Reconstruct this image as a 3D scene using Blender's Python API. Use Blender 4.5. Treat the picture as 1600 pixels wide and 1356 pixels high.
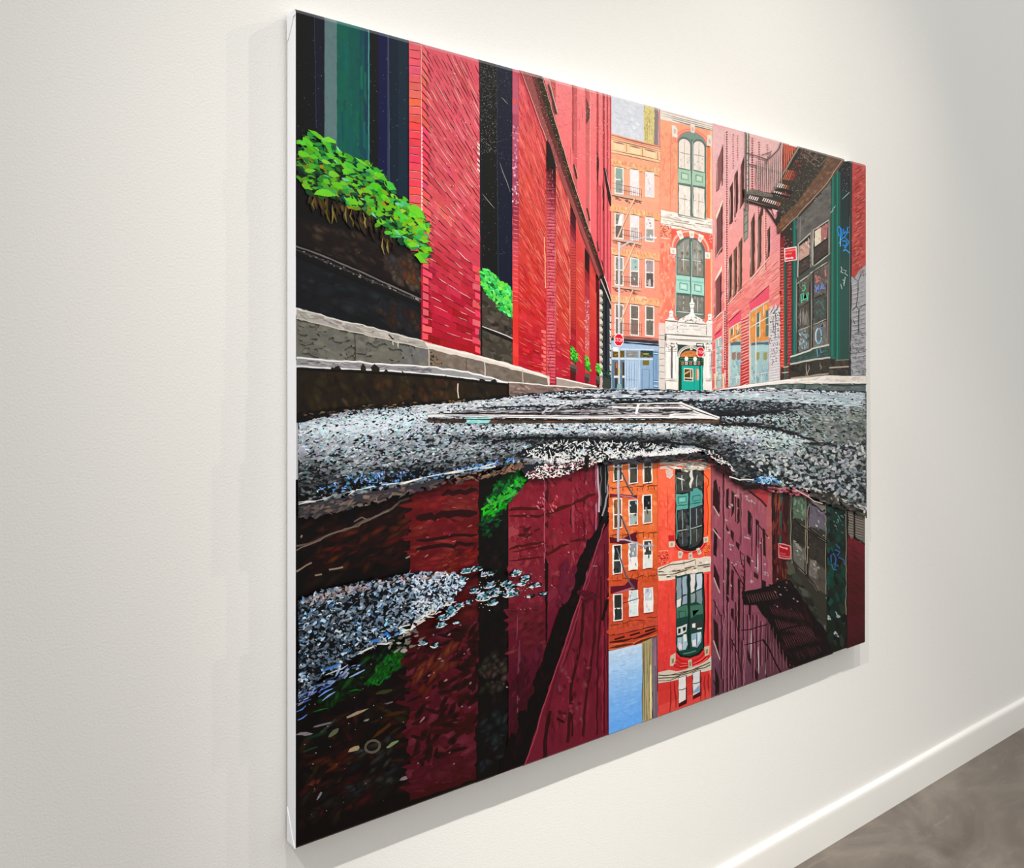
# A large street-scene painting on the white wall of a gallery.
import bpy, bmesh, math, random
import numpy as np

for o in list(bpy.data.objects):
    bpy.data.objects.remove(o)
rng = np.random.default_rng(11)
random.seed(11)
SC = bpy.context.scene
COL = SC.collection

# ------------------------------------------------------------------ camera
FOC = 1305.0                     # focal length in pixels of a 1600 wide frame
D = 0.045                        # depth of the stretched canvas off the wall
W, H = 1.900, 1.520              # canvas width and height
ZB = 0.612                       # lower edge of the canvas above the floor
ZT = ZB + H
EYE = ZB + H - 0.6555            # eye level
_n = math.hypot(1714, FOC)
CU = (1714 / _n, FOC / _n)       # wall direction seen from the camera
CM = (-FOC / _n, 1714 / _n)      # direction into the wall
_z1 = FOC * H / 1315
_P0 = (-338 / FOC * _z1, _z1)
CAMX = -(_P0[0] * CU[0] + _P0[1] * CU[1])
DIST = _P0[0] * CM[0] + _P0[1] * CM[1]

cam_d = bpy.data.cameras.new('camera')
cam = bpy.data.objects.new('camera', cam_d)
COL.objects.link(cam)
cam_d.sensor_width = 36
cam_d.lens = FOC / 1600 * 36
cam_d.shift_y = -(678 - 579) / 1600
cam_d.clip_start = 0.01
cam.location = (CAMX, -D - DIST, EYE)
cam.rotation_euler = (math.pi / 2, 0, -math.atan2(CU[1], CM[1]))
SC.camera = cam

# ------------------------------------------------------------------ light
SC.view_settings.view_transform = 'Standard'
SC.view_settings.look = 'None'
SC.view_settings.gamma = 1.0
SC.view_settings.use_curve_mapping = False
SC.view_settings.exposure = 0.0
world = bpy.data.worlds.new('gallery_air')
SC.world = world
world.use_nodes = True
bg = world.node_tree.nodes['Background']
bg.inputs[0].default_value = (1.0, 1.0, 0.985, 1)
bg.inputs[1].default_value = AMB = 0.91


def spot(x, y, z, tx, tz, watt, size, blend, colr):
    l = bpy.data.lights.new('track_spot', 'SPOT')
    o = bpy.data.objects.new('track_spot', l)
    COL.objects.link(o)
    l.energy = watt
    l.color = colr
    l.spot_size = math.radians(size)
    l.spot_blend = blend
    l.shadow_soft_size = 0.022
    o.location = (x, y, z)
    v = (tx - x, 0 - y, tz - z)
    r = math.sqrt(sum(c * c for c in v))
    from mathutils import Vector
    o.rotation_euler = Vector(v).to_track_quat('-Z', 'Y').to_euler()
    return o


WARM = (1.0, 0.915, 0.80)
NEUT = (1.0, 0.968, 0.925)
LY, LZ = -1.815, 4.24            # the track of ceiling spots, all turned to the picture
spot(-2.04, LY, LZ, 1.95, 0.00, 370, 37, 0.70, NEUT)
spot(-0.15, LY, LZ, 1.22, -0.10, 400, 38, 1.0, NEUT)
spot(1.19, LY, LZ, 1.75, 0.80, 118, 58, 1.0, WARM)
spot(2.80, LY, LZ, -0.60, 0.30, 125, 52, 1.0, WARM)
spot(4.37, LY, LZ, -0.50, 0.75, 150, 44, 1.0, WARM)
PAINT_GAIN = 0.84


# ------------------------------------------------------------------ materials
def mat(name, rough=0.5, spec=0.5):
    m = bpy.data.materials.new(name)
    m.use_nodes = True
    nt = m.node_tree
    b = nt.nodes['Principled BSDF']
    b.inputs['Roughness'].default_value = rough
    b.inputs['Specular IOR Level'].default_value = spec
    return m, nt, b


def node(nt, t, **kw):
    n = nt.nodes.new(t)
    for k, v in kw.items():
        setattr(n, k, v)
    return n


def ramp(nt, stops):
    n = nt.nodes.new('ShaderNodeValToRGB')
    e = n.color_ramp.elements
    e[0].position, e[0].color = stops[0][0], (*stops[0][1], 1)
    e[1].position, e[1].color = stops[-1][0], (*stops[-1][1], 1)
    for p, c in stops[1:-1]:
        x = e.new(p)
        x.color = (*c, 1)
    return n


def noise_bump(nt, b, scale, strength, dist, detail=4, stretch=None):
    tc = node(nt, 'ShaderNodeTexCoord')
    nz = node(nt, 'ShaderNodeTexNoise')
    nz.inputs['Scale'].default_value = scale
    nz.inputs['Detail'].default_value = detail
    src = tc.outputs['Object']
    if stretch:
        mp = node(nt, 'ShaderNodeMapping')
        mp.inputs['Scale'].default_value = stretch
        nt.links.new(src, mp.inputs[0])
        src = mp.outputs[0]
    nt.links.new(src, nz.inputs['Vector'])
    bp = node(nt, 'ShaderNodeBump')
    bp.inputs['Strength'].default_value = strength
    bp.inputs['Distance'].default_value = dist
    nt.links.new(nz.outputs['Fac'], bp.inputs['Height'])
    nt.links.new(bp.outputs[0], b.inputs['Normal'])
    return nz, tc


def lin(c):
    c = np.asarray(c, float) / 255.0
    return np.where(c <= 0.04045, c / 12.92, ((c + 0.055) / 1.055) ** 2.4)


def pigment(c):
    """paint colour as mixed on the palette: what the eye sees less the sheen of the varnish"""
    v = lin(np.clip(c, 0, 255)) * PAINT_GAIN
    return np.maximum(v - 0.008, v * 0.25)


M_WALL, nt, b = mat('white_wall_paint', 0.75, 0.25)
b.inputs['Base Color'].default_value = (0.828, 0.818, 0.787, 1)
noise_bump(nt, b, 260, 0.42, 0.0016, 4)

M_TRIM, nt, b = mat('white_trim_paint', 0.42, 0.4)
b.inputs['Base Color'].default_value = (0.83, 0.815, 0.775, 1)
noise_bump(nt, b, 40, 0.1, 0.0012, 3)

M_CANVAS, nt, b = mat('primed_canvas', 0.8, 0.2)
b.inputs['Base Color'].default_value = (0.80, 0.80, 0.83, 1)
noise_bump(nt, b, 700, 0.25, 0.0006, 3)

M_WOOD, nt, b = mat('stretcher_pine', 0.6, 0.3)
b.inputs['Base Color'].default_value = (0.55, 0.42, 0.27, 1)
noise_bump(nt, b, 60, 0.2, 0.001, 4, (1, 8, 1))

M_FLOOR, nt, b = mat('polished_concrete', 0.38, 0.45)
nz, tc = noise_bump(nt, b, 55, 0.05, 0.002, 6)
n1 = node(nt, 'ShaderNodeTexNoise')
n1.inputs['Scale'].default_value = 2.2
n1.inputs['Detail'].default_value = 8
n1.inputs['Roughness'].default_value = 0.62
n1.inputs['Distortion'].default_value = 1.4
nt.links.new(tc.outputs['Object'], n1.inputs['Vector'])
r1 = ramp(nt, [(0.33, (0.098, 0.078, 0.062)), (0.5, (0.142, 0.117, 0.096)), (0.68, (0.205, 0.173, 0.142))])
nt.links.new(n1.outputs['Fac'], r1.inputs[0])
n2 = node(nt, 'ShaderNodeTexNoise')                      # fine scratches and pale scuffs
n2.inputs['Scale'].default_value = 9
n2.inputs['Detail'].default_value = 10
n2.inputs['Roughness'].default_value = 0.75
mp = node(nt, 'ShaderNodeMapping')
mp.inputs['Rotation'].default_value = (0, 0, 0.5)
mp.inputs['Scale'].default_value = (0.6, 3.4, 1)
nt.links.new(tc.outputs['Object'], mp.inputs[0])
nt.links.new(mp.outputs[0], n2.inputs['Vector'])
r2 = ramp(nt, [(0.56, (0, 0, 0)), (0.78, (1, 1, 1))])
nt.links.new(n2.outputs['Fac'], r2.inputs[0])
mx = node(nt, 'ShaderNodeMix', data_type='RGBA')
mx.inputs['B'].default_value = (0.33, 0.28, 0.23, 1)
nt.links.new(r1.outputs[0], mx.inputs['A'])
ml = node(nt, 'ShaderNodeMath', operation='MULTIPLY')
ml.inputs[1].default_value = 0.55
nt.links.new(r2.outputs[0], ml.inputs[0])
nt.links.new(ml.outputs[0], mx.inputs['Factor'])
nt.links.new(mx.outputs['Result'], b.inputs['Base Color'])

M_PAINT, nt, b = mat('oil_paint', 0.40, 0.17)
at = node(nt, 'ShaderNodeVertexColor', layer_name='paint')
nz, tc = noise_bump(nt, b, 1100, 0.22, 0.0005, 3)
nb = node(nt, 'ShaderNodeTexNoise')                       # bristle streaks in the pigment
nb.inputs['Scale'].default_value = 80
nb.inputs['Detail'].default_value = 6
nb.inputs['Roughness'].default_value = 0.7
nt.links.new(tc.outputs['Object'], nb.inputs['Vector'])
rb = ramp(nt, [(0.30, (0.89, 0.89, 0.89)), (0.70, (1.08, 1.08, 1.08))])
nt.links.new(nb.outputs['Fac'], rb.inputs[0])
mxp = node(nt, 'ShaderNodeMix', data_type='RGBA', blend_type='MULTIPLY')
mxp.inputs['Factor'].default_value = 1.0
nt.links.new(at.outputs['Color'], mxp.inputs['A'])
nt.links.new(rb.outputs[0], mxp.inputs['B'])
nt.links.new(mxp.outputs['Result'], b.inputs['Base Color'])


# ------------------------------------------------------------------ room
def mesh_obj(name, verts, faces, m, parent=None, smooth=False):
    me = bpy.data.meshes.new(name)
    me.from_pydata([tuple(v) for v in verts], [], faces)
    me.update()
    me.materials.append(m)
    if smooth:
        me.polygons.foreach_set('use_smooth', [True] * len(me.polygons))
    o = bpy.data.objects.new(name, me)
    COL.objects.link(o)
    if parent:
        o.parent = parent
    return o


def box(name, a, c, m, parent=None):
    (x0, y0, z0), (x1, y1, z1) = a, c
    v = [(x0, y0, z0), (x1, y0, z0), (x1, y1, z0), (x0, y1, z0), (x0, y0, z1), (x1, y0, z1), (x1, y1, z1), (x0, y1, z1)]
    f = [(0, 3, 2, 1), (4, 5, 6, 7), (0, 1, 5, 4), (1, 2, 6, 5), (2, 3, 7, 6), (3, 0, 4, 7)]
    return mesh_obj(name, v, f, m, parent)


XA, XB = -4.0, 9.0
o = box('wall_back', (XA, 0, 0), (XB, 0.12, 5.2), M_WALL)
o['kind'] = 'structure'
o = box('floor', (XA, -7, -0.1), (XB, 0.12, 0), M_FLOOR)
o['kind'] = 'structure'
prof = [(0, 0.112), (-0.004, 0.1118), (-0.009, 0.110), (-0.0125, 0.106), (-0.0142, 0.100), (-0.0150, 0.09), (-0.0150, 0.0)]
vs, fs = [], []
ns = 60
for i in range(ns + 1):
    x = XA + (XB - XA) * i / ns
    for (y, z) in prof:
        vs.append((x, y, z + 0.0012 * math.sin(x * 5.1) * (z > 0.05)))
k = len(prof)
for i in range(ns):
    for j in range(k - 1):
        fs.append((i * k + j, i * k + j + 1, (i + 1) * k + j + 1, (i + 1) * k + j))
o = mesh_obj('baseboard_back', vs, fs, M_TRIM, smooth=True)
o['kind'] = 'structure'

# ------------------------------------------------------------------ the painting: stretched canvas
root = bpy.data.objects.new('painting', None)
COL.objects.link(root)
root.location = (0, 0, 0)
root['label'] = 'large unframed painting of a red brick alley mirrored in a puddle'
root['category'] = 'painting'

RT, RB, RR, RL = 0.0085, 0.0045, 0.0045, 0.0015       # turn-over radius of each canvas edge


def gdep(x, z):
    """how far the canvas face turns back towards the wall at x, z"""
    def q(t, r):
        t = np.clip(t, 0, r)
        return r - np.sqrt(np.maximum(r * r - t * t, 0))
    return q(z - (ZT - RT), RT) + q((ZB + RB) - z, RB) + q(x - (W - RR), RR) + q(RL - x, RL)


EPS = 14e-6
xs = [0, RL * .2, RL * .6, RL] + list(np.linspace(0.1, W - 0.1, 8)) + [W - RR, W - RR * .6, W - RR * .25, W - RR * .05, W]
zs = [ZB, ZB + RB * .05, ZB + RB * .25, ZB + RB * .6, ZB + RB] + list(np.linspace(ZB + .1, ZT - .1, 8)) + [ZT - RT, ZT - RT * .6, ZT - RT * .25, ZT - RT * .05, ZT]
vs, fs = [], []
for zz in zs:
    for xx in xs:
        vs.append((xx, -D + 0.0002 + float(gdep(np.array(xx), np.array(zz))), zz))
nx, nz_ = len(xs), len(zs)
for j in range(nz_ - 1):
    for i in range(nx - 1):
        fs.append((j * nx + i, j * nx + i + 1, (j + 1) * nx + i + 1, (j + 1) * nx + i))
ring = [i for i in range(nx)] + [j * nx + nx - 1 for j in range(1, nz_)] + [(nz_ - 1) * nx + i for i in range(nx - 2, -1, -1)] + [j * nx for j in range(nz_ - 2, 0, -1)]
base = len(vs)
YBK = -0.007
for r in ring:
    vs.append((vs[r][0], YBK, vs[r][2]))
for a in range(len(ring)):
    b2 = (a + 1) % len(ring)
    fs.append((ring[b2], ring[a], base + a, base + b2))
o = mesh_obj('stretched_canvas', vs, fs, M_CANVAS, root)
o['label'] = 'white primed canvas wrapped round the stretcher edge'
for a, c in (((0.012, YBK, ZB + 0.012), (W - 0.012, 0, ZB + 0.06)), ((0.012, YBK, ZT - 0.06), (W - 0.012, 0, ZT - 0.012)),
             ((0.012, YBK, ZB + 0.062), (0.06, 0, ZT - 0.062)), ((W - 0.06, YBK, ZB + 0.062), (W - 0.012, 0, ZT - 0.062))):
    box('stretcher_bar', a, c, M_WOOD, root)


def fold(pts, lift):
    """a thin folded flap of canvas lying on the left side of the stretcher"""
    vv, ff = [], []
    n = len(pts)
    for (y, z) in pts:
        vv.append((-lift, y, z))
    for (y, z) in pts:
        vv.append((0.0004, y, z))
    ff.append(tuple(range(n)))
    ff.append(tuple(range(2 * n - 1, n - 1, -1)))
    for i in range(n):
        j = (i + 1) % n
        ff.append((j, i, n + i, n + j))
    return mesh_obj('corner_fold', vv, ff, M_CANVAS, root)


fold([(-D + .001, ZB + .001), (YBK - .001, ZB + .001), (YBK - .0015, ZB + .062), (-.015, ZB + .05), (-.025, ZB + .03), (-.036, ZB + .01)], 0.0016)
fold([(-D + .001, ZT - .012), (YBK - .001, ZT - .003), (YBK - .0015, ZT - .05), (-.016, ZT - .045), (-.028, ZT - .028), (-.037, ZT - .014)], 0.0016)

# ------------------------------------------------------------------ brushes
# The picture is laid down in paint: thin polygons of colour on the canvas, one object
# for each passage.  S() maps sketch coordinates (as read off a photograph of the
# painting hanging on this wall) to places on the canvas by the plane-to-plane projection.


def S(p):
    p = np.asarray(p, float)
    t = (p[..., 0] - 800) / FOC
    a = DIST * (t * CM[1] - CM[0]) / (CU[0] - t * CU[1])
    Z = a * CU[1] + DIST * CM[1]
    return np.stack([a + CAMX, EYE - (p[..., 1] - 579) / FOC * Z], -1)


NB = 0
BBX = np.zeros((60000, 4))
BLY = np.zeros(60000)


def layer(q, thick=1):
    """paint goes on top of whatever paint already lies there"""
    global NB
    lo, hi = q.min(0), q.max(0)
    n = NB
    L = 0
    if n:
        ov = (BBX[:n, 0] < hi[0]) & (BBX[:n, 2] > lo[0]) & (BBX[:n, 1] < hi[1]) & (BBX[:n, 3] > lo[1])
        if ov.any():
            L = BLY[:n][ov].max()
    BBX[n] = (*lo, *hi)
    BLY[n] = L + thick
    NB += 1
    return L + 1


def clip_half(P, ax, v, keep_less):
    if len(P) == 0:
        return P
    s = (v - P[:, ax]) if keep_less else (P[:, ax] - v)
    out = []
    n = len(P)
    for i in range(n):
        j = (i + 1) % n
        if s[i] >= 0:
            out.append(P[i])
        if (s[i] >= 0) != (s[j] >= 0):
            out.append(P[i] + (P[j] - P[i]) * (s[i] / (s[i] - s[j])))
    return np.array(out) if out else np.zeros((0, 2))


def bands(P):
    """split a polygon where the canvas turns over its edges"""
    res = [P]
    for ax, cuts in ((1, [ZT - RT, ZT - RT * .6, ZT - RT * .25, ZT - RT * .05]), (1, [ZB + RB, ZB + RB * .6, ZB + RB * .25, ZB + RB * .05]),
                     (0, [W - RR, W - RR * .6, W - RR * .25, W - RR * .05]), (0, [RL, RL * .6, RL * .2])):
        for c in cuts:
            nxt = []
            for Q in res:
                if Q[:, ax].min() < c - 1e-7 and Q[:, ax].max() > c + 1e-7:
                    for kl in (True, False):
                        R = clip_half(Q, ax, c, kl)
                        if len(R) > 2:
                            nxt.append(R)
                else:
                    nxt.append(Q)
            res = nxt
    return res


class Part:
    all = []

    def __init__(s, name, parent=None, kind=None, label=None, wash=None):
        s.name, s.parent, s.kind, s.label = name, parent, kind, label
        s.wash = wash if wash or parent is None else parent.wash
        s.v, s.c, s.n = [], [], []
        Part.all.append(s)

    def put(s, Q, yoff, col):
        """Q: n x 2 canvas points"""
        y = -D + gdep(Q[:, 0], Q[:, 1]) - yoff
        col = np.asarray(col, float)
        m = Q.mean(0)
        if s.wash is not None:  # varnish glare blended into the paint as a paler colour
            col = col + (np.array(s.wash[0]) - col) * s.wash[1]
        if m[1] > ZT - RT:                      # gloss caught on the turned top edge, mixed into the colour
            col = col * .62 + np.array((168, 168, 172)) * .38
        elif m[1] < ZB + RB or m[0] > W - RR:  # bounce light on the bottom and right edges, mixed in likewise
            col = col * .7 + np.array((160, 150, 146)) * .3
        s.v.append(np.stack([Q[:, 0], y, Q[:, 1]], -1))
        s.c.append(np.tile(np.append(pigment(col), 1), (len(Q), 1)))
        s.n.append(np.array([len(Q)]))

    def build(s):
        me = bpy.data.meshes.new(s.name)
        o = bpy.data.objects.new(s.name, me)
        COL.objects.link(o)
        s.obj = o
        if s.v:
            v = np.concatenate(s.v).astype(np.float32)
            c = np.concatenate(s.c).astype(np.float32)
            n = np.concatenate(s.n).astype(np.int32)
            me.vertices.add(len(v))
            me.vertices.foreach_set('co', v.ravel())
            me.loops.add(len(v))
            me.loops.foreach_set('vertex_index', np.arange(len(v), dtype=np.int32))
            me.polygons.add(len(n))
            st = np.concatenate([[0], np.cumsum(n)[:-1]]).astype(np.int32)
            me.polygons.foreach_set('loop_start', st)
            ca = me.color_attributes.new('paint', 'FLOAT_COLOR', 'POINT')
            ca.data.foreach_set('color', c.ravel())
            me.update(calc_edges=True)
            me.materials.append(M_PAINT)
        o.parent = s.parent.obj if s.parent else root
        if s.kind:
            o['kind'] = s.kind
        if s.label:
            o['label'] = s.label


def rough(p, amp, step=7.0):
    p = np.asarray(p, float)
    out = []
    for i in range(len(p)):
        a, c = p[i], p[(i + 1) % len(p)]
        L = np.hypot(*(c - a))
        k = max(1, int(L / step))
        nrm = np.array([-(c - a)[1], (c - a)[0]]) / (L + 1e-9)
        for j in range(k):
            q = a + (c - a) * j / k
            if j:
                q = q + nrm * rng.normal(0, amp)
            out.append(q)
    return np.array(out)


def A(part, col, *xy, r=0.25, jit=0):
    """one flat area of paint; xy = x0, y0, x1, y1, ..."""
    p = np.array(xy, float).reshape(-1, 2)
    if r:
        p = rough(p, r)
    Q = S(p)
    for ax, lo, hi in ((0, 0.0003, W), (1, ZB, ZT)):
        Q = clip_half(Q, ax, lo, False)
        Q = clip_half(Q, ax, hi, True)
    if len(Q) < 3:
        return
    # counter-clockwise seen from the room
    a2 = np.sum(Q[:, 0] * np.roll(Q[:, 1], -1) - np.roll(Q[:, 0], -1) * Q[:, 1])
    if a2 < 0:
        Q = Q[::-1]
    L = layer(Q)
    col = np.array(col, float) + (rng.normal(0, jit) if jit else 0)
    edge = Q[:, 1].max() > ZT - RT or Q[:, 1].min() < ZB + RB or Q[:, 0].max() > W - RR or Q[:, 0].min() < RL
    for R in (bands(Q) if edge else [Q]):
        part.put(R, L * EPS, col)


def batch(part, arr, cols, thick=4):
    """many small strokes at once: arr N x k x 2 in sketch coordinates"""
    if len(arr) == 0:
        return
    if part.wash is not None:
        cols = np.asarray(cols, float)
        cols = cols + (np.array(part.wash[0]) - cols) * part.wash[1]
    Q = S(arr)
    cen = Q.mean(1)
    ok = (cen[:, 0] > 0.001) & (cen[:, 0] < W - .001) & (cen[:, 1] > ZB + .001) & (cen[:, 1] < ZT - .001)
    Q, cols = Q[ok], np.asarray(cols, float)[ok]
    if len(Q) == 0:
        return
    Q[..., 0] = np.clip(Q[..., 0], 0.0004, W - .0008)
    Q[..., 1] = np.clip(Q[..., 1], ZB + .0008, ZT - .0012)
    a2 = np.sum(Q[..., 0] * np.roll(Q[..., 1], -1, 1) - np.roll(Q[..., 0], -1, 1) * Q[..., 1], 1)
    Q[a2 < 0] = Q[a2 < 0][:, ::-1]
    L = layer(Q.reshape(-1, 2), thick)
    N, k, _ = Q.shape
    off = (L + np.linspace(0, 1, N) * (thick - 1)) * EPS
    y = -D + gdep(Q[..., 0], Q[..., 1]) - off[:, None]
    part.v.append(np.stack([Q[..., 0], y, Q[..., 1]], -1).reshape(-1, 3))
    c = np.concatenate([pigment(cols), np.ones((N, 1))], 1)
    part.c.append(np.repeat(c, k, 0))
    part.n.append(np.full(N, k))


def pal(cols, n, jit=10, w=None):
    cols = np.array(cols, float)
    i = rng.choice(len(cols), n, p=None if w is None else np.array(w, float) / sum(w))
    return cols[i] + rng.normal(0, jit, (n, 1)) + rng.normal(0, jit * .35, (n, 3))


def inside(p, poly):
    poly = np.asarray(poly, float).reshape(-1, 2)
    x, y = p[:, 0], p[:, 1]
    r = np.zeros(len(p), bool)
    j = len(poly) - 1
    for i in range(len(poly)):
        xi, yi = poly[i]
        xj, yj = poly[j]
        c = ((yi > y) != (yj > y)) & (x < (xj - xi) * (y - yi) / (yj - yi + 1e-12) + xi)
        r ^= c
        j = i
    return r


def sample(poly, n):
    poly = np.asarray(poly, float).reshape(-1, 2)
    lo, hi = poly.min(0), poly.max(0)
    out = np.zeros((0, 2))
    while len(out) < n:
        p = lo + rng.random((n * 2, 2)) * (hi - lo)
        out = np.concatenate([out, p[inside(p, poly)]])
    return out[:n]


def blob(cen, ln, wd, ang, k=7, irr=0.25):
    n = len(cen)
    th = np.linspace(0, 2 * np.pi, k, endpoint=False)[None] + rng.normal(0, .12, (n, k))
    rr = 1 + rng.normal(0, irr, (n, k))
    u = np.cos(th) * rr * np.asarray(ln).reshape(-1, 1) / 2
    v = np.sin(th) * rr * np.asarray(wd).reshape(-1, 1) / 2
    ang = np.broadcast_to(np.asarray(ang, float).reshape(-1, 1), (n, 1))
    return np.stack([cen[:, :1] + u * np.cos(ang) - v * np.sin(ang), cen[:, 1:] + u * np.sin(ang) + v * np.cos(ang)], -1)


def dabs(part, region, n, ln, wd, ang, cols, jit=10, k=7, irr=.25, aj=.25, thick=4, order=None, w=None):
    p = sample(region, n)
    if order == 'down':
        p = p[np.argsort(p[:, 1])]
    L = ln(p) if callable(ln) else rng.uniform(ln[0], ln[1], n)
    B = wd(p) if callable(wd) else rng.uniform(wd[0], wd[1], n)
    a = ang(p) if callable(ang) else np.full(n, float(ang))
    c = cols(p) if callable(cols) else pal(cols, n, jit, w)
    batch(part, blob(p, L, B, a + rng.normal(0, aj, n), k, irr), c, thick)


def soft(part, region, n, ln, wd, ang, cols, under, jit=6, k=8, irr=.18, aj=.25, thick=4, rim=.1):
    """strokes blended wet into wet: the rim of each melts into the colour underneath"""
    p = sample(region, n)
    L, B = rng.uniform(ln[0], ln[1], n), rng.uniform(wd[0], wd[1], n)
    c = cols(p) if callable(cols) else pal(cols, n, jit)
    u = under(p) if callable(under) else np.tile(np.array(under, float), (n, 1))
    P = blob(p, L * 1.25, B * 1.25, ang + rng.normal(0, aj, n), k, irr)
    Q = S(P)
    C = S(p)
    ok = (Q[..., 0].min(1) > .001) & (Q[..., 0].max(1) < W - .001) & (Q[..., 1].min(1) > ZB + RB) & (Q[..., 1].max(1) < ZT - RT)
    Q, C, c, u = Q[ok], C[ok], np.clip(c[ok], 0, 255), np.clip(u[ok], 0, 255)
    N = len(Q)
    if not N:
        return
    a2 = np.sum(Q[..., 0] * np.roll(Q[..., 1], -1, 1) - np.roll(Q[..., 0], -1, 1) * Q[..., 1], 1)
    Q[a2 < 0] = Q[a2 < 0][:, ::-1]
    Lr = layer(Q.reshape(-1, 2), thick)
    off = (Lr + np.linspace(0, 1, N) * (thick - 1)) * EPS
    pc, pu = pigment(c), pigment(u + (c - u) * rim)
    T = np.stack([np.repeat(C[:, None], k, 1), Q, np.roll(Q, -1, 1)], 2)          # N k 3 2
    K = np.stack([np.repeat(pc[:, None], k, 1), np.repeat(pu[:, None], k, 1), np.repeat(pu[:, None], k, 1)], 2)
    y = np.broadcast_to((-D - off)[:, None, None], T.shape[:3])
    part.v.append(np.stack([T[..., 0], y, T[..., 1]], -1).reshape(-1, 3))
    part.c.append(np.concatenate([K.reshape(-1, 3), np.ones((N * k * 3, 1))], 1))
    part.n.append(np.full(N * k, 3))


LEAF = np.array([(-1, 0), (-.72, .42), (-.3, .62), (.15, .52), (.6, .26), (1, 0), (.55, -.2), (.1, -.46), (-.4, -.52), (-.8, -.3)])


def leaves(part, region, n, ln, cols, ang, aj=.4, asp=.55, jit=8, order=None, thick=6):
    p = sample(region, n)
    p = p[np.argsort(-p[:, 1] if order == 'up' else p[:, 1] * rng.random())]
    L = rng.uniform(ln[0], ln[1], n)
    B = L * asp * rng.uniform(.7, 1.2, n)
    a = ang + rng.normal(0, aj, n)
    shp = LEAF[None] + rng.normal(0, .07, (n, len(LEAF), 2))
    u, v = shp[..., 0] * L[:, None] / 2, shp[..., 1] * B[:, None]
    P = np.stack([p[:, :1] + u * np.cos(a)[:, None] - v * np.sin(a)[:, None], p[:, 1:] + u * np.sin(a)[:, None] + v * np.cos(a)[:, None]], -1)
    batch(part, P, pal(cols, n, jit), thick)
    return p, a, L


def lines(part, seg, wd, cols, wob=.3, thick=2, taper=.4):
    """seg N x 4 straight strokes with a slight wobble"""
    seg = np.asarray(seg, float).reshape(-1, 4)
    if len(seg) == 0:
        return
    n = len(seg)
    a, c = seg[:, :2], seg[:, 2:]
    d = c - a
    nr = np.stack([-d[:, 1], d[:, 0]], -1) / (np.hypot(d[:, 0], d[:, 1])[:, None] + 1e-9)
    wd = np.broadcast_to(np.asarray(wd, float), (n,))
    up, dn = [], []
    for i, t in enumerate((0, .33, .67, 1)):
        w = wd * (taper if i in (0, 3) else 1) / 2
        q = a + d * t + nr * rng.normal(0, wob, (n, 1))
        up.append(q + nr * w[:, None])
        dn.append(q - nr * w[:, None])
    arr = np.stack(up + dn[::-1], 1)
    cols = np.broadcast_to(np.asarray(cols, float), (n, 3))
    batch(part, arr, cols, thick)


def path(part, col, w, *xy, wob=0.2, taper=1):
    """a continuous brush line through the points"""
    p = np.array(xy, float).reshape(-1, 2)
    q = [p[0]]
    for i in range(len(p) - 1):
        k = max(1, int(np.hypot(*(p[i + 1] - p[i])) / 9))
        for j in range(1, k + 1):
            q.append(p[i] + (p[i + 1] - p[i]) * j / k + (rng.normal(0, wob, 2) if j < k else 0))
    q = np.array(q)
    d = np.gradient(q, axis=0)
    nr = np.stack([-d[:, 1], d[:, 0]], -1) / (np.hypot(d[:, 0], d[:, 1])[:, None] + 1e-9)
    ww = w / 2 * (1 + rng.normal(0, .08, len(q)))
    if taper != 1:
        ww[0] *= taper
        ww[-1] *= taper
    A(part, col, *np.concatenate([q + nr * ww[:, None], (q - nr * ww[:, None])[::-1]]).ravel(), r=0)


def daub(part, col, x0, y0, x1, y1, w, under=None):
    """one loaded touch of the brush from a to b"""
    c = np.array([[(x0 + x1) / 2, (y0 + y1) / 2]])
    L = math.hypot(x1 - x0, y1 - y0) + w * .6
    a = math.atan2(y1 - y0, x1 - x0)
    A(part, col, *blob(c, L, w, np.array([a]), 9, .16)[0].ravel(), r=.4)


def mixstops(stops, t):
    ks = np.array([s[0] for s in stops], float)
    cs = np.array([s[1] for s in stops], float)
    return np.stack([np.interp(t, ks, cs[:, i]) for i in range(3)], -1)


def vgrad(part, x0, x1, tl, tr, bl, br, stops, n=14, jit=2):
    """a column of paint whose colour runs from top to bottom (stops by sketch y)"""
    for i in range(n):
        f, g = i / n, (i + 1) / n
        ya, yb, yc, yd = tl + (bl - tl) * f, tr + (br - tr) * f, tr + (br - tr) * g, tl + (bl - tl) * g
        col = mixstops(stops, (ya + yb + yc + yd) / 4)
        ov = 0.35 if i < n - 1 else 0
        A(part, col, x0, ya, x1, yb, x1, yc + ov, x0, yd + ov, r=0, jit=jit)


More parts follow.
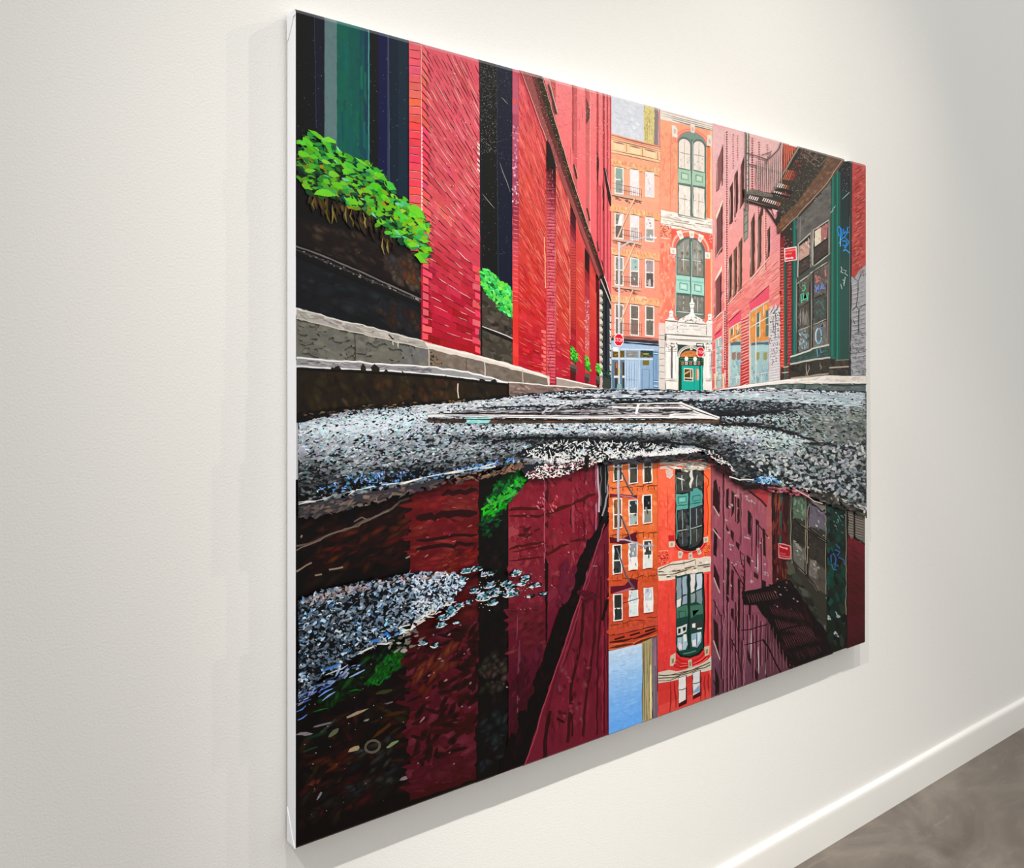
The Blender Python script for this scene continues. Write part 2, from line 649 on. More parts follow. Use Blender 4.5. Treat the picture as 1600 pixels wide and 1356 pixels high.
def courses(part, x0, x1, ys, vp, stops, line, hl, ytop, ybot, pl=.8, ph=.35, lw=1.1, hw=.9, seg=(14, 40), brick=(14, 26), pb=.45, bj=9, base=True):
    """rows of painted bricks running to a vanishing point; ys are row heights at x0"""
    bq, bc, ls, hs = [], [], [], []

    def at(y0, x):
        return y0 + (vp[1] - y0) * (x - x0) / (vp[0] - x0)
    for i in range(len(ys) - 1):
        x = x0 + rng.uniform(-brick[0], 0)
        while x < x1:
            L = rng.uniform(*brick)
            a, c = max(x, x0), min(x + L, x1)
            if c - a > 1.5 and rng.random() < pb:
                q = [(a, at(ys[i], a)), (c, at(ys[i], c)), (c, at(ys[i + 1], c)), (a, at(ys[i + 1], a))]
                ym = sum(t[1] for t in q) / 4
                xm = (a + c) / 2
                if ym > ytop(xm) + 1 and ym < ybot(xm) - 1:
                    q = [(t[0], min(max(t[1], ytop(t[0])), ybot(t[0]))) for t in q]
                    bq.append(q)
                    bc.append(mixstops(stops, ym) + rng.normal(0, bj) + rng.normal(0, bj * .4, 3))
            x += L
        for store, pr, dy in ((ls, pl, 0), (hs, ph, -lw * .9)):
            x = x0 + rng.uniform(-6, 2)
            while x < x1:
                L = rng.uniform(*seg)
                a, c = max(x, x0), min(x + L, x1)
                if c - a > 2 and rng.random() < pr:
                    xm = (a + c) / 2
                    y = at(ys[i], xm)
                    if ytop(xm) + 1 < y < ybot(xm) - 1:
                        store.append((a, at(ys[i], a) + dy, c, at(ys[i], c) + dy))
                x += L + rng.uniform(0, 5)
    if bq:
        batch(part, np.array(bq), np.array(bc), 1)
    if ls:
        lines(part, ls, rng.uniform(.6, 1.25, len(ls)) * lw, np.array(line) + rng.normal(0, 12, (len(ls), 1)))
    if hs:
        lines(part, hs, rng.uniform(.6, 1.2, len(hs)) * hw, np.array(hl) + rng.normal(0, 10, (len(hs), 1)))


def text(part, s, col, o, u, v, size=1.0):
    """lettering: o origin, u baseline vector of one em, v up vector of one em (sketch)"""
    cu = bpy.data.curves.new('lettering', 'FONT')
    cu.body = s
    cu.size = 1
    cu.resolution_u = 2
    cu.align_x = 'CENTER'
    ob = bpy.data.objects.new('lettering', cu)
    COL.objects.link(ob)
    dg = bpy.context.evaluated_depsgraph_get()
    me = ob.evaluated_get(dg).to_mesh()
    pts = np.array([v_.co[:2] for v_ in me.vertices])
    fcs = [list(p.vertices) for p in me.polygons]
    ob.evaluated_get(dg).to_mesh_clear()
    bpy.data.objects.remove(ob)
    bpy.data.curves.remove(cu)
    P = np.array(o) + pts[:, :1] * np.array(u) + pts[:, 1:] * np.array(v)
    tri = []
    for f in fcs:
        for i in range(1, len(f) - 1):
            tri.append([f[0], f[i], f[i + 1]])
    batch(part, P[np.array(tri)], np.tile(np.array(col, float), (len(tri), 1)), 1)


def ytop(x):
    """upper edge of the canvas in the sketch"""
    return 12 + 0.2764 * (x - 462)


def ybot(x):
    return 1327 - 0.3641 * (x - 460)


VP = (956.0, 606.0)

# ================================================================== LEFT BUILDING
win = Part('painted_dark_window', label='painted dark window with a strip of teal green')
A(win, (20, 21, 25), 455, 0, 500, 10, 500, 330, 455, 330)
vgrad(win, 462, 640, 0, 40, 320, 420, [(0, (22, 24, 30)), (400, (16, 17, 22))], 3)
for a, c, col in ((462, 475, (17, 19, 20)), (475, 494, (19, 19, 24)), (494, 507, (30, 31, 44)), (507, 526.5, (98, 126, 128)),
                  (526.5, 545, (3, 97, 82)), (545, 562, (4, 90, 82)), (562, 570, (18, 76, 88)), (570, 575, (30, 62, 82)), (575, 577.2, (72, 150, 150)),
                  (577.2, 591, (22, 19, 26)), (591, 605, (12, 26, 68)), (605, 608, (58, 62, 86)), (608, 622, (24, 38, 54)), (622, 639.5, (28, 46, 60))):
    A(win, col, a, ytop(a) - 6, c, ytop(c) - 6, c, 420, a, 400, r=.15)
for i in range(26):
    x = rng.uniform(528, 572)
    y = rng.uniform(60, 230)
    A(win, np.array((6, 92, 84)) + rng.normal(0, 7, 3), x, y, x + 4, y - 2, x + 4.5, y + rng.uniform(30, 60), x + .5, y + 36, r=.2)
dabs(win, [465, 40, 638, 90, 638, 300, 465, 200], 170, (.7, 1.5), (.6, 1.1), .6, [(96, 128, 132), (70, 80, 96), (120, 130, 120)], 14, k=5)  # specks paint the glints of gloss on the canvas weave
path(win, (46, 60, 88), 1.2, 491, 25, 494, 200)
path(win, (70, 96, 110), .8, 607, 60, 608.5, 300)

# ---- planter box under the window
box1 = Part('painted_flower_box', label='painted dark flower box with a rusty panel')
A(box1, (22, 15, 13), 455, 285, 560, 320, 660, 380, 660, 470, 455, 395)
A(box1, (34, 26, 22), 462, 338, 520, 352, 600, 378, 658, 392, 659, 464, 560, 425, 463, 384)
soft(box1, [463, 350, 560, 365, 657, 395, 658, 460, 560, 420, 464, 380], 90, (10, 26), (5, 12), .5, [(46, 38, 33), (58, 48, 42), (38, 29, 25), (66, 54, 40)], (36, 28, 24))
soft(box1, [600, 400, 656, 410, 657, 455, 620, 440], 60, (8, 20), (5, 11), 1.3, [(76, 64, 55), (64, 53, 46), (92, 54, 34), (80, 76, 74), (60, 56, 62)], (46, 38, 33))
soft(box1, [630, 428, 654, 432, 652, 450, 634, 444], 14, (6, 14), (4, 7), 1.2, [(128, 62, 30), (104, 52, 30), (96, 84, 46)], (60, 48, 40))
A(box1, (30, 31, 34), 455, 392, 520, 424, 600, 456, 660, 480, 661, 536, 560, 508, 455, 478)
soft(box1, [464, 410, 560, 450, 658, 492, 658, 528, 560, 500, 464, 470], 110, (12, 34), (6, 16), .3, [(34, 36, 40), (26, 27, 29), (40, 43, 48), (30, 29, 28)], (31, 32, 35))
soft(box1, [590, 470, 655, 492, 652, 522, 600, 502], 46, (10, 24), (6, 12), 1.2, [(58, 42, 32), (78, 46, 28), (48, 42, 38), (42, 44, 50)], (34, 34, 36))
A(box1, (26, 23, 24), 455, 384, 520, 408, 590, 438, 660, 468, 660, 480, 590, 455, 520, 426, 455, 399)
path(box1, (12, 9, 10), 3, 456, 378, 520, 403, 590, 434, 660, 463)
path(box1, (118, 110, 108), 2.2, 460, 384, 500, 398, 560, 423, 610, 446, 660, 469)
path(box1, (60, 55, 56), 2.6, 460, 389, 520, 413, 600, 447, 660, 473)
path(box1, (14, 12, 13), 2.8, 460, 399, 520, 424, 600, 456, 660, 479)
dabs(box1, [462, 386, 540, 416, 655, 468, 655, 474, 540, 424, 462, 392], 60, (2, 6), (1, 2), .4, [(160, 152, 146), (96, 88, 88), (40, 34, 36)], 14)
path(box1, (18, 14, 14), 3.2, 659.5, 392, 660, 470, 660.5, 533)

# ---- brick pier between the windows
pier = Part('painted_brick_pier', label='painted red brick pier lit from the left')
vg = [(50, (238, 92, 106)), (150, (240, 98, 100)), (230, (236, 76, 90)), (330, (238, 92, 100)), (420, (214, 56, 74)), (560, (196, 30, 54))]
A(pier, (232, 88, 100), 638.5, 50, 750, 84, 750, 300, 752, 560, 659, 535, 659, 392, 645, 330, 639.5, 318, r=.1)
vgrad(pier, 658, 750, 60, 86, 532, 558, [(60, (232, 96, 110)), (200, (226, 92, 104)), (330, (218, 84, 94)), (420, (202, 56, 74)), (500, (186, 32, 54)), (560, (176, 22, 44))], 22)
courses(pier, 657.5, 750, list(np.arange(-110, 540, 12.6)), VP, [(60, (230, 94, 108)), (200, (224, 90, 102)), (330, (212, 80, 90)), (420, (196, 52, 70)), (500, (178, 26, 48)), (560, (166, 16, 38))],
        (100, 26, 36), (240, 184, 174), lambda x: ytop(x) + 10, lambda x: 533 + (x - 660) * .255, pl=.78, ph=.3, lw=1.15, hw=1.0, seg=(7, 24), pb=.6, bj=9)
# the lighter return edge bricks
for i, y in enumerate(np.arange(40, 536, 12.55)):
    xl, xr = (638.5, 657.5) if y < 318 else ((640.5, 658.5) if y < 380 else (659.5, 659.5))
    col = mixstops([(40, (240, 98, 112)), (140, (248, 108, 98)), (210, (244, 70, 90)), (300, (242, 84, 94)), (380, (240, 90, 100)), (540, (238, 78, 96))], y)
    if xr > xl:
        A(pier, col + rng.normal(0, 7, 3), xl, y, xr, y + 2.2, xr, y + 14.6, xl, y + 12.6, r=.2)
        lines(pier, [(xl, y, xr, y + 2.4)], 1.3, (120, 22, 40), .35)
        if rng.random() < .5:
            lines(pier, [(xl + 1, y + 1.2, xr - 2, y + 3.2)], .7, (250, 170, 170), .25)
    a2 = xr
    wdt = rng.choice([9, 15]) if y > 300 else rng.uniform(7, 14)
    s = (606 - y) / (956 - 658) * wdt
    A(pier, col + rng.normal(0, 8, 3) + np.array((0, 6, 4)), a2, y + 2, a2 + wdt, y + 2 + s * .9, a2 + wdt, y + 11.5 + s * .85, a2, y + 13, r=.15)
    lines(pier, [(a2, y + 1.6, a2 + wdt + 4, y + 2 + s * 1.1)], 1.3, (84, 20, 32), .3)
path(pier, (250, 190, 190), 1.0, 657, 70, 657.6, 200, 658, 330)
for y in list(np.arange(198, 330, 6)):
    A(pier, (250, 216, 206), 657, y, 659.6, y + 1, 659.4, y + rng.uniform(3, 6), 657.4, y + 5, r=.4)
for y in (222, 228, 236, 247, 254, 262):
    A(pier, (248, 214, 206), 744.5, y, 749.5, y + 4, 749.6, y + 8, 745.5, y + 4, r=.4)
dabs(pier, [690, 90, 748, 105, 748, 340, 690, 330], 60, (1, 3.5), (.7, 1.4), .9, [(248, 210, 200), (110, 30, 60)], 16, k=5)
for y in np.arange(400, 540, 14.0):                                  # right return of the pier
    A(pier, np.array((232, 84, 100)) + rng.normal(0, 8, 3), 742 if int(y / 14) % 2 else 738, y + 14, 750, y + 18, 750.5, y + 27, 742 if int(y / 14) % 2 else 738, y + 23.5, r=.2)

# ---- foliage
fol = Part('painted_foliage', kind='stuff', label='painted bright green leaves spilling over the box')
F1 = [462, 224, 470, 214, 478, 206, 490, 210, 500, 213, 512, 216, 523, 222, 534, 234, 546, 246, 560, 250, 570, 252, 580, 260, 597, 273, 606, 286, 622, 300, 638, 318, 650, 330, 662, 338, 668, 348, 664, 360, 671, 384, 674, 398, 664, 404, 652, 396, 641, 384, 626, 380, 612, 370, 600, 356, 585, 344, 562, 328, 540, 320, 520, 310, 500, 306, 484, 302, 476, 288, 462, 276]
A(fol, (20, 34, 20), 462, 232, 500, 222, 545, 252, 590, 276, 630, 316, 652, 345, 650, 372, 612, 364, 580, 338, 540, 316, 490, 300, 462, 276, r=2)
soft(fol, [476, 292, 560, 316, 600, 348, 640, 380, 610, 384, 540, 346, 480, 318], 60, (10, 26), (3, 7), 1.45, [(76, 60, 28), (104, 86, 38), (52, 42, 22), (60, 50, 20)], (30, 22, 16))
for x, y, l in ((511, 316, 34), (518, 320, 30), (540, 322, 26), (549, 326, 24), (490, 310, 18), (566, 332, 22), (597, 372, 26), (604, 378, 18), (521, 330, 18), (571, 340, 16)):
    path(fol, np.array((126, 110, 56)) + rng.normal(0, 14), 3, x, y, x + rng.normal(1, 2), y + l * .5, x + rng.normal(2, 2), y + l, taper=.2)
leaves(fol, F1, 230, (11, 20), [(18, 84, 52), (22, 100, 60), (30, 74, 38), (46, 92, 30), (14, 62, 46), (36, 108, 60), (28, 124, 74)], .5, .45, asp=.42)
leaves(fol, [462, 240, 520, 262, 580, 300, 640, 362, 600, 360, 520, 312, 462, 280], 40, (9, 16), [(140, 130, 16), (116, 106, 20), (104, 130, 24), (160, 140, 20)], .6, .5, asp=.5)
leaves(fol, F1, 150, (11, 20), [(60, 150, 40), (76, 168, 42), (48, 138, 54), (88, 160, 40), (52, 160, 66), (100, 172, 48)], .45, .38, asp=.4)
leaves(fol, F1, 74, (12, 21), [(92, 196, 38), (106, 208, 42), (80, 190, 54), (120, 200, 46)], .42, .32, asp=.4)
leaves(fol, [462, 226, 500, 216, 545, 246, 600, 278, 650, 332, 640, 350, 590, 308, 530, 268, 470, 240], 36, (15, 25), [(92, 206, 38), (106, 214, 44), (80, 198, 58)], .5, .25, asp=.36)
leaves(fol, [600, 300, 640, 326, 668, 350, 670, 398, 645, 384, 610, 350], 44, (9, 15), [(106, 198, 34), (134, 194, 26), (80, 206, 68), (62, 180, 88), (140, 186, 24)], .5, .6, asp=.5)
leaves(fol, F1, 26, (9, 16), [(104, 206, 150), (86, 190, 132), (124, 216, 160)], .5, .3, asp=.24)
dabs(fol, F1, 70, (5, 11), (2, 4), .5, [(14, 34, 20), (18, 56, 34), (22, 74, 44), (64, 60, 20)], 6, aj=.5)
for q in ((489, 304, 494, 298, 502, 295, 512, 297, 520, 303, 528, 306, 512, 308, 500, 306), (480, 203, 492, 206, 500, 212, 508, 220, 498, 218, 488, 210), (500, 217, 512, 214, 523, 220, 524, 225, 510, 223), (537, 310, 546, 309, 556, 316, 558, 321, 548, 320), (515, 286, 526, 284, 534, 292, 534, 297, 524, 294),
          (634, 322, 648, 320, 656, 326, 664, 342, 652, 340, 640, 332), (646, 398, 654, 394, 660, 404, 668, 411, 656, 411), (574, 256, 577, 254, 578, 260, 581, 254, 579, 262), (585, 274, 592, 270, 600, 273, 590, 280), (648, 345, 662, 350, 668, 362, 656, 356), (660, 386, 672, 386, 675, 394, 664, 392), (553, 246, 568, 254, 577, 262, 564, 256)):
    A(fol, np.array((112, 212, 44)) + rng.normal(0, 10), *q, r=.6)

# ---- second window, its planter and leaves
win2 = Part('painted_dark_window', label='painted narrow dark window with navy glass')
A(win2, (15, 16, 18), 748, 84, 800.5, 98, 801, 480, 752, 480, r=.1)
A(win2, (17, 29, 46), 777, 92, 800.5, 98, 801, 480, 778, 480, r=.15)
A(win2, (27, 34, 42), 748.3, 84, 751.5, 85, 753, 470, 750, 470, r=.15)
path(win2, (46, 58, 66), 1, 776, 96, 776.5, 250, 778, 430)
dabs(win2, [750, 100, 775, 106, 776, 240, 751, 240], 420, (.7, 1.5), (.6, 1.1), .4, [(130, 132, 124), (96, 96, 90), (150, 150, 140)], 18, k=5)  # painted gloss glints on the dark glass, also in the lines below
dabs(win2, [777, 106, 799, 112, 800, 260, 777, 250], 130, (.7, 1.5), (.6, 1), .4, [(96, 116, 140), (70, 90, 116)], 14, k=5)
dabs(win2, [752, 240, 800, 250, 800, 400, 752, 400], 120, (.7, 1.4), (.6, 1), .4, [(130, 120, 100), (70, 84, 100)], 14, k=5)
lines(win2, [(780, 254, 797, 300), (753, 303, 772, 326), (783, 152, 793, 163)], .9, (150, 150, 146), .3)
A(win2, (70, 62, 54), 751, 452, 780, 476, 809, 498, 809, 536, 751, 512, r=.3)
dabs(win2, [753, 470, 780, 490, 808, 505, 808, 530, 753, 506], 40, (6, 14), (4, 8), .5, [(78, 70, 62), (58, 50, 44), (92, 84, 74), (50, 44, 40)], 5)
A(win2, (66, 60, 52), 751, 512, 809, 536, 809, 575, 751, 558, r=.2)
dabs(win2, [753, 518, 807, 540, 807, 570, 753, 553], 34, (8, 18), (6, 12), .5, [(72, 66, 58), (58, 53, 46), (84, 78, 68)], 4)
path(win2, (30, 26, 24), 4.6, 751, 512, 809, 536)
path(win2, (222, 216, 208), 1.4, 752, 509.5, 780, 520, 809, 533)
path(win2, (22, 18, 18), 2.6, 808.3, 498, 808.3, 574)
path(win2, (20, 16, 16), 2.6, 751.5, 450, 751.5, 556)
fol2 = Part('painted_foliage', kind='stuff', label='painted small leaf clump in the second window box')
F2 = [751, 423, 758, 420, 766, 425, 775, 433, 784, 440, 795, 447, 800, 458, 808, 466, 814, 482, 816, 492, 812, 501, 802, 502, 794, 494, 782, 486, 770, 470, 760, 460, 751, 444]
A(fol2, (26, 84, 44), *F2, r=1)
dabs(fol2, [768, 462, 784, 476, 790, 492, 776, 480], 16, (5, 10), (1.6, 3), 1.2, [(86, 90, 50), (60, 70, 40), (110, 120, 60)], 8)
dabs(fol2, F2, 150, (5, 10), (3, 5), .75, [(34, 150, 62), (26, 120, 60), (60, 190, 76), (40, 170, 70)], 9, aj=.5)
dabs(fol2, F2, 150, (5, 11), (2.5, 5), .75, [(72, 214, 88), (96, 226, 96), (56, 196, 90), (120, 220, 60), (110, 236, 130)], 9, aj=.5)

# ---- red wall running down the alley
wall = Part('painted_brick_wall', label='painted red brick wall receding down the alley')
A(wall, (232, 92, 100), 800, 96, 956, 140, 956, 606, 850, 604, 808, 578, 809, 500, 800, 470, r=.1)
vgrad(wall, 800.3, 810, 98, 100, 575, 578, [(98, (196, 84, 104)), (200, (188, 92, 118)), (300, (166, 78, 100)), (330, (150, 52, 72)), (380, (196, 74, 88)), (430, (228, 66, 66)), (500, (222, 52, 46))], 24, 6)
dabs(wall, [800.5, 195, 809, 196, 809, 320, 800.5, 320], 60, (2, 5), (1.4, 3), 1.2, [(214, 150, 180), (140, 60, 90), (226, 170, 190)], 12)
lines(wall, [(800.5, y, 809, y + 2) for y in np.arange(322, 470, 7)], 1, (226, 130, 140), .3)
A(wall, (246, 90, 50), 802, 156, 805, 156, 805, 162, 802, 162)
st2 = [(100, (236, 102, 116)), (200, (230, 86, 92)), (280, (222, 84, 78)), (380, (206, 66, 58)), (480, (200, 44, 46)), (560, (186, 28, 44)), (606, (182, 34, 50))]
vgrad(wall, 809.5, 853, 102, 216, 578, 592, st2, 30)
courses(wall, 809.5, 853, list(np.arange(60, 600, 5.0)), VP, st2, (164, 50, 50), (232, 128, 104), lambda x: ytop(x) + 8 + max(0, (x - 812) * 2.4), lambda x: 577 + (x - 809) * .3, pl=.6, ph=.3, lw=.75, hw=.7, seg=(4, 14), brick=(5, 12), pb=.7, bj=10)
for y in np.arange(515, 592, 6.4):                                   # toothed pink bricks near the downpipe
    A(wall, (232, 106, 100), 845 + 3 * (int(y / 6.4) % 2), y, 852, y + 2, 852, y + 6.6, 845 + 3 * (int(y / 6.4) % 2), y + 4.6, r=.4, jit=8)
path(wall, (238, 170, 130), 1.4, 849.5, 370, 851.5, 450, wob=.5)
# downpipe-like pier
vgrad(wall, 852.6, 867, 214, 250, 600, 600, [(210, (40, 16, 16)), (262, (56, 22, 24)), (276, (92, 30, 36)), (300, (150, 56, 66)), (330, (186, 78, 90)), (380, (216, 92, 104)), (480, (212, 82, 96)), (560, (222, 90, 98)), (604, (214, 80, 96))], 30, 4)
for y in np.arange(262, 602, 5.1):
    d = y < 300
    lines(wall, [(852.8, y, 867, y + 1.0)], rng.uniform(.8, 1.5), (60, 18, 26) if d else (140, 34, 54), .35)
    x = rng.uniform(855, 864)
    lines(wall, [(x, y, x + .3, y + 5)], .9, (140, 36, 56) if not d else (200, 110, 120), .2)
    if rng.random() < .5:
        lines(wall, [(854, y + 2, 866, y + 2.6)], 1.4, (236, 126, 130) if not d else (160, 70, 80), .4)
path(wall, (240, 180, 170), .9, 867.4, 330, 867.2, 520)
st3 = [(210, (230, 92, 92)), (300, (224, 92, 90)), (400, (208, 72, 66)), (500, (204, 62, 52)), (560, (190, 40, 54)), (606, (178, 30, 52))]
vgrad(wall, 867, 890, 255, 320, 598, 602, st3, 24)
courses(wall, 867, 890, list(np.arange(180, 600, 7.2)), VP, st3, (156, 48, 48), (240, 156, 130), lambda x: 258 + (x - 867) * 2.7, lambda x: 596 + (x - 867) * .2, pl=.6, ph=.45, lw=.8, hw=.8, seg=(5, 14), brick=(7, 14), pb=.3, bj=7)
vgrad(wall, 889.5, 898, 318, 335, 548, 552, [(318, (36, 14, 16)), (350, (70, 24, 34)), (366, (128, 40, 56)), (385, (200, 72, 72)), (440, (196, 64, 60)), (500, (186, 54, 50)), (515, (160, 30, 40)), (545, (170, 36, 50))], 24, 4)
lines(wall, [(889.7, y, 898, y + .7) for y in np.arange(386, 520, 4.3)], .9, (138, 40, 44), .3)
path(wall, (236, 150, 130), 1, 888.7, 420, 889.2, 530)
vgrad(wall, 898, 912, 338, 390, 600, 602, st3, 20)
lines(wall, [(x, y, x + 7, y + 9) for x, y in zip(rng.uniform(898, 906, 30), rng.uniform(400, 560, 30))], .6, (236, 140, 110), .3)
vgrad(wall, 912, 919, 386, 400, 602, 603, [(386, (24, 12, 14)), (418, (40, 16, 20)), (432, (150, 44, 52)), (470, (186, 70, 78)), (540, (206, 96, 88)), (600, (196, 48, 50))], 20, 4)
dabs(wall, [911.5, 468, 918.5, 468, 918.5, 545, 912, 545], 70, (1, 2.4), (.9, 1.8), .5, [(232, 180, 196), (206, 130, 160), (240, 200, 200)], 10, k=5)
vgrad(wall, 919, 930, 400, 425, 603, 604, st3, 16)
vgrad(wall, 930, 935, 428, 432, 604, 604, [(430, (70, 20, 26)), (520, (120, 28, 46)), (600, (150, 26, 42))], 10)
# upper stretch beyond the cornice


def beamy(x):
    return np.interp(x, [843, 887, 942, 956], [108, 262, 430, 474])


for i in range(24):
    f0, f1 = i / 24, (i + 1) / 24
    a_, c_ = 843 + 113 * f0, 843 + 113 * f1
    vgrad(wall, a_, c_ + .2, ytop(a_) - 6, ytop(c_) - 6, beamy(a_) + 3, beamy(c_) + 3, [(100, (246, 138, 140)), (200, (242, 122, 124)), (300, (240, 108, 112)), (440, (226, 92, 104))], 10, 1)
for a, c, y0, y1, col in ((865, 867, 124, 178, (190, 90, 84)), (894, 900, 132, 420, (206, 92, 96)), (893, 894.4, 132, 240, (150, 66, 66)), (913.5, 919.5, 138, 420, (206, 100, 100)), (919.5, 921, 140, 420, (248, 150, 146)),
                          (930.6, 933.4, 142, 420, (168, 62, 66)), (940, 943, 146, 430, (160, 58, 68)), (946, 948.5, 148, 440, (176, 66, 76)), (951, 953, 149, 440, (190, 70, 84)), (934.5, 937, 290, 430, (196, 66, 80))):
    y2, y3 = min(y1, beamy(a)), min(y1, beamy(c))
    if y2 > y0 + 6:
        A(wall, col, a, y0, c, y0 + 1, c, y3, a, y2, r=.15)
A(wall, (196, 88, 84), 858, 122, 867, 124, 866, 186, 864, 186)
A(wall, (92, 62, 58), 914, 152, 920, 172, 919, 186, 914, 196)
A(wall, (56, 22, 28), 930.5, 235, 934, 250, 934, 262, 930.6, 300)
A(wall, (52, 22, 26), 939.5, 285, 942.5, 300, 941.6, 330, 939.6, 330)
dabs(wall, [846, 125, 950, 150, 950, 260, 890, 250], 420, (.8, 1.7), (.7, 1.2), .5, [(250, 166, 156), (216, 96, 96), (252, 180, 170)], 10, k=5)

# ---- stone rustication, drain and street corner
cor = Part('painted_corner_stones', label='painted grey rusticated stones and black drainpipe')
A(cor, (34, 38, 44), 935, 440, 955, 470, 955, 606, 934, 606)
for i, y in enumerate(np.arange(452, 606, 11.5)):
    c = np.array((206, 200, 186)) + rng.normal(0, 8)
    A(cor, c, 934.5, y, 938, y + 1, 940, y + 5, 939, y + 10, 935, y + 11, r=.4)
    A(cor, c * .62, 936, y + 8, 940.5, y + 8, 939.5, y + 11.5, 935, y + 11.5, r=.3)
for y in np.arange(482, 606, 11):
    A(cor, (206, 202, 192), 950.5, y, 953.5, y + 2, 953.8, y + 9, 951, y + 10.5, r=.3, jit=8)
A(cor, (42, 46, 54), 940.5, 462, 943.5, 466, 943.5, 590, 940.5, 588)
A(cor, (20, 22, 26), 943.5, 466, 947, 470, 947, 590, 943.5, 590)
A(cor, (48, 54, 64), 946.5, 470, 950, 476, 950, 590, 946.5, 590)
dabs(cor, [940, 578, 952, 580, 953, 592, 941, 590], 26, (2.5, 5), (1.5, 3), .3, [(40, 74, 66), (60, 96, 84), (30, 52, 50)], 8)
A(cor, (58, 64, 60), 940, 590, 953, 592, 953, 607, 940, 606)
A(cor, (196, 170, 160), 935, 590, 939.5, 590, 939, 606, 935, 606)

# ---- slanting cornice of the red building
beam = Part('painted_cornice', label='painted dark cornice slanting down to the vanishing point')
A(beam, (150, 78, 76), 811, 106, 845, 114, 870, 205, 888, 262, 942, 430, 934, 436, 915, 386, 890, 320, 868, 262, 853, 222, 826, 150, r=.1)
A(beam, (96, 44, 42), 826, 108, 845, 114, 887, 262, 942, 430, 937, 434, 913, 366, 872, 254, 846, 180, r=.1)
A(beam, (48, 38, 30), 834, 110, 845, 114, 887, 262, 942, 430, 939, 432, 906, 335, 874, 240, 850, 170, r=.1)
dabs(beam, [832, 112, 845, 116, 887, 262, 930, 400, 922, 390, 880, 262, 850, 175], 260, (.8, 1.7), (.7, 1.2), .6, [(140, 120, 80), (170, 150, 110), (100, 84, 60)], 18, k=5)
dabs(beam, [814, 110, 832, 114, 850, 176, 876, 254, 890, 300, 868, 258, 840, 186], 240, (.8, 1.8), (.7, 1.2), .6, [(206, 128, 116), (178, 96, 92), (120, 60, 60)], 14, k=5)
path(beam, (232, 150, 146), 1.2, 812.5, 112, 853, 222, 868, 261)
path(beam, (240, 176, 160), .8, 844.5, 118, 887, 262, 920, 364)
A(beam, (30, 14, 14), 852.6, 218, 858, 228, 866.5, 258, 866, 266, 860, 262, 852.6, 268)
A(beam, (32, 30, 30), 934, 432, 941, 428, 955, 472, 953, 476, 948, 470, 940, 452)
path(beam, (190, 180, 170), 1.6, 936.5, 436, 945, 456, 953, 476)
path(beam, (230, 226, 220), .8, 942, 432, 954.5, 470)
for q in ((853.5, 132, 856, 133, 869, 178, 866, 178.5), (893.5, 258, 895.5, 256, 900.5, 279, 898.5, 280), (914, 326, 916, 325, 920.5, 345, 918.5, 346), (930, 378, 931.5, 377, 934.5, 392, 933, 393), (937.5, 407, 939, 406, 941.5, 418, 940, 418)):
    A(beam, (58, 48, 44), *q)
path(beam, (206, 190, 190), 1.1, 856.5, 126, 862, 150, 869.5, 178)
path(beam, (214, 170, 150), .7, 895.8, 257, 901, 278)
A(beam, (44, 26, 26), 940.5, 262, 945, 264, 951, 300, 957.3, 332, 955, 336, 948, 312)
path(beam, (196, 170, 160), .8, 944, 264, 951, 298, 957, 330)
# planters further along
for x0, x1, y0, y1 in ((890, 901, 540, 566), (912, 921, 555, 580), (929.5, 936.5, 567, 584)):
    A(wall, (92, 84, 74), x0 - .5, y1 + 2, x1 - 1, y1 + 5, x1 - 1, y1 + 17, x0 - .5, y1 + 14, r=.2)
    A(wall, (60, 54, 48), x0 - .5, y1 + 8, x1 - 3, y1 + 11, x1 - 3, y1 + 17, x0 - .5, y1 + 14, r=.2)
    A(wall, (84, 18, 28), x0, y1 + 15, x1 - 4, y1 + 17, x1 - 4, y1 + 31, x0, y1 + 28, r=.2)
    f = Part('painted_foliage', kind='stuff')
    A(f, (36, 120, 40), x0, y0, x0 + 4, y0 + 2, x1 - 1, y0 + 12, x1, y1 - 2, x1 - 4, y1 + 1, x0, y1 - 5, r=.7)
    dabs(f, [x0, y0, x0 + 4, y0 + 2, x1, y0 + 13, x1, y1, x0, y1 - 6], 46, (2, 4.5), (1.2, 2.4), .9, [(90, 214, 40), (60, 180, 50), (120, 220, 60), (40, 140, 44)], 9)

# ---- stone plinth and kerb
pl = Part('painted_stone_plinth', label='painted grey stone plinth with pale ledges')
A(pl, (112, 110, 101), 455, 490, 560, 520, 668, 545, 669, 580, 560, 570, 455, 562)
A(pl, (120, 108, 97), 668, 538, 750, 558, 812, 576, 852, 588, 854, 604, 790, 602, 669, 578)
soft(pl, [464, 500, 560, 524, 666, 548, 666, 574, 560, 566, 464, 556], 120, (8, 22), (4, 10), .2, [(118, 116, 106), (104, 102, 94), (126, 122, 112), (98, 98, 96)], (113, 111, 102))
soft(pl, [630, 545, 667, 550, 667, 574, 632, 570], 26, (6, 14), (5, 9), 1.2, [(106, 106, 112), (94, 94, 96), (122, 120, 118)], (110, 109, 105))
soft(pl, [670, 548, 750, 566, 850, 594, 850, 600, 750, 590, 670, 574], 110, (6, 18), (4, 9), .5, [(128, 114, 102), (108, 96, 84), (142, 124, 114), (98, 90, 82), (120, 112, 108)], (120, 108, 97))
dabs(pl, [670, 546, 690, 550, 688, 574, 670, 572], 40, (2, 5), (1.4, 3), .8, [(70, 54, 42), (56, 44, 36), (140, 110, 80)], 8)
A(pl, (178, 172, 164), 455, 479, 520, 498, 600, 517, 663, 534, 668, 544, 600, 530, 520, 512, 455, 496, r=.6)
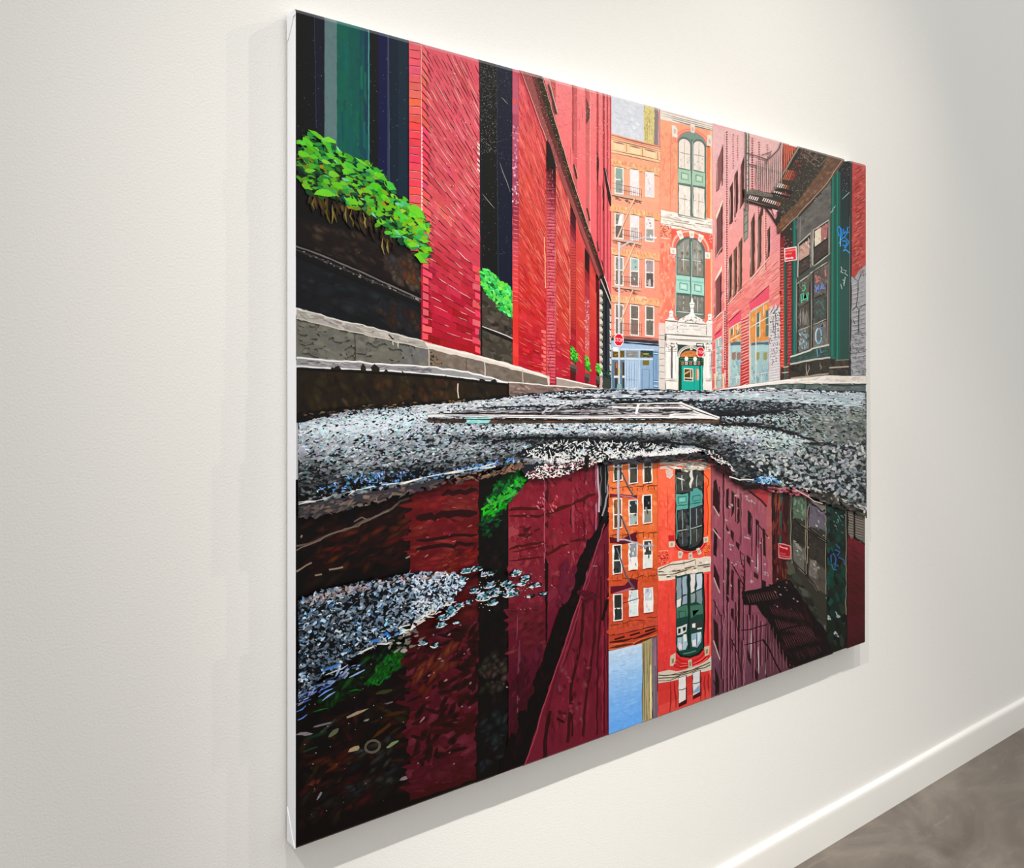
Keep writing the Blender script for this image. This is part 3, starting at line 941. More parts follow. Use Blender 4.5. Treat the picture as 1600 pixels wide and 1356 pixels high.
dabs(pl, [464, 484, 560, 511, 660, 536, 660, 540, 560, 518, 464, 494], 90, (6, 18), (2, 5), .26, [(198, 192, 182), (160, 154, 148), (186, 180, 174), (150, 144, 142)], 6)
path(pl, (226, 222, 214), 1.8, 460, 481, 520, 498, 600, 517, 660, 533, wob=.7)
path(pl, (206, 200, 190), 1.6, 460, 497, 520, 512, 600, 529, 668, 545, wob=.7)
A(pl, (226, 214, 204), 661, 533, 668, 536, 750, 556, 812, 573, 856, 588, 856, 592, 812, 580, 750, 564, 668, 545, r=.5)
path(pl, (246, 238, 230), 2.4, 664, 537, 750, 558, 812, 575, 852, 588, wob=.5)
for x, y0, y1, c in ((553, 523, 566, (70, 66, 60)), (668.5, 546, 577, (208, 200, 188)), (755.5, 565, 588, (216, 206, 194)), (815, 578, 598, (186, 176, 166)), (727, 560, 584, (96, 84, 72))):
    path(pl, c, 1.5, x, y0, x + .8, y1, wob=.5)
path(pl, (60, 40, 36), 2.2, 606, 523, 613, 530)
lines(pl, [(612, 532, 613, 540), (620, 533, 621, 544)], 1.4, (220, 214, 206), .3)
A(pl, (150, 148, 150), 455, 556, 560, 565, 669, 572, 740, 582, 794, 598, 780, 599, 669, 583, 560, 578, 455, 573, r=.6)
dabs(pl, [464, 562, 560, 570, 669, 577, 669, 580, 560, 574, 464, 568], 50, (8, 22), (1.5, 3), .1, [(126, 124, 130), (176, 174, 176), (108, 106, 112)], 8)
path(pl, (244, 243, 240), 2.4, 458, 559, 520, 564, 600, 569, 669, 573, 730, 581, 793, 598, wob=.7)
path(pl, (236, 236, 236), 2.6, 458, 572, 520, 576, 600, 579, 669, 584, 730, 591, 790, 599, wob=.7)
A(pl, (212, 204, 194), 853, 587, 857, 588, 857, 603, 854.5, 602)
A(pl, (164, 152, 142), 867, 590, 900, 597, 935, 606, 867, 604)
path(pl, (246, 240, 232), 1.8, 867, 590, 890, 595, 930, 604)
kerb = Part('painted_kerb', label='painted dark wet kerb on the left')
A(kerb, (42, 35, 26), 455, 574, 560, 578, 669, 585, 793, 599, 793, 620, 650, 634, 560, 640, 455, 662)
soft(kerb, [464, 580, 560, 584, 790, 602, 790, 616, 640, 628, 540, 636, 464, 648], 150, (10, 26), (6, 14), 1.2, [(48, 40, 29), (38, 32, 25), (54, 44, 30), (60, 50, 36), (34, 29, 25)], (43, 36, 27))
soft(kerb, [580, 590, 720, 598, 720, 622, 590, 624], 34, (8, 20), (6, 12), 1.2, [(66, 46, 30), (74, 46, 30), (56, 44, 29)], (46, 38, 28))
path(kerb, (16, 14, 14), 3.6, 458, 576, 560, 581, 669, 588, 790, 601)
A(kerb, (128, 108, 102), 793, 598, 830, 600, 870, 603, 940, 608, 940, 611, 870, 614, 840, 616, 793, 621, r=.4)
dabs(kerb, [795, 602, 860, 605, 930, 609, 870, 612, 796, 618], 50, (5, 12), (2, 5), .3, [(146, 120, 114), (112, 92, 88), (96, 84, 80), (164, 140, 130)], 6)
path(kerb, (240, 232, 226), 1.6, 792, 597, 830, 600, 880, 604, 950, 609, wob=.5)
path(kerb, (26, 24, 24), 1.6, 792.5, 598, 793, 620)
path(kerb, (220, 206, 190), 1.6, 714, 599, 713.5, 610, 715, 622, wob=.8)

# ================================================================== END OF THE ALLEY
sky = Part('painted_sky', label='painted pale grey sky between the roofs')
A(sky, (214, 218, 228), 953.5, 140, 1006, 154, 1006, 228, 953.5, 214, r=.1)
dabs(sky, [961, 154, 997, 164, 997, 218, 961, 208], 60, (6, 12), (2, 5), .3, [(220, 223, 231), (210, 214, 226), (226, 228, 234)], 3)
far = Part('painted_yellow_tower')
A(far, (218, 202, 134), 1004, 153, 1022, 158, 1022, 230, 1004, 226, r=.2)
lines(far, [(x, 160, x + .3, 226) for x in (1006, 1009, 1012.5, 1016, 1019)], .9, (170, 152, 92), .3)
dabs(far, [1004, 162, 1021, 166, 1021, 226, 1004, 224], 90, (2, 5), (.7, 1.2), 1.5, [(236, 222, 160), (150, 134, 84), (228, 210, 140)], 10)
A(far, (140, 126, 128), 1021, 158, 1026.5, 159, 1026.5, 232, 1020, 230)
A(far, (230, 190, 186), 1026.5, 159, 1031, 160, 1031, 235, 1026.5, 234)
path(far, (196, 90, 96), 1.3, 1028, 164, 1028, 230)

ten = Part('painted_tenement', label='painted orange brick tenement with fire balconies', wash=((250, 222, 206), .16))  # paled overall: varnish glare put into its colours
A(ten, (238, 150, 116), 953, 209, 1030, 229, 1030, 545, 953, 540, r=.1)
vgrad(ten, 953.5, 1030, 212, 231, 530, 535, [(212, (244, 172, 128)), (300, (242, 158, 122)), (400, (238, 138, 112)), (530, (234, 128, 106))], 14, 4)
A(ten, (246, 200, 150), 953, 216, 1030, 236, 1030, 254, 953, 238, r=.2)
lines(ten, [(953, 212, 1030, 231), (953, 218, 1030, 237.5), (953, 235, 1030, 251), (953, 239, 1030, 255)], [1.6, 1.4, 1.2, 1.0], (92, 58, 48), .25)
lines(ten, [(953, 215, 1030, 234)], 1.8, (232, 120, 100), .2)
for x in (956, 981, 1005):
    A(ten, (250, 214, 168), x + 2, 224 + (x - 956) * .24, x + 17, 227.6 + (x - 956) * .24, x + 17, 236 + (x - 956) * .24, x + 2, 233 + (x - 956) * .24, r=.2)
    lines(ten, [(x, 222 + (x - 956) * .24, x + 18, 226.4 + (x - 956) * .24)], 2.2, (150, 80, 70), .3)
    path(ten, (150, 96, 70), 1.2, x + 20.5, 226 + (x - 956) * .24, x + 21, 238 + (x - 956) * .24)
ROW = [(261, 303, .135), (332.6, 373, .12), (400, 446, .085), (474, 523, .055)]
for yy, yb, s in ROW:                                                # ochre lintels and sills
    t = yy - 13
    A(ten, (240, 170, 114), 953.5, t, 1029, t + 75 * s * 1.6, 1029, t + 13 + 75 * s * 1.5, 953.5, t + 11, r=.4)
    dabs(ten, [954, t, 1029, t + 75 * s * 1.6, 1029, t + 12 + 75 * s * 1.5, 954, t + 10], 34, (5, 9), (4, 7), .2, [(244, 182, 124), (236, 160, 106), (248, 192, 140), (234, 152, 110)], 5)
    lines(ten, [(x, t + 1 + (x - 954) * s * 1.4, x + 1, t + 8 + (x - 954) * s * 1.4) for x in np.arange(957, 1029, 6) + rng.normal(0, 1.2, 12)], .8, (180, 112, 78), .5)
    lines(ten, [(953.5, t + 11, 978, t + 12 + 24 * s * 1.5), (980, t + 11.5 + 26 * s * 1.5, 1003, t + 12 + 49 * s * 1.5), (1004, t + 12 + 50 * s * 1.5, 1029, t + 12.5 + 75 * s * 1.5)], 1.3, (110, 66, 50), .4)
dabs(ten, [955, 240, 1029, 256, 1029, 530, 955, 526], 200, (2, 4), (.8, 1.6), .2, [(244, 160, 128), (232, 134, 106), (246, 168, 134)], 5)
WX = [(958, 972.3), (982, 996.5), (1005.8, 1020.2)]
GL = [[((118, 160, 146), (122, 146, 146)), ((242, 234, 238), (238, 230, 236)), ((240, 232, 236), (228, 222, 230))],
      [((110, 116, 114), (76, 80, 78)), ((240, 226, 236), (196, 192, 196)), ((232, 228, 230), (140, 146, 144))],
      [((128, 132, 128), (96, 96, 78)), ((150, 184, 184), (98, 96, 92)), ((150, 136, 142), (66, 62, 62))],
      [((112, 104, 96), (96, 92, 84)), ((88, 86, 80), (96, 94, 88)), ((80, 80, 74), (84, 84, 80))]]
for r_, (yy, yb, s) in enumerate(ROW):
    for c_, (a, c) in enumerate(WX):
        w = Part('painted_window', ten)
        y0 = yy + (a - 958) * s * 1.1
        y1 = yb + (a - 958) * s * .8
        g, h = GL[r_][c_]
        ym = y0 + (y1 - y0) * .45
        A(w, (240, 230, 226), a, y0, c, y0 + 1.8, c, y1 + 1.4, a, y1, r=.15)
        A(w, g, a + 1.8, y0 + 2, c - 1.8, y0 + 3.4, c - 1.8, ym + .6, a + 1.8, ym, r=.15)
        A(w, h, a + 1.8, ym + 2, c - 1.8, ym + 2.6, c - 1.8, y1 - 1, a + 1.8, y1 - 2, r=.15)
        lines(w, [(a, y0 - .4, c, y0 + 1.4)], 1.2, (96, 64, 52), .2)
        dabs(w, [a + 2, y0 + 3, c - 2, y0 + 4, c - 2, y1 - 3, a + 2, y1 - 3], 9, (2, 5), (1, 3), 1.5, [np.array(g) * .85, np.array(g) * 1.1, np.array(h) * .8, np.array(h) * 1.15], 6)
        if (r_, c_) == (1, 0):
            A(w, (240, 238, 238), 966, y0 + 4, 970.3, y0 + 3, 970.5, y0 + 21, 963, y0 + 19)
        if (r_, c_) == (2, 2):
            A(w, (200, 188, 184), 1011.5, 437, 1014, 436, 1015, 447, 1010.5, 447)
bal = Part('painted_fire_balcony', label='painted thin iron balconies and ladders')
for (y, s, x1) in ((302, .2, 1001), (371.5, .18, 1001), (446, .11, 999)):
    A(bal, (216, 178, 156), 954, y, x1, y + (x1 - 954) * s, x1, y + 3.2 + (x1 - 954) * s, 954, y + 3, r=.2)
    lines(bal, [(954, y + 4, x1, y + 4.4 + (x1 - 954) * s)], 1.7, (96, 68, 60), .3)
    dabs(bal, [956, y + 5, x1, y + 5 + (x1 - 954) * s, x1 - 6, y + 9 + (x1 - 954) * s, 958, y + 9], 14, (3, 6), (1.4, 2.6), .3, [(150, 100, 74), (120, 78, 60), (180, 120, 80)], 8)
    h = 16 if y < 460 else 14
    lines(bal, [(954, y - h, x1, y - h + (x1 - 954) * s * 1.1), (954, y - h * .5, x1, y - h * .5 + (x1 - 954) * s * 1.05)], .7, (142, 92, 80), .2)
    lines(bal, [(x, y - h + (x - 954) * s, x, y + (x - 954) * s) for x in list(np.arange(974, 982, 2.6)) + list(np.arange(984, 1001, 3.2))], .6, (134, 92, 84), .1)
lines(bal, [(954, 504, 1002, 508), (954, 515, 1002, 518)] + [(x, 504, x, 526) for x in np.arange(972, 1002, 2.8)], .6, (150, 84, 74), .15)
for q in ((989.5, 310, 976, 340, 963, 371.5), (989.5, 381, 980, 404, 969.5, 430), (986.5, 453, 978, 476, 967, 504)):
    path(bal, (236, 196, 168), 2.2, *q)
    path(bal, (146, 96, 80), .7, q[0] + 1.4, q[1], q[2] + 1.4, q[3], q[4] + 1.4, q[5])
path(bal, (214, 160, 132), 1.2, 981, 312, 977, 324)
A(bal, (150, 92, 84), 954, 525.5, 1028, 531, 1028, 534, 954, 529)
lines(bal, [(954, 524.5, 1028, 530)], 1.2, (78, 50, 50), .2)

# ---- blue shopfront
shop = Part('painted_blue_shopfront', label='painted pale blue shopfront under the tenement')
A(shop, (150, 178, 210), 953, 528, 1028, 534, 1027, 612, 953, 612, r=.1)
A(shop, (48, 50, 60), 953, 528, 1027, 533, 1027, 538, 953, 532)
A(shop, (170, 190, 214), 953, 532, 1027, 537.5, 1027, 540, 953, 534.5)
A(shop, (40, 46, 58), 970, 533.6, 1027, 538.4, 1027, 541, 970, 536)
A(shop, (164, 188, 216), 953, 536, 1027, 541, 1027, 547, 953, 544)
A(shop, (206, 220, 236), 953, 544, 1020, 545.5, 1020, 547.5, 953, 546)
for a, c, col, c2 in ((955, 973.5, (92, 82, 30), (168, 100, 34)), (976, 995, (150, 150, 148), (176, 174, 168)), (998.5, 1018, (44, 66, 64), (126, 106, 26))):
    A(shop, col, a, 547.5, c, 548, c, 558.5, a, 558.5, r=.15)
    dabs(shop, [a + 1, 551, c - 4, 551, c - 4, 558, a + 1, 558], 8, (4, 9), (1.2, 2.6), 0, [c2, np.array(c2) * .8], 6)
lines(shop, [(976.5, y, 994.5, y + .6) for y in (550, 552.4, 554.8, 557)], .7, (104, 104, 104), .15)
lines(shop, [(1002, 553, 1012, 553)], 1.4, (200, 190, 90), .1)
A(shop, (202, 216, 234), 953, 558.5, 1020, 560, 1020, 562.5, 953, 561.5)
A(shop, (96, 118, 140), 954, 562, 975, 562.5, 975, 611, 954, 611)
A(shop, (100, 56, 32), 958.5, 566, 962.5, 566, 962.5, 586, 958.5, 586)
A(shop, (200, 110, 44), 960, 567, 962, 567, 962, 575, 960, 575)
A(shop, (66, 46, 36), 970.5, 566, 973.5, 566, 973.5, 586, 970.5, 586)
A(shop, (230, 226, 220), 957, 587, 964, 587, 964, 590, 957, 590)
A(shop, (230, 226, 220), 970, 587, 974, 587, 974, 590, 970, 590)
A(shop, (48, 60, 56), 958.5, 591, 962.5, 591, 962.5, 606, 958.5, 606)
A(shop, (48, 60, 56), 970.5, 591, 973.5, 591, 973.5, 606, 970.5, 606)
A(shop, (172, 196, 222), 975.5, 563, 995.5, 563, 995.5, 611, 975.5, 611)
lines(shop, [(x, 564, x, 608) for x in (977, 981, 985, 989, 993)], .8, (104, 128, 160), .15)
lines(shop, [(x + 1, 564, x + 1, 608) for x in (977, 985, 993)], .7, (208, 222, 240), .15)
lines(shop, [(974.5, 548, 974.5, 611), (996.7, 547, 996.7, 611)], 1.7, (186, 204, 226), .15)
lines(shop, [(976, 593, 995, 594)], .8, (120, 144, 176), .1)
A(shop, (140, 170, 202), 999, 563, 1018, 563, 1018, 612, 999, 612)
A(shop, (122, 104, 28), 1002, 563, 1012, 563, 1012, 570.5, 1002, 570.5)
path(shop, (96, 120, 152), .9, 1001, 611, 1001, 577, 1012, 577, 1012, 611)
A(shop, (124, 160, 196), 1018, 548, 1027, 549, 1027, 612, 1018, 612)
lines(shop, [(1018.5, y, 1026.5, y + .4) for y in (550, 553.5, 594, 598, 605)], 1.1, (70, 96, 132), .15)
lines(shop, [(1018.5, y, 1026.5, y + .4) for y in (552, 596, 603)], 1.3, (206, 220, 236), .15)
lines(shop, [(1018.6, 548, 1018.6, 611), (1023, 556, 1023, 592)], .8, (84, 114, 150), .1)
dabs(shop, [976, 606, 995, 606, 995, 612, 976, 612], 10, (3, 6), (1.4, 2.6), 0, [(226, 230, 236), (196, 206, 220)], 6)

# ---- tall red building in the middle
red = Part('painted_red_building', label='painted salmon red building with arched windows', wash=((252, 224, 206), .15))  # varnish glare painted in by paling every colour
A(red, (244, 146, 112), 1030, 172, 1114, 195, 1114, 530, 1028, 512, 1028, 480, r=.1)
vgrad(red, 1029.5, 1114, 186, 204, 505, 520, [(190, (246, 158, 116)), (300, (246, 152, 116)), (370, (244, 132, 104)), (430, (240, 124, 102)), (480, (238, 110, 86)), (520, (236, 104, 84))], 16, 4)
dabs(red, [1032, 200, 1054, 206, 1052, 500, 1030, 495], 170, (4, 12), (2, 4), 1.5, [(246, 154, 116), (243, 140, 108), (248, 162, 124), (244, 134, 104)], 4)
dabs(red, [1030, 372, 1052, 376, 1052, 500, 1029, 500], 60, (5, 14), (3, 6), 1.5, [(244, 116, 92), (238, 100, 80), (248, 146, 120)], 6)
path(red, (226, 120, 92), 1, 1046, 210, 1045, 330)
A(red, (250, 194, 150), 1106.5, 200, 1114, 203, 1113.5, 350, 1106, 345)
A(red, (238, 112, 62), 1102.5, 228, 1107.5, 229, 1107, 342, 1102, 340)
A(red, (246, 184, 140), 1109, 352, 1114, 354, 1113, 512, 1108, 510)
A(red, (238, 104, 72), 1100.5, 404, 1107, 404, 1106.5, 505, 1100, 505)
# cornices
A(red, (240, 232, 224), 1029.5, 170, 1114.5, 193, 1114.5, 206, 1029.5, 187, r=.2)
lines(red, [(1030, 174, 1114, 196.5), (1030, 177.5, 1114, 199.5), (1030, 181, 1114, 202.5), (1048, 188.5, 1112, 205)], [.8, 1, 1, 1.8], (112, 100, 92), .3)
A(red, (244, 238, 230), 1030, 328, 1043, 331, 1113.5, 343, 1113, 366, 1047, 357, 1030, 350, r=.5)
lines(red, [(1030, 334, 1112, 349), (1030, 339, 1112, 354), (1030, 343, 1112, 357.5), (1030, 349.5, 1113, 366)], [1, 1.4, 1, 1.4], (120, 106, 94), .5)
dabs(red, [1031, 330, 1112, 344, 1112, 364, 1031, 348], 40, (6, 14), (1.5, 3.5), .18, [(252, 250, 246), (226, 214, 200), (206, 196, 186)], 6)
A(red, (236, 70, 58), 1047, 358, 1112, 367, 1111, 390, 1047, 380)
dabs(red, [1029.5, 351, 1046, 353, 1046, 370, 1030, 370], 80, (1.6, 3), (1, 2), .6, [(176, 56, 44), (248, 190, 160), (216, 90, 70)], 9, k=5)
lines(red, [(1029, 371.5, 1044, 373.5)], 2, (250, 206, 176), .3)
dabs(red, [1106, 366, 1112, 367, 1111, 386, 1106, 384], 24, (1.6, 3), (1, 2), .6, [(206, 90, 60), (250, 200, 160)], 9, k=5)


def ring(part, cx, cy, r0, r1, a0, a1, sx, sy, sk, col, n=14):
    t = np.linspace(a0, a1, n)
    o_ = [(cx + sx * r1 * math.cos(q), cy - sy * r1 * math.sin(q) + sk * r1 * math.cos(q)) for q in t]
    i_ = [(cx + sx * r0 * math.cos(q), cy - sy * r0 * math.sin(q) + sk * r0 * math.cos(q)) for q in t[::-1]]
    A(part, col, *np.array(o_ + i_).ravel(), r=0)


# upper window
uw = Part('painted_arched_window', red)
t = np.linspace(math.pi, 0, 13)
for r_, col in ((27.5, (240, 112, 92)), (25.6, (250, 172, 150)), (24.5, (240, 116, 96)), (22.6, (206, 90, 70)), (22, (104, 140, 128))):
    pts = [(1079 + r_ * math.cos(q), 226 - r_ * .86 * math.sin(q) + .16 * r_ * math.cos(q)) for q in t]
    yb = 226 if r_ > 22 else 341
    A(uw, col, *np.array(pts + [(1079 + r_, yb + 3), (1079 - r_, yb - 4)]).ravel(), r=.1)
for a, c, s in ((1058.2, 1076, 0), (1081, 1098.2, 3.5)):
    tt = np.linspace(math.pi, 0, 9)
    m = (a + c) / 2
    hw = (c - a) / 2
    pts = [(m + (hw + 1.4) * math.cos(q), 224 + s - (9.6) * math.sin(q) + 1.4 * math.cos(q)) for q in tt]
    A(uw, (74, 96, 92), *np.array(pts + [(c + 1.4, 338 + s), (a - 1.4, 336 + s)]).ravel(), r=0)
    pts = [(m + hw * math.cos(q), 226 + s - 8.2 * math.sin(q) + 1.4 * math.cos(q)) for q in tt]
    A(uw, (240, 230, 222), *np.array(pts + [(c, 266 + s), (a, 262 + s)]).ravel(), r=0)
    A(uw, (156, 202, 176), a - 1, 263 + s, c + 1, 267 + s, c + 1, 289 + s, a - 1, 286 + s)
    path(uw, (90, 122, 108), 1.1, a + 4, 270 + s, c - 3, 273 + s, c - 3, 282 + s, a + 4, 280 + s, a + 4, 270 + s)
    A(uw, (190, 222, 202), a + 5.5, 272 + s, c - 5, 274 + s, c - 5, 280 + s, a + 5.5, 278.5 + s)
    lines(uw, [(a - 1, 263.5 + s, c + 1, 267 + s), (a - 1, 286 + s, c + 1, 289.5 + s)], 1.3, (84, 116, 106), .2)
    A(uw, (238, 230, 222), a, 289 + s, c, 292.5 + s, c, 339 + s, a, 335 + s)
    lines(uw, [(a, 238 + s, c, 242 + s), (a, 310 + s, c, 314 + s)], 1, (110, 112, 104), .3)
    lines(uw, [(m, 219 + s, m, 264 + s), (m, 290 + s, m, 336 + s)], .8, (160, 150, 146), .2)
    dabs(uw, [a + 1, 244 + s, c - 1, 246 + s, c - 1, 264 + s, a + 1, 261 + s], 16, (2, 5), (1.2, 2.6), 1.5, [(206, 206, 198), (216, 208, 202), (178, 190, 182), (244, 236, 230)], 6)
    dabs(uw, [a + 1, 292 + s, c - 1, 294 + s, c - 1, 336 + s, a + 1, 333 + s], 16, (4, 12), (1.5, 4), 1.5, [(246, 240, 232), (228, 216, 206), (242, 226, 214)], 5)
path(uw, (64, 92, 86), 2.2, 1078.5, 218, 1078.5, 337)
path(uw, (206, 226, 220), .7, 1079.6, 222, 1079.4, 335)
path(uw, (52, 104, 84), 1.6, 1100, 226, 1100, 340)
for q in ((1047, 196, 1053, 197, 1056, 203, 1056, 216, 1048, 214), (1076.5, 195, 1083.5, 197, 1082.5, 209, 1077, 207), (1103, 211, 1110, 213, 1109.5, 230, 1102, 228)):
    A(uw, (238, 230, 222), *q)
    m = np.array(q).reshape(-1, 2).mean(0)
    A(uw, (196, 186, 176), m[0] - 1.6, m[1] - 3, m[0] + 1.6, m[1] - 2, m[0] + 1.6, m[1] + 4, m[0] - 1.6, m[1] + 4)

# lower window
lw_ = Part('painted_arched_window', red)
ring(lw_, 1076.5, 390, 22, 31, 0, math.pi, 1, .98, .13, (242, 110, 92))
ring(lw_, 1076.5, 390, 27.4, 29.4, 0, math.pi, 1, .98, .13, (250, 190, 164))
ring(lw_, 1076.5, 390, 24, 25.4, 0, math.pi, 1, .98, .13, (196, 82, 62))
pts = [(1076.5 + 22.8 * math.cos(q), 390 - 19.5 * math.sin(q) + .13 * 22 * math.cos(q)) for q in t]
A(lw_, (66, 88, 84), *np.array(pts + [(1098.6, 498), (1053.2, 496)]).ravel(), r=.1)
for a, c, s in ((1056, 1074.6, 0), (1079.4, 1096, 2.6)):
    m = (a + c) / 2
    lft = a < 1060
    A(lw_, (128, 132, 126), *((a, 390 + s, a + 4, 381, m + 2, 375, c, 373.4, c, 404 + s, a, 402.5 + s) if lft else (a, 374, m, 376.5, c - 4, 383, c, 391 + s, c, 405.5 + s, a, 404 + s)))
    A(lw_, (118, 118, 108), a, 406 + s, c, 408 + s, c, 430 + s, a, 428 + s)
    A(lw_, (150, 216, 202), a - 1.6, 430 + s, c + 1.6, 432.5 + s, c + 1.6, 459.5 + s, a - 1.6, 457 + s)
    A(lw_, (120, 186, 176), a - 1.6, 436 + s, c + 1.6, 438.5 + s, c + 1.6, 440.5 + s, a - 1.6, 438.5 + s)
    path(lw_, (60, 110, 102), 1.2, a + 3.5, 442 + s, c - 3, 444 + s, c - 3, 454 + s, a + 3.5, 452 + s, a + 3.5, 442 + s)
    A(lw_, (190, 230, 220), a + 5.5, 444.5 + s, c - 5, 446 + s, c - 5, 451.5 + s, a + 5.5, 450 + s)
    A(lw_, (104, 106, 98), a, 462 + s, c, 463.5 + s, c, 486 + s, a, 485 + s)
    A(lw_, (96, 98, 92), a, 488.5 + s, c, 490 + s, c, 500, a, 500)
    lines(lw_, [(a, 404.5 + s, c, 406.8 + s), (a - 1, 487 + s, c + 1, 488.6 + s)], 1.5, (196, 224, 220), .2)
    lines(lw_, [(m, 377 + s, m, 428 + s), (m, 462 + s, m, 486 + s)], 1, (206, 212, 204), .2)
    lines(lw_, [(a - 1.6, 458.5 + s, c + 1.6, 461 + s)], 1.8, (40, 74, 70), .2)
    dabs(lw_, [a + 1, 384, c - 1, 384, c - 1, 426, a + 1, 426], 16, (4, 10), (2, 4), 1.4, [(140, 142, 136), (106, 108, 100), (158, 158, 150), (96, 90, 80)], 6)
    dabs(lw_, [a + 1, 464, c - 1, 465, c - 1, 486, a + 1, 485], 10, (4, 9), (2, 4), 1.4, [(116, 116, 108), (90, 92, 86), (130, 128, 120)], 6)
path(lw_, (58, 98, 92), 2.4, 1077, 374, 1077, 470)
path(lw_, (196, 226, 220), .9, 1078.2, 378, 1078.2, 468)
path(lw_, (150, 200, 196), 1.2, 1053.8, 392, 1053.4, 495)
for q in ((1054, 361.5, 1062, 360, 1066, 372, 1060, 375), (1074, 360.5, 1082.5, 362, 1081.5, 372.5, 1075.5, 372), (1089.5, 365, 1098, 369, 1092, 379.5, 1088, 376), (1044.5, 387, 1054, 388, 1054, 397.5, 1045, 396.5), (1099, 394, 1107.5, 395, 1107, 405, 1099, 404)):
    A(lw_, (244, 236, 228), *q)
    m = np.array(q).reshape(-1, 2).mean(0)
    A(lw_, (206, 196, 186), m[0] - 1.8, m[1] - 2, m[0] + 2, m[1] - 1.5, m[0] + 1.6, m[1] + 3, m[0] - 1.6, m[1] + 2.6)
dabs(lw_, [1044.5, 398, 1053, 398, 1053, 403, 1045, 403], 10, (2, 4), (1.2, 2.4), .3, [(226, 90, 96), (248, 190, 180)], 7)

# ---- white stone portal with green door
por = Part('painted_stone_portal', red, wash=((0, 0, 0), .0), label='painted white stone portal with pediment and columns')
WHT, SH = (236, 230, 224), (128, 120, 110)
A(por, (218, 208, 200), 1027, 504, 1036.5, 505, 1038, 612, 1027, 612)
A(por, (228, 204, 196), 1027, 504.5, 1036, 506, 1036, 523, 1027, 523)
lines(por, [(1027, y, 1037, y + .4) for y in (524, 530, 542.5, 551.5, 561, 571, 581, 591)], 1, (128, 118, 116), .25)
lines(por, [(1037.3, 510, 1037.3, 611)], 1.5, (108, 100, 96), .25)
A(por, WHT, 1037, 502, 1110.5, 506, 1110.5, 612, 1037, 612, r=.1)
A(por, (92, 84, 76), 1036.5, 521, 1039.5, 522, 1038.5, 534, 1036, 530)
lines(por, [(1037, 501, 1056, 502.8), (1056, 503.4, 1102, 507), (1036, 522, 1110, 526.5), (1038, 529, 1110, 532.8), (1056, 508, 1100, 510.5)], [2.6, 2.4, 2.6, 1.4, .9], SH, .3)
lines(por, [(1037, 524.4, 1110, 529), (1037, 499, 1056, 500.6), (1055, 505.6, 1101, 508.6)], 1.5, (250, 248, 244), .3)
lines(por, [(1038, 531, 1110, 535)], 1.1, (150, 140, 130), .3)
lines(por, [(1056, 504, 1056, 521), (1101.5, 507, 1101.5, 524)], 1.2, (126, 118, 110), .2)
dabs(por, [1040, 505, 1100, 509, 1100, 522, 1040, 520], 40, (5, 11), (1.5, 3), .06, [(226, 218, 212), (242, 238, 234), (214, 204, 198)], 4)
# columns
for x0, w in ((1040, 5), (1049.5, 5.4), (1102, 5.6)):
    A(por, (246, 243, 240), x0, 545, x0 + w, 545, x0 + w, 592, x0, 592, r=.1)
    lines(por, [(x0 + w + 1.4, 548, x0 + w + 1.2, 591)], 2.0, (156, 150, 148), .2)
    lines(por, [(x0 + w * .7, 548, x0 + w * .7, 591)], .8, (206, 202, 200), .2)
    dabs(por, [x0 - 2, 536, x0 + w + 2, 536, x0 + w + 1, 547, x0 - 1, 547], 20, (1.6, 3.4), (1.2, 2.4), .6, [(246, 242, 238), (150, 142, 134), (220, 214, 208), (96, 90, 86)], 8)
    lines(por, [(x0 - 2, 549, x0 + w + 2, 549.4)], .9, (140, 132, 126), .2)
A(por, (90, 84, 80), 1046.4, 541, 1048.4, 541, 1048.4, 591, 1046.4, 591)
for x0, x1 in ((1038, 1056), (1100, 1109.5)):
    A(por, (238, 233, 226), x0 - 1, 592, x1 + 1, 592, x1, 612, x0, 612, r=.15)
    lines(por, [(x0 - 1, 594.5, x1 + 1, 595), (x0 - 1, 592, x1 + 1, 592.4)], [1.4, .9], (132, 124, 116), .2)
    lines(por, [(x0 - .5, 596, x0 - .5, 611)], 1.4, (120, 112, 106), .2)
# pediment
A(por, WHT, 1056, 503, 1060, 498, 1063, 497, 1068, 494, 1072, 492, 1076, 490, 1081, 490, 1085, 494, 1090, 496, 1096, 500, 1100, 506, r=.4)
A(por, (246, 242, 238), 1074, 503, 1074.5, 491, 1077, 486, 1080, 486, 1083, 491, 1083.5, 504, r=.3)
A(por, (248, 246, 242), 1076.6, 487, 1076, 481, 1074.6, 474, 1077, 472, 1077.6, 466, 1079.6, 466, 1080.6, 472, 1083, 474, 1081, 481, 1081.6, 488, r=.3)
lines(por, [(1074.6, 475.4, 1083, 476), (1076, 481.6, 1081, 482)], 1, (130, 126, 122), .2)
dabs(por, [1060, 498, 1075, 492, 1084, 494, 1098, 502, 1098, 504, 1060, 502], 36, (1.8, 4), (1, 2), .4, [(150, 142, 136), (250, 248, 246), (196, 188, 182), (112, 104, 98)], 8)
for x, y in ((1046, 486), (1106.5, 491)):
    A(por, (246, 242, 240), x - 2.4, y + 4, x - 3.4, y + 1.5, x - 1.6, y - .5, x + 2, y - .5, x + 3.6, y + 1.6, x + 2.6, y + 6, x + 3, y + 9, x + 6, y + 13, x + 6.5, y + 15, x - 7, y + 14.4, x - 3, y + 9.6, r=.3)
    lines(por, [(x - 2, y + 3.4, x + 1, y + 3.6), (x - 2.6, y + 9.4, x + 3, y + 9.8)], 1.1, (140, 132, 128), .2)
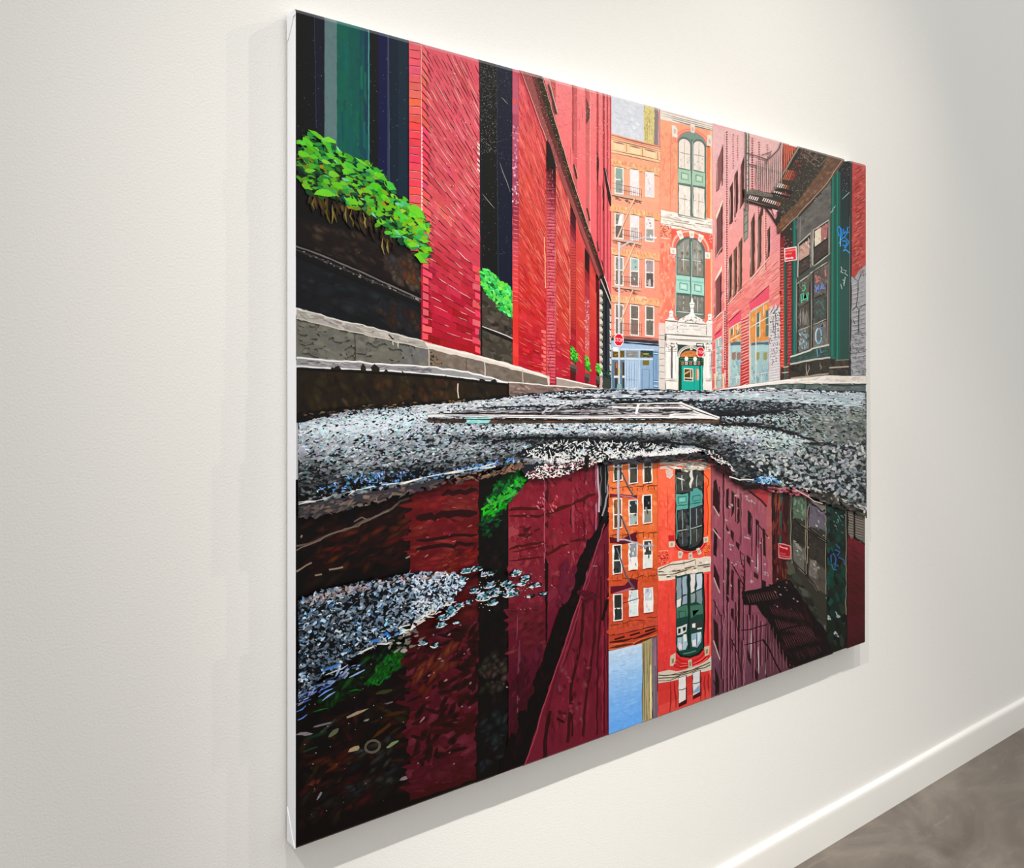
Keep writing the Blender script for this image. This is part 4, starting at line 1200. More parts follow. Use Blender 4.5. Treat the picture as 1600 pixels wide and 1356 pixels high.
# arch and door
A(por, (44, 66, 60), 1056, 538, 1098.5, 541, 1098.5, 612, 1056, 612)
ring(por, 1077, 561, 20, 22.4, .05, math.pi - .05, 1, .96, .05, (190, 182, 172))
ring(por, 1077, 561, 18.2, 19.6, .05, math.pi - .05, 1, .94, .05, (240, 234, 228))
ring(por, 1077, 561, 16.8, 18.2, .05, math.pi - .05, 1, .9, .05, (56, 50, 44))
A(por, (242, 238, 232), 1075.6, 540.5, 1079.4, 541, 1079, 547, 1076, 547)
path(por, (70, 66, 60), .9, 1077.5, 541.5, 1077.5, 546)
A(por, (202, 124, 62), 1059, 557.5, 1063, 552, 1069, 548.6, 1076, 547.6, 1084, 549, 1090, 553, 1093, 558, r=.2)
dabs(por, [1062, 556, 1070, 550, 1082, 549, 1091, 557], 20, (3, 6), (1.4, 3), .2, [(222, 146, 76), (176, 100, 48), (214, 130, 60)], 8)
A(por, (238, 232, 226), 1054.6, 557, 1059.4, 557, 1059.4, 609, 1056, 609)
A(por, (238, 233, 228), 1096, 557, 1100, 557, 1100, 609, 1096, 609)
A(por, (30, 70, 52), 1057.8, 558.5, 1097, 559.5, 1097, 571, 1057.8, 570)
lines(por, [(1059, 560, 1096, 561), (1059, 563.6, 1096, 564.4)], 1, (92, 160, 124), .2)
A(por, (26, 62, 44), 1057.5, 569, 1063, 569, 1063, 611, 1057.5, 611)
dr = Part('painted_green_door', red, wash=((0, 0, 0), .0), label='painted bright teal double door')
A(dr, (2, 168, 150), 1062.5, 571, 1091.2, 571.5, 1091.2, 611, 1062.5, 611, r=.1)
A(dr, (12, 186, 166), 1092, 571, 1095, 571, 1095, 611, 1092, 611)
A(dr, (20, 52, 46), 1090.6, 568, 1092, 568, 1092, 611, 1090.6, 611)
A(dr, (236, 230, 216), 1066, 575, 1080.4, 576, 1080.4, 595.6, 1066, 595)
A(dr, (88, 62, 30), 1067, 576.4, 1076, 577, 1076, 590, 1067, 589.6)
A(dr, (120, 84, 52), 1077, 577, 1079.6, 577, 1079.6, 590, 1077, 590)
A(dr, (96, 66, 44), 1067, 591, 1079.4, 591.6, 1079.4, 594.6, 1067, 594.2)
lines(dr, [(1067.4, 585, 1070, 581), (1071, 584, 1072, 580), (1073, 582, 1075, 579)], 1.2, (244, 224, 120), .3)
A(dr, (190, 130, 96), 1084, 576, 1089, 576.4, 1089, 594, 1084, 593.6)
A(dr, (228, 190, 170), 1086.5, 576.4, 1089, 576.5, 1089, 594, 1087, 594)
lines(dr, [(1082.3, 572, 1082.3, 611)], .9, (2, 128, 112), .15)
for x in (1064, 1070, 1076.5, 1083.5, 1090):
    A(dr, (216, 196, 190) if x in (1070, 1083.5) else (190, 120, 110), x - 2, 565, x + 2, 565, x + 2, 570, x - 2, 570, r=.2)
    lines(dr, [(x - 1, 566, x + 1, 569)], 1, (70, 50, 48), .2)
for x, y in ((1070, 560.5), (1083.5, 561)):
    q = np.linspace(0, 6.28, 12)[:-1]
    A(dr, (252, 250, 246), *np.stack([x + 2.9 * np.cos(q), y + 3.7 * np.sin(q)], -1).ravel(), r=0)

# ---- street signs and lamp
lamp = Part('painted_street_lamp', label='painted grey lamp post with a curved arm')
path(lamp, (222, 220, 230), 3.2, 965.4, 378.5, 965.2, 440, 965, 522, wob=.05)
path(lamp, (168, 166, 178), .9, 966.8, 380, 966.6, 440, 966.4, 520, wob=.05)
path(lamp, (206, 212, 216), 2.8, 965.2, 542, 965.2, 600, wob=.05)
path(lamp, (150, 160, 166), .8, 966.4, 542, 966.4, 600, wob=.05)
A(lamp, (132, 168, 172), 962.4, 600, 968.4, 600, 970, 611, 961, 611)
A(lamp, (214, 206, 90), 963.6, 577, 966.8, 577, 966.8, 584, 963.6, 584)
path(lamp, (196, 206, 216), 2.2, 966.5, 386.5, 978, 380, 991, 374, 1004, 371.4, 1014, 371.2)
A(lamp, (226, 228, 236), 1013, 370.5, 1020, 369.4, 1024.6, 371.4, 1022, 373.8, 1014, 373, r=.1)
A(lamp, (240, 236, 234), 955.8, 542, 963.6, 542.5, 963.6, 549.5, 956, 549)


def octagon(part, cx, cy, rx, ry):
    for k_, col in ((1.0, (246, 236, 236)), (.88, (216, 20, 44))):
        q = np.arange(8) * math.pi / 4 + math.pi / 8
        A(part, col, *np.stack([cx + rx * k_ * np.cos(q), cy + ry * k_ * np.sin(q)], -1).ravel(), r=0)


sg = Part('painted_stop_sign', label='painted red stop sign on the lamp post')
octagon(sg, 964.6, 531, 8.3, 10.6)
text(sg, 'STOP', (250, 236, 240), (964.6, 534.1), (5.6, .55), (0, -8.4))
sg2 = Part('painted_stop_sign', label='painted red stop sign before the green door')
A(sg2, (40, 44, 44), 1091.4, 559, 1093, 559, 1093, 572, 1091.4, 572)
octagon(sg2, 1092, 550, 6.6, 8.8)
text(sg2, 'STOP', (250, 236, 240), (1092, 552.6), (4.6, .1), (0, -7))
A(sg2, (30, 30, 30), 1085.6, 535.8, 1097, 536.6, 1097, 541.4, 1085.6, 540.6, r=0)
A(sg2, (240, 238, 234), 1086.6, 537.4, 1093.6, 537.8, 1093.6, 536.8, 1096.2, 539, 1093.6, 540.8, 1093.6, 540, 1086.6, 539.7, r=0)

# ================================================================== RIGHT SIDE OF THE ALLEY
pink = Part('painted_pink_building', label='painted pink brick building with tall slit windows')
stp = [(195, (242, 198, 196)), (260, (242, 188, 192)), (330, (242, 172, 170)), (400, (244, 156, 152)), (460, (240, 140, 134)), (520, (234, 116, 112)), (600, (226, 84, 88))]  # paler upwards: gloss haze put into the paint colour
A(pink, (238, 150, 146), 1112.5, 190, 1232, 222, 1225, 400, 1218, 600, 1111, 610, 1110.5, 480, r=.1)
vgrad(pink, 1111, 1222, 197, 224, 606, 594, stp, 26)
courses(pink, 1112, 1217, list(np.arange(470, 700, 6.0)) + [], (1010, 606), [(s[0], np.array(s[1]) * .97) for s in stp], (206, 96, 96), (250, 196, 176),
        lambda x: 330 + (1217 - x) * 1.1 if x > 1150 else 470, lambda x: 602, pl=.0, ph=.0, pb=.0)
# brick courses rise to the right of the painted vanishing point
ls, cs = [], []
for x0, x1, ya, yb_, sp in ((1117, 1217, 410, 600, 4.6),):
    for y in np.arange(ya - 120, yb_ + 6, sp):
        x = x1 + rng.uniform(-3, 0)
        while x > x0:
            L = rng.uniform(5, 16)
            yy = 606 + (y - 606) * (x - 1008) / (x1 - 1008)
            y2 = 606 + (y - 606) * (x - L - 1008) / (x1 - 1008)
            if 400 + (1217 - x) * .55 < yy < 600 and rng.random() < .8:
                ls.append((x, yy, x - L, y2))
                cs.append((250, 194, 176) if rng.random() < .45 else (204, 92, 92))
            x -= L + rng.uniform(1, 5)
lines(pink, ls, rng.uniform(.6, 1.1, len(ls)), np.array(cs) + rng.normal(0, 9, (len(cs), 1)))
ls = [(1202 + i % 2, y, 1217, y - 11) for i, y in enumerate(np.arange(335, 400, 4))]
lines(pink, ls, 1.1, (226, 120, 150), .3)
dabs(pink, [1115, 200, 1218, 226, 1212, 300, 1115, 300], 420, (.9, 1.9), (.7, 1.3), .5, [(250, 222, 216), (226, 160, 160), (210, 140, 140), (252, 206, 200)], 8, k=5)
# columns of broken shadow
for x, y0, y1, col, w in ((1133, 206, 600, (132, 66, 70), 2.2), (1143, 210, 262, (196, 120, 120), 2.4), (1140, 296, 350, (120, 60, 58), 2), (1150, 212, 250, (200, 130, 130), 2.4), (1139, 330, 345, (150, 60, 60), 2),
                          (1173, 216, 300, (170, 96, 84), 3.6), (1183.5, 222, 300, (184, 100, 100), 3.2), (1196.5, 226, 262, (196, 140, 130), 3.2), (1172.5, 238, 290, (128, 62, 52), 2.6), (1146.6, 300, 345, (196, 70, 70), 2), (1155.5, 300, 322, (196, 80, 70), 2),
                          (1182.5, 320, 420, (176, 70, 66), 1.8), (1194, 330, 420, (170, 70, 68), 1.8), (1172, 352, 432, (140, 60, 60), 1.8), (1146, 392, 462, (176, 84, 74), 1.8), (1154, 400, 456, (150, 80, 60), 1.6), (1137, 404, 472, (150, 66, 60), 1.6), (1130, 486, 575, (110, 70, 66), 2)):
    seg = [(x + rng.normal(0, .15), y, x + rng.normal(0, .15), y + 2.6) for y in np.arange(y0, y1, 3.7)]
    lines(pink, seg, w, np.array(col) + rng.normal(0, 12, (len(seg), 1)), .15)
    if w < 2.5:
        A(pink, (246, 190, 186), x - w * .9 - 1.6, y0, x - w * .9, y0, x - w * .9, y1, x - w * .9 - 1.6, y1)
SL = [((1117, 256, 1127.5, 225, 1127.5, 270, 1121, 297, 1116.4, 301), (142, 92, 92)), ((1137.4, 294, 1142.7, 284, 1142.7, 347, 1136.8, 352), (84, 52, 50)), ((1145, 274, 1149.8, 265, 1149.6, 330, 1144.6, 342), (110, 62, 60)),
      ((1154, 262, 1160, 244, 1159.4, 318, 1153.2, 328), (104, 60, 58)), ((1116, 345, 1127, 316, 1126, 386, 1124.5, 394, 1115, 404), (118, 74, 74)), ((1114.6, 440, 1125, 424, 1124.6, 488, 1113.8, 499), (128, 70, 72)),
      ((1136, 404, 1141, 396, 1140, 463, 1134.6, 474), (92, 70, 56)), ((1143.4, 392, 1149.2, 384, 1147.8, 460, 1142.6, 465), (110, 82, 64)), ((1151.3, 380, 1157.2, 370, 1156.6, 451, 1150.8, 457), (112, 84, 66)),
      ((1170, 350, 1176.6, 332, 1176.4, 428, 1169, 434), (98, 66, 56)), ((1181, 345, 1187.4, 326, 1185.4, 416, 1180, 421), (110, 84, 72)), ((1196.4, 360, 1201, 353, 1199.8, 400, 1195, 406), (96, 70, 64)), ((1150, 262, 1151, 300, 1150, 330), (120, 60, 60))]
for q, col in SL:
    s_ = Part('painted_window', pink)
    A(s_, col, *q)
    m = np.array(q).reshape(-1, 2)
    A(s_, np.array(col) * .6, m[:, 0].max() - 2.4, m[:, 1].min() + 8, m[:, 0].max() - .6, m[:, 1].min() + 6, m[:, 0].max() - .8, m[:, 1].max() - 12, m[:, 0].max() - 2.6, m[:, 1].max() - 8)
    lines(s_, [(m[:, 0].min() + 1.6, m[:, 1].min() + 16, m[:, 0].min() + 1.6, m[:, 1].max() - 4)], .9, (220, 170, 160), .2)
lines(pink, [(1115, 404, 1125.5, 386), (1113.6, 499, 1125.5, 487), (1168, 439, 1200, 402), (1134.6, 476, 1157, 451), (1137, 361, 1142, 352), (1145, 346, 1150, 336), (1117, 316, 1127, 297)], [1.1, 1.8, 1.6, 1.6, 1, 1, 1], (250, 214, 196), .25)
lines(pink, [(1115, 405.4, 1125.5, 387.4), (1113.6, 501, 1125.5, 489), (1168, 440.6, 1200, 403.6), (1134.6, 477.4, 1157, 452.4)], .8, (140, 70, 66), .25)
A(pink, (250, 226, 204), 1115.5, 338, 1126, 312, 1127, 315, 1116.5, 344)
A(pink, (250, 226, 204), 1114.6, 436, 1125, 415, 1125.4, 422, 1114.8, 440)
A(pink, (150, 150, 140), 1158.8, 325, 1166.6, 330, 1166.4, 370, 1160, 380, 1159, 372)
lines(pink, [(1159.6, 326, 1159.6, 378), (1165.8, 328, 1165.6, 372), (1159.6, 353, 1165.8, 346), (1159.6, 365, 1165.8, 360), (1159.6, 379, 1165.8, 370), (1159.6, 340, 1165.8, 334)], 1, (70, 76, 70), .2)

# shop windows
for (sgn, wq, mull) in (
        ((1168.2, 473, 1199.4, 446, 1199.2, 467, 1169.4, 485), (1168.4, 488, 1199, 469, 1198, 597, 1168, 600), [(1178.6, 483, 1178, 599), (1190.6, 476, 1190, 494)]),
        ((1135.6, 504, 1156, 484, 1155.4, 502, 1136.6, 513), (1136, 513.5, 1155.4, 502, 1154.4, 601, 1135.6, 605), [(1143, 509, 1143, 526), (1150, 505, 1150, 521)]),
        ((1113.6, 524, 1125, 513.4, 1125, 523, 1114.6, 530), (1115.4, 531, 1125, 525, 1124.4, 606, 1116, 607), [(1120, 528, 1120, 542)])):
    sw = Part('painted_shop_window', pink)
    A(sw, (236, 84, 110), *sgn)
    lines(sw, [(sgn[0], sgn[1], sgn[2], sgn[3])], 1.6, (120, 30, 44), .3)
    A(sw, (160, 190, 192), *wq)
    x0, x1 = wq[0], wq[2]
    ww = x1 - x0
    if ww > 15:
        A(sw, (226, 146, 70), x0 + 1, wq[1] + 1.5, x1 - .6, wq[3] + 1.5, x1 - .6, 531, x0 + 1, 536)
        dabs(sw, [x0 + 1, wq[1] + 4, x1 - 1, wq[3] + 4, x1 - 1, 530, x0 + 1, 534], 26, (4, 9), (2, 4), 1.4, [(234, 160, 90), (212, 128, 64), (238, 172, 104)], 6)
        for f in (.36, .82):
            if ww > 25:
                xx = x0 + ww * f
                A(sw, (88, 112, 100), xx, 493 - f * 8, xx + 5, 490 - f * 8, xx + 5, 526 - f * 2, xx, 528 - f * 2)
                A(sw, (236, 230, 220), xx + 4.4, 492 - f * 8, xx + 5.8, 491 - f * 8, xx + 5.8, 528 - f * 2, xx + 4.4, 529 - f * 2)
                lines(sw, [(xx, 511 - f * 4, xx + 5, 510 - f * 4)], 1, (226, 222, 214), .1)
            else:
                A(sw, (96, 110, 100), x0 + ww * f - 4, wq[1] + 2, x0 + ww * f, wq[1], x0 + ww * f, 521, x0 + ww * f - 4, 524)
        A(sw, (84, 104, 116), x0 + 2, 536, x1 - 1, 534, x1 - 1, 539, x0 + 2, 540, r=.6)
        A(sw, (168, 204, 206), x0 + ww * .25, 541, x1 - 1, 539, x1 - 1, 549, x0 + ww * .25, 550, r=.5)
        for f in (.4, .8):
            A(sw, (150, 150, 96) if ww > 25 else (150, 120, 110), x0 + ww * f - 3, 551, x0 + ww * f + 3, 550, x0 + ww * f + 3, 560, x0 + ww * f, 563, x0 + ww * f - 3, 561, r=.4)
        dabs(sw, [x0 + 3, 564, x1 - 1, 562, x1 - 1, 594, x0 + 3, 598], 36, (4, 12), (2, 5), 1.4, [(140, 176, 186), (160, 194, 200), (122, 158, 172), (176, 204, 204)], 6)
        lines(sw, [(x0 + 1.5, 536, x0 + 1.5, 600)], 2.4, (206, 206, 196), .2)
        yq = 585 if ww > 25 else 590
        lines(sw, [(x0 + ww * .28, yq, x1, yq - 4)], 1.6, (222, 208, 206), .2)
        lines(sw, [(x0 + ww * .6, yq - 1, x0 + ww * .6, 600)], 1.4, (222, 208, 206), .2)
        y0a = wq[1] + (24 if ww > 25 else 19)
        lines(sw, [(x0, y0a, x1, y0a - ww * .56)], 1.7, (228, 220, 206), .2)
    else:
        dabs(sw, [x0 + 1, 545, x1 - .6, 542, x1 - .6, 600, x0 + 1, 602], 26, (3, 8), (2, 4), 1.4, [(196, 204, 198), (170, 186, 186), (206, 212, 206)], 6)
        lines(sw, [(x0 + 1, y, x1, y - 2) for y in (543, 553, 564, 575, 585, 595)], .9, (110, 124, 126), .2)
    lines(sw, mull, 1.5, (234, 228, 216), .2)
    lines(sw, [(wq[0], wq[1], wq[2], wq[3]), (wq[0], wq[1], wq[6], wq[7])], 1.7, (232, 214, 200), .2)
for x in (1113.4, 1126):
    A(pink, (226, 206, 176), x - 1, 584, x + 5, 583, x + 5, 587, x + 4, 588, x + 4, 607, x, 608, x, 589, x - 1, 588)
    lines(pink, [(x + 3.6, 588, x + 3.6, 606)], 1.2, (150, 120, 96), .2)
A(pink, (214, 56, 56), 1153.6, 570, 1167.6, 562, 1167.6, 600, 1153.6, 602, r=.3)
for y in np.arange(492, 600, 4.7):
    lines(pink, [(1154.4, y + 8, 1167.4, y + 2)], 1.1, (252, 196, 186) if y < 560 else (250, 180, 170), .3)
    lines(pink, [(1154.4, y + 10, 1167.4, y + 4.4)], 1.0, (196, 52, 56), .3)
    lines(pink, [(1131, y + 9, 1135, y + 8)], 1.0, (206, 60, 60), .2)
# white painted brick patch
A(pink, (212, 206, 210), 1199.4, 484, 1203, 478, 1206, 484, 1209, 474, 1212, 482, 1216, 476, 1216.2, 594, 1198, 598, r=.5)
lines(pink, [(1199, y + 3, 1215.6, y) for y in np.arange(486, 596, 4.2)], .8, (236, 234, 236), .4)
lines(pink, [(1199, y + 5, 1215.6, y + 2) for y in np.arange(486, 594, 4.2)], .7, (176, 166, 170), .4)
dabs(pink, [1200, 490, 1215, 486, 1215, 545, 1200, 560], 60, (1.4, 4), (.8, 1.8), 1.2, [(70, 66, 70), (110, 104, 108), (50, 48, 52)], 8)
dabs(pink, [1203, 545, 1212, 545, 1210, 570, 1203, 570], 22, (1.2, 3), (.8, 1.4), 1.0, [(80, 76, 80), (120, 114, 118)], 8)
lines(pink, [(1201, 490, 1205, 482), (1206.6, 484, 1210, 500), (1211, 482, 1206, 490), (1213, 478, 1210, 486), (1205, 494, 1205, 520), (1209, 500, 1208, 530)], 1.1, (60, 54, 58), .3)

# ---- dark gap, red quoins, green pipe
cp = Part('painted_brick_corner', label='painted dark red brick corner with a green pipe')
A(cp, (70, 18, 24), 1216.6, 366, 1222, 350, 1236, 340, 1236, 600, 1216, 600, r=.1)
A(cp, (54, 40, 32), 1219, 352, 1234, 336, 1235, 372, 1222, 378)
dabs(cp, [1219, 370, 1234, 352, 1234, 390, 1220, 390], 26, (1.4, 3), (1, 2), .5, [(150, 140, 120), (96, 28, 40), (120, 30, 50)], 10)
vgrad(cp, 1216.2, 1222.4, 372, 372, 600, 598, [(372, (120, 26, 34)), (420, (172, 44, 44)), (480, (206, 56, 44)), (560, (214, 64, 48)), (600, (196, 50, 50))], 14, 5)
vgrad(cp, 1226, 1234.6, 392, 392, 592, 590, [(392, (92, 22, 28)), (440, (142, 28, 34)), (500, (160, 32, 40)), (590, (150, 28, 44))], 14, 5)
ys = np.arange(388, 596, 4.7)
lines(cp, [(1216.4, y, 1222, y - .6) for y in ys], .8, (232, 168, 150), .3)
lines(cp, [(1226.6, y + 1, 1234, y - .6) for y in ys[::1]], .8, (206, 110, 104), .3)
lines(cp, [(rng.uniform(1227, 1233), y, rng.uniform(1227, 1233), y + 4) for y in ys[::2]], .7, (206, 120, 110), .2)
dabs(cp, [1216, 380, 1218.5, 380, 1218, 590, 1215.5, 590], 40, (2, 4), (1.4, 2.4), .1, [(110, 24, 26), (170, 40, 40)], 8)
A(cp, (40, 90, 78), 1221.8, 409, 1226, 409, 1227, 592, 1222.6, 592, r=.1)
A(cp, (28, 66, 58), 1224.6, 409, 1226, 409, 1227.4, 592, 1226, 592, r=.1)
A(cp, (60, 44, 38), 1217, 574, 1222, 573, 1222, 594, 1216, 596)
lines(cp, [(1220, 574, 1231, 572), (1218, 582.6, 1231, 581)], 1.8, (196, 184, 166), .2)
A(cp, (6, 100, 88), 1234.6, 340, 1242, 332, 1242, 556, 1234, 558, r=.1)
A(cp, (22, 122, 110), 1238, 336, 1240, 334, 1239.6, 556, 1237.6, 556, r=.1)
A(cp, (12, 66, 60), 1240.4, 334, 1242.4, 332, 1242, 556, 1240.4, 556, r=.1)
A(cp, (14, 58, 54), 1234.6, 340, 1236, 338, 1235.6, 556, 1234, 556, r=.1)

# ---- corner shop
cs_ = Part('painted_corner_shop', label='painted grey corner shopfront with grubby windows and green posts')
A(cs_, (94, 92, 86), 1242, 332, 1296, 270, 1297, 590, 1240, 598, r=.1)
A(cs_, (104, 100, 96), 1243, 330, 1296, 270, 1296, 336, 1268, 356, 1264, 364, 1244, 380)
soft(cs_, [1244, 338, 1295, 280, 1295, 334, 1266, 354, 1246, 374], 90, (6, 14), (4, 8), -.8, [(112, 108, 104), (92, 88, 84), (118, 114, 110), (84, 80, 76)], (104, 100, 96), 4)
A(cs_, (58, 52, 48), 1262, 314, 1296, 270, 1296, 282, 1270, 314, 1246, 340, 1243, 338, r=.5)
dabs(cs_, [1262, 310, 1294, 276, 1294, 286, 1270, 318], 24, (1.4, 3), (1, 1.6), -.8, [(150, 140, 130), (40, 36, 34)], 10)
lines(cs_, [(1247, 340, 1247, 378)], 1.2, (140, 136, 130), .2)
WN = [((1244, 382, 1263.8, 364, 1263.4, 419, 1243.4, 433), (1246, 385, 1261.8, 374.4, 1261.2, 398, 1246, 408), (204, 164, 150), (74, 62, 56)),
      ((1267.4, 360, 1292, 344, 1292, 397, 1266.8, 415), (1270, 361, 1290.6, 348.6, 1289.4, 372, 1270, 386), (176, 112, 108), (72, 58, 52))]
for fr, up, cu_, cl in WN:
    w = Part('painted_window', cs_)
    A(w, (38, 36, 32), *fr)
    A(w, cl, fr[0] + 2, up[7] + 3, fr[2] - 2, up[5] + 2, fr[4] - 1.6, fr[5] - 2, fr[6] + 2, fr[7] - 4)
    A(w, cu_, *up)
    dabs(w, up, 18, (3, 8), (2, 4), 1, [np.array(cu_) * 1.08, np.array(cu_) * .9, (236, 216, 200)], 6)
    path(w, (196, 194, 184), 1.6, fr[6], fr[7], fr[0], fr[1], fr[2], fr[3], wob=.2)
    path(w, (136, 134, 124), 1.4, fr[2] - .6, fr[3] + 2, fr[4] - .4, fr[5])
    path(w, (30, 26, 24), 1.6, up[6], up[7] + 1, up[4], up[5] + 1)
    dabs(w, [fr[0] + 3, up[7] + 6, fr[2] - 3, up[5] + 5, fr[4] - 3, fr[5] - 6, fr[6] + 3, fr[7] - 6], 12, (4, 9), (3, 5), -.6, [np.array(cl) * 1.12, np.array(cl) * .9], 3)
    if fr[0] > 1260:
        A(w, (236, 224, 198), 1270, 362, 1279.6, 356, 1279.4, 379, 1270, 386)
        dabs(w, [1273, 364, 1277, 362, 1277, 376, 1273, 378], 8, (2, 4), (1, 2), 1.4, [(206, 190, 160), (246, 238, 220)], 6)
A(cs_, (72, 76, 70), 1241, 436, 1263, 418, 1268, 417, 1296, 395, 1296, 405, 1266, 425, 1241, 444, r=.2)
lines(cs_, [(1241, 444, 1262, 429), (1262, 428, 1268, 424), (1268, 424, 1289, 410), (1268, 416.4, 1294, 396)], 1.5, (206, 206, 194), .3)
lines(cs_, [(1241, 435, 1241, 520), (1265, 360, 1265, 418), (1292.5, 346, 1292.5, 396)], 1.4, (164, 162, 152), .3)
LN = [((1245, 445, 1261.4, 432, 1261, 471, 1245, 481), (88, 88, 80)), ((1268.4, 426, 1289, 412, 1288, 456, 1268.2, 466), (98, 90, 82)), ((1245, 482, 1261, 473, 1260, 509, 1244.6, 516), (84, 78, 72)), ((1268.4, 468, 1288.6, 459, 1287.6, 499, 1268, 507), (72, 76, 72)),
      ((1244.6, 518, 1260, 511, 1259, 546, 1244.4, 551), (98, 102, 100)), ((1267.6, 509, 1288, 501, 1288, 540, 1267, 545), (112, 106, 100))]
for i, (q, col) in enumerate(LN):
    w = Part('painted_window', cs_)
    m = np.array(q).reshape(-1, 2)
    A(w, (42, 38, 34), m[0, 0] - 1.8, m[0, 1] - 1, m[1, 0] + 1, m[1, 1] - 1, m[2, 0] + 1, m[2, 1] + 1, m[3, 0] - 1.8, m[3, 1] + 2)
    A(w, col, *q)
    dabs(w, q, 26, (4, 10), (2, 5), 1.3, [np.array(col) * 1.1, np.array(col) * .88, np.array(col) * 1.2], 5)
    if i == 0:
        path(w, (78, 200, 148), 1.9, 1250, 447, 1254, 446, 1255, 451, 1252, 455, 1249.6, 454)
        for q2 in ((1248, 460, 1249, 474), (1248, 461, 1252, 458, 1252, 468), (1253, 466, 1256, 458, 1257, 470), (1258, 470, 1259.4, 457), (1249, 470, 1258, 466)):
            path(w, (84, 204, 160), 1.6, *q2)
    if i == 1:
        for q2 in ((1271, 430, 1273, 440, 1276, 432, 1279, 436), (1286, 422, 1287, 432), (1271, 442, 1277, 438)):
            path(w, (206, 118, 122), 2.4, *q2)
        for q2 in ((1270.4, 446, 1273, 454, 1275, 450, 1276, 458), (1279, 452, 1282, 442, 1284, 446, 1281, 451, 1286, 450), (1271, 456, 1276, 446)):
            path(w, (116, 144, 222), 2.1, *q2)
        lines(w, [(1268, 470, 1288, 459)], 2.2, (44, 40, 36), .3)
    if i == 2:
        lines(w, [(x, 484 + rng.uniform(-2, 6), x + rng.normal(0, 1), 508) for x in np.arange(1247, 1260, 1.3)], .7, (160, 156, 150), .4)
    if i == 3:
        path(w, (70, 130, 120), 1.6, 1270, 476, 1276, 470, 1280, 474, 1284, 482)
        path(w, (70, 124, 116), 1.5, 1272, 490, 1278, 484, 1284, 492)
    if i == 4:
        dabs(w, [1246, 519, 1258, 514, 1258, 544, 1246, 548], 26, (3, 10), (1, 2.4), 1.4, [(150, 180, 190), (170, 190, 196), (120, 140, 150)], 8)
    if i == 5:
        t_ = np.linspace(0, 6.4, 18)
        path(w, (120, 190, 236), 1.9, *np.stack([1275.8 + 4.4 * np.cos(t_), 525 + 12 * np.sin(t_)], -1).ravel())
        path(w, (226, 240, 250), 1.1, *np.stack([1275.2 + 4.6 * np.cos(t_[6:13]), 525 + 11.6 * np.sin(t_[6:13])], -1).ravel())
        path(w, (110, 176, 220), 1.6, 1279, 512, 1282, 504, 1281, 510)
lines(cs_, [(1244, 517.4, 1262, 509.6), (1267, 507.4, 1288, 498.8)], 1.2, (196, 192, 182), .3)
lines(cs_, [(1264.4, 440, 1264, 546), (1290.4, 412, 1289, 540)], 1.6, (150, 144, 132), .4)
lines(cs_, [(1262.6, 440, 1262, 546)], 1, (46, 40, 36), .3)
# sill and base
A(cs_, (50, 76, 68), 1231, 558, 1266, 545, 1290, 537, 1294, 560, 1260, 566, 1231, 572, r=.3)
dabs(cs_, [1234, 560, 1288, 542, 1288, 558, 1234, 566], 30, (4, 10), (2, 4), -.2, [(60, 88, 80), (44, 64, 58), (70, 96, 98)], 5)
path(cs_, (110, 170, 190), 1.1, 1273, 545, 1274, 557)
path(cs_, (110, 170, 190), 1.1, 1277.6, 544, 1280, 552)
A(cs_, (56, 50, 42), 1230, 570, 1262, 564, 1296, 559, 1304, 560, 1325, 560, 1325, 592, 1240, 596, 1228, 598, r=.2)
dabs(cs_, [1234, 572, 1296, 563, 1322, 566, 1322, 586, 1236, 592], 60, (5, 14), (3, 8), 1.4, [(64, 57, 47), (48, 43, 37), (74, 64, 50), (42, 38, 34)], 4)
path(cs_, (214, 212, 202), 2.4, 1231, 557.6, 1262, 547.4, 1266, 544.6, 1292, 538.6, wob=.4)
path(cs_, (200, 196, 184), 2.6, 1230.6, 569, 1262, 563, 1290, 558.6, 1300, 559, wob=.4)
path(cs_, (60, 54, 46), 1.2, 1231, 571.4, 1262, 565.4, 1294, 561)
path(cs_, (166, 152, 136), 2.6, 1232, 591, 1262, 588, 1291, 584, wob=.4)
path(cs_, (150, 140, 124), 2.4, 1303, 562.4, 1324, 561)
path(cs_, (176, 164, 146), 2.4, 1292, 574.6, 1324, 572.6, wob=.4)
lines(cs_, [(1256, 568, 1256.4, 588), (1259, 570, 1258.6, 590), (1278, 569, 1278.6, 577)], .9, (186, 174, 158), .8)
# green posts and blue scribble
A(cs_, (0, 104, 86), 1296, 270, 1306, 262, 1306.4, 560, 1293.6, 560, r=.1)
A(cs_, (8, 124, 104), 1297, 272, 1299, 270, 1297.6, 556, 1295.6, 556, r=.1)
A(cs_, (4, 80, 68), 1300, 268, 1303.6, 264, 1303.4, 558, 1300, 558, r=.1)
A(cs_, (20, 132, 112), 1304, 264, 1306, 262, 1306, 562, 1304, 562, r=.1)
vgrad(cs_, 1306, 1325, 254, 252, 562, 561, [(254, (14, 14, 16)), (282, (8, 24, 28)), (300, (6, 44, 46)), (340, (4, 48, 48)), (400, (26, 66, 62)), (440, (38, 84, 76)), (500, (36, 78, 70)), (560, (34, 72, 62))], 20, 2)
A(cs_, (8, 90, 78), 1306, 268, 1309.4, 270, 1309.4, 562, 1306.4, 562, r=.1)
dabs(cs_, [1308, 256, 1327, 252, 1327, 300, 1310, 300], 70, (.8, 1.8), (.7, 1.2), .5, [(110, 110, 110), (150, 150, 140), (60, 80, 80)], 12, k=5)  # painted specks for gloss glints on the dark upper end
lines(cs_, [(1312, 312, 1326, 298), (1296, 328, 1302, 322), (1293, 334, 1299, 328)], .9, (196, 206, 200), .3)
A(cs_, (46, 46, 48), 1323.6, 252, 1328, 253, 1327, 586, 1323, 586, r=.1)
lines(cs_, [(1324, 338, 1323.6, 560)], .9, (130, 134, 130), .2)
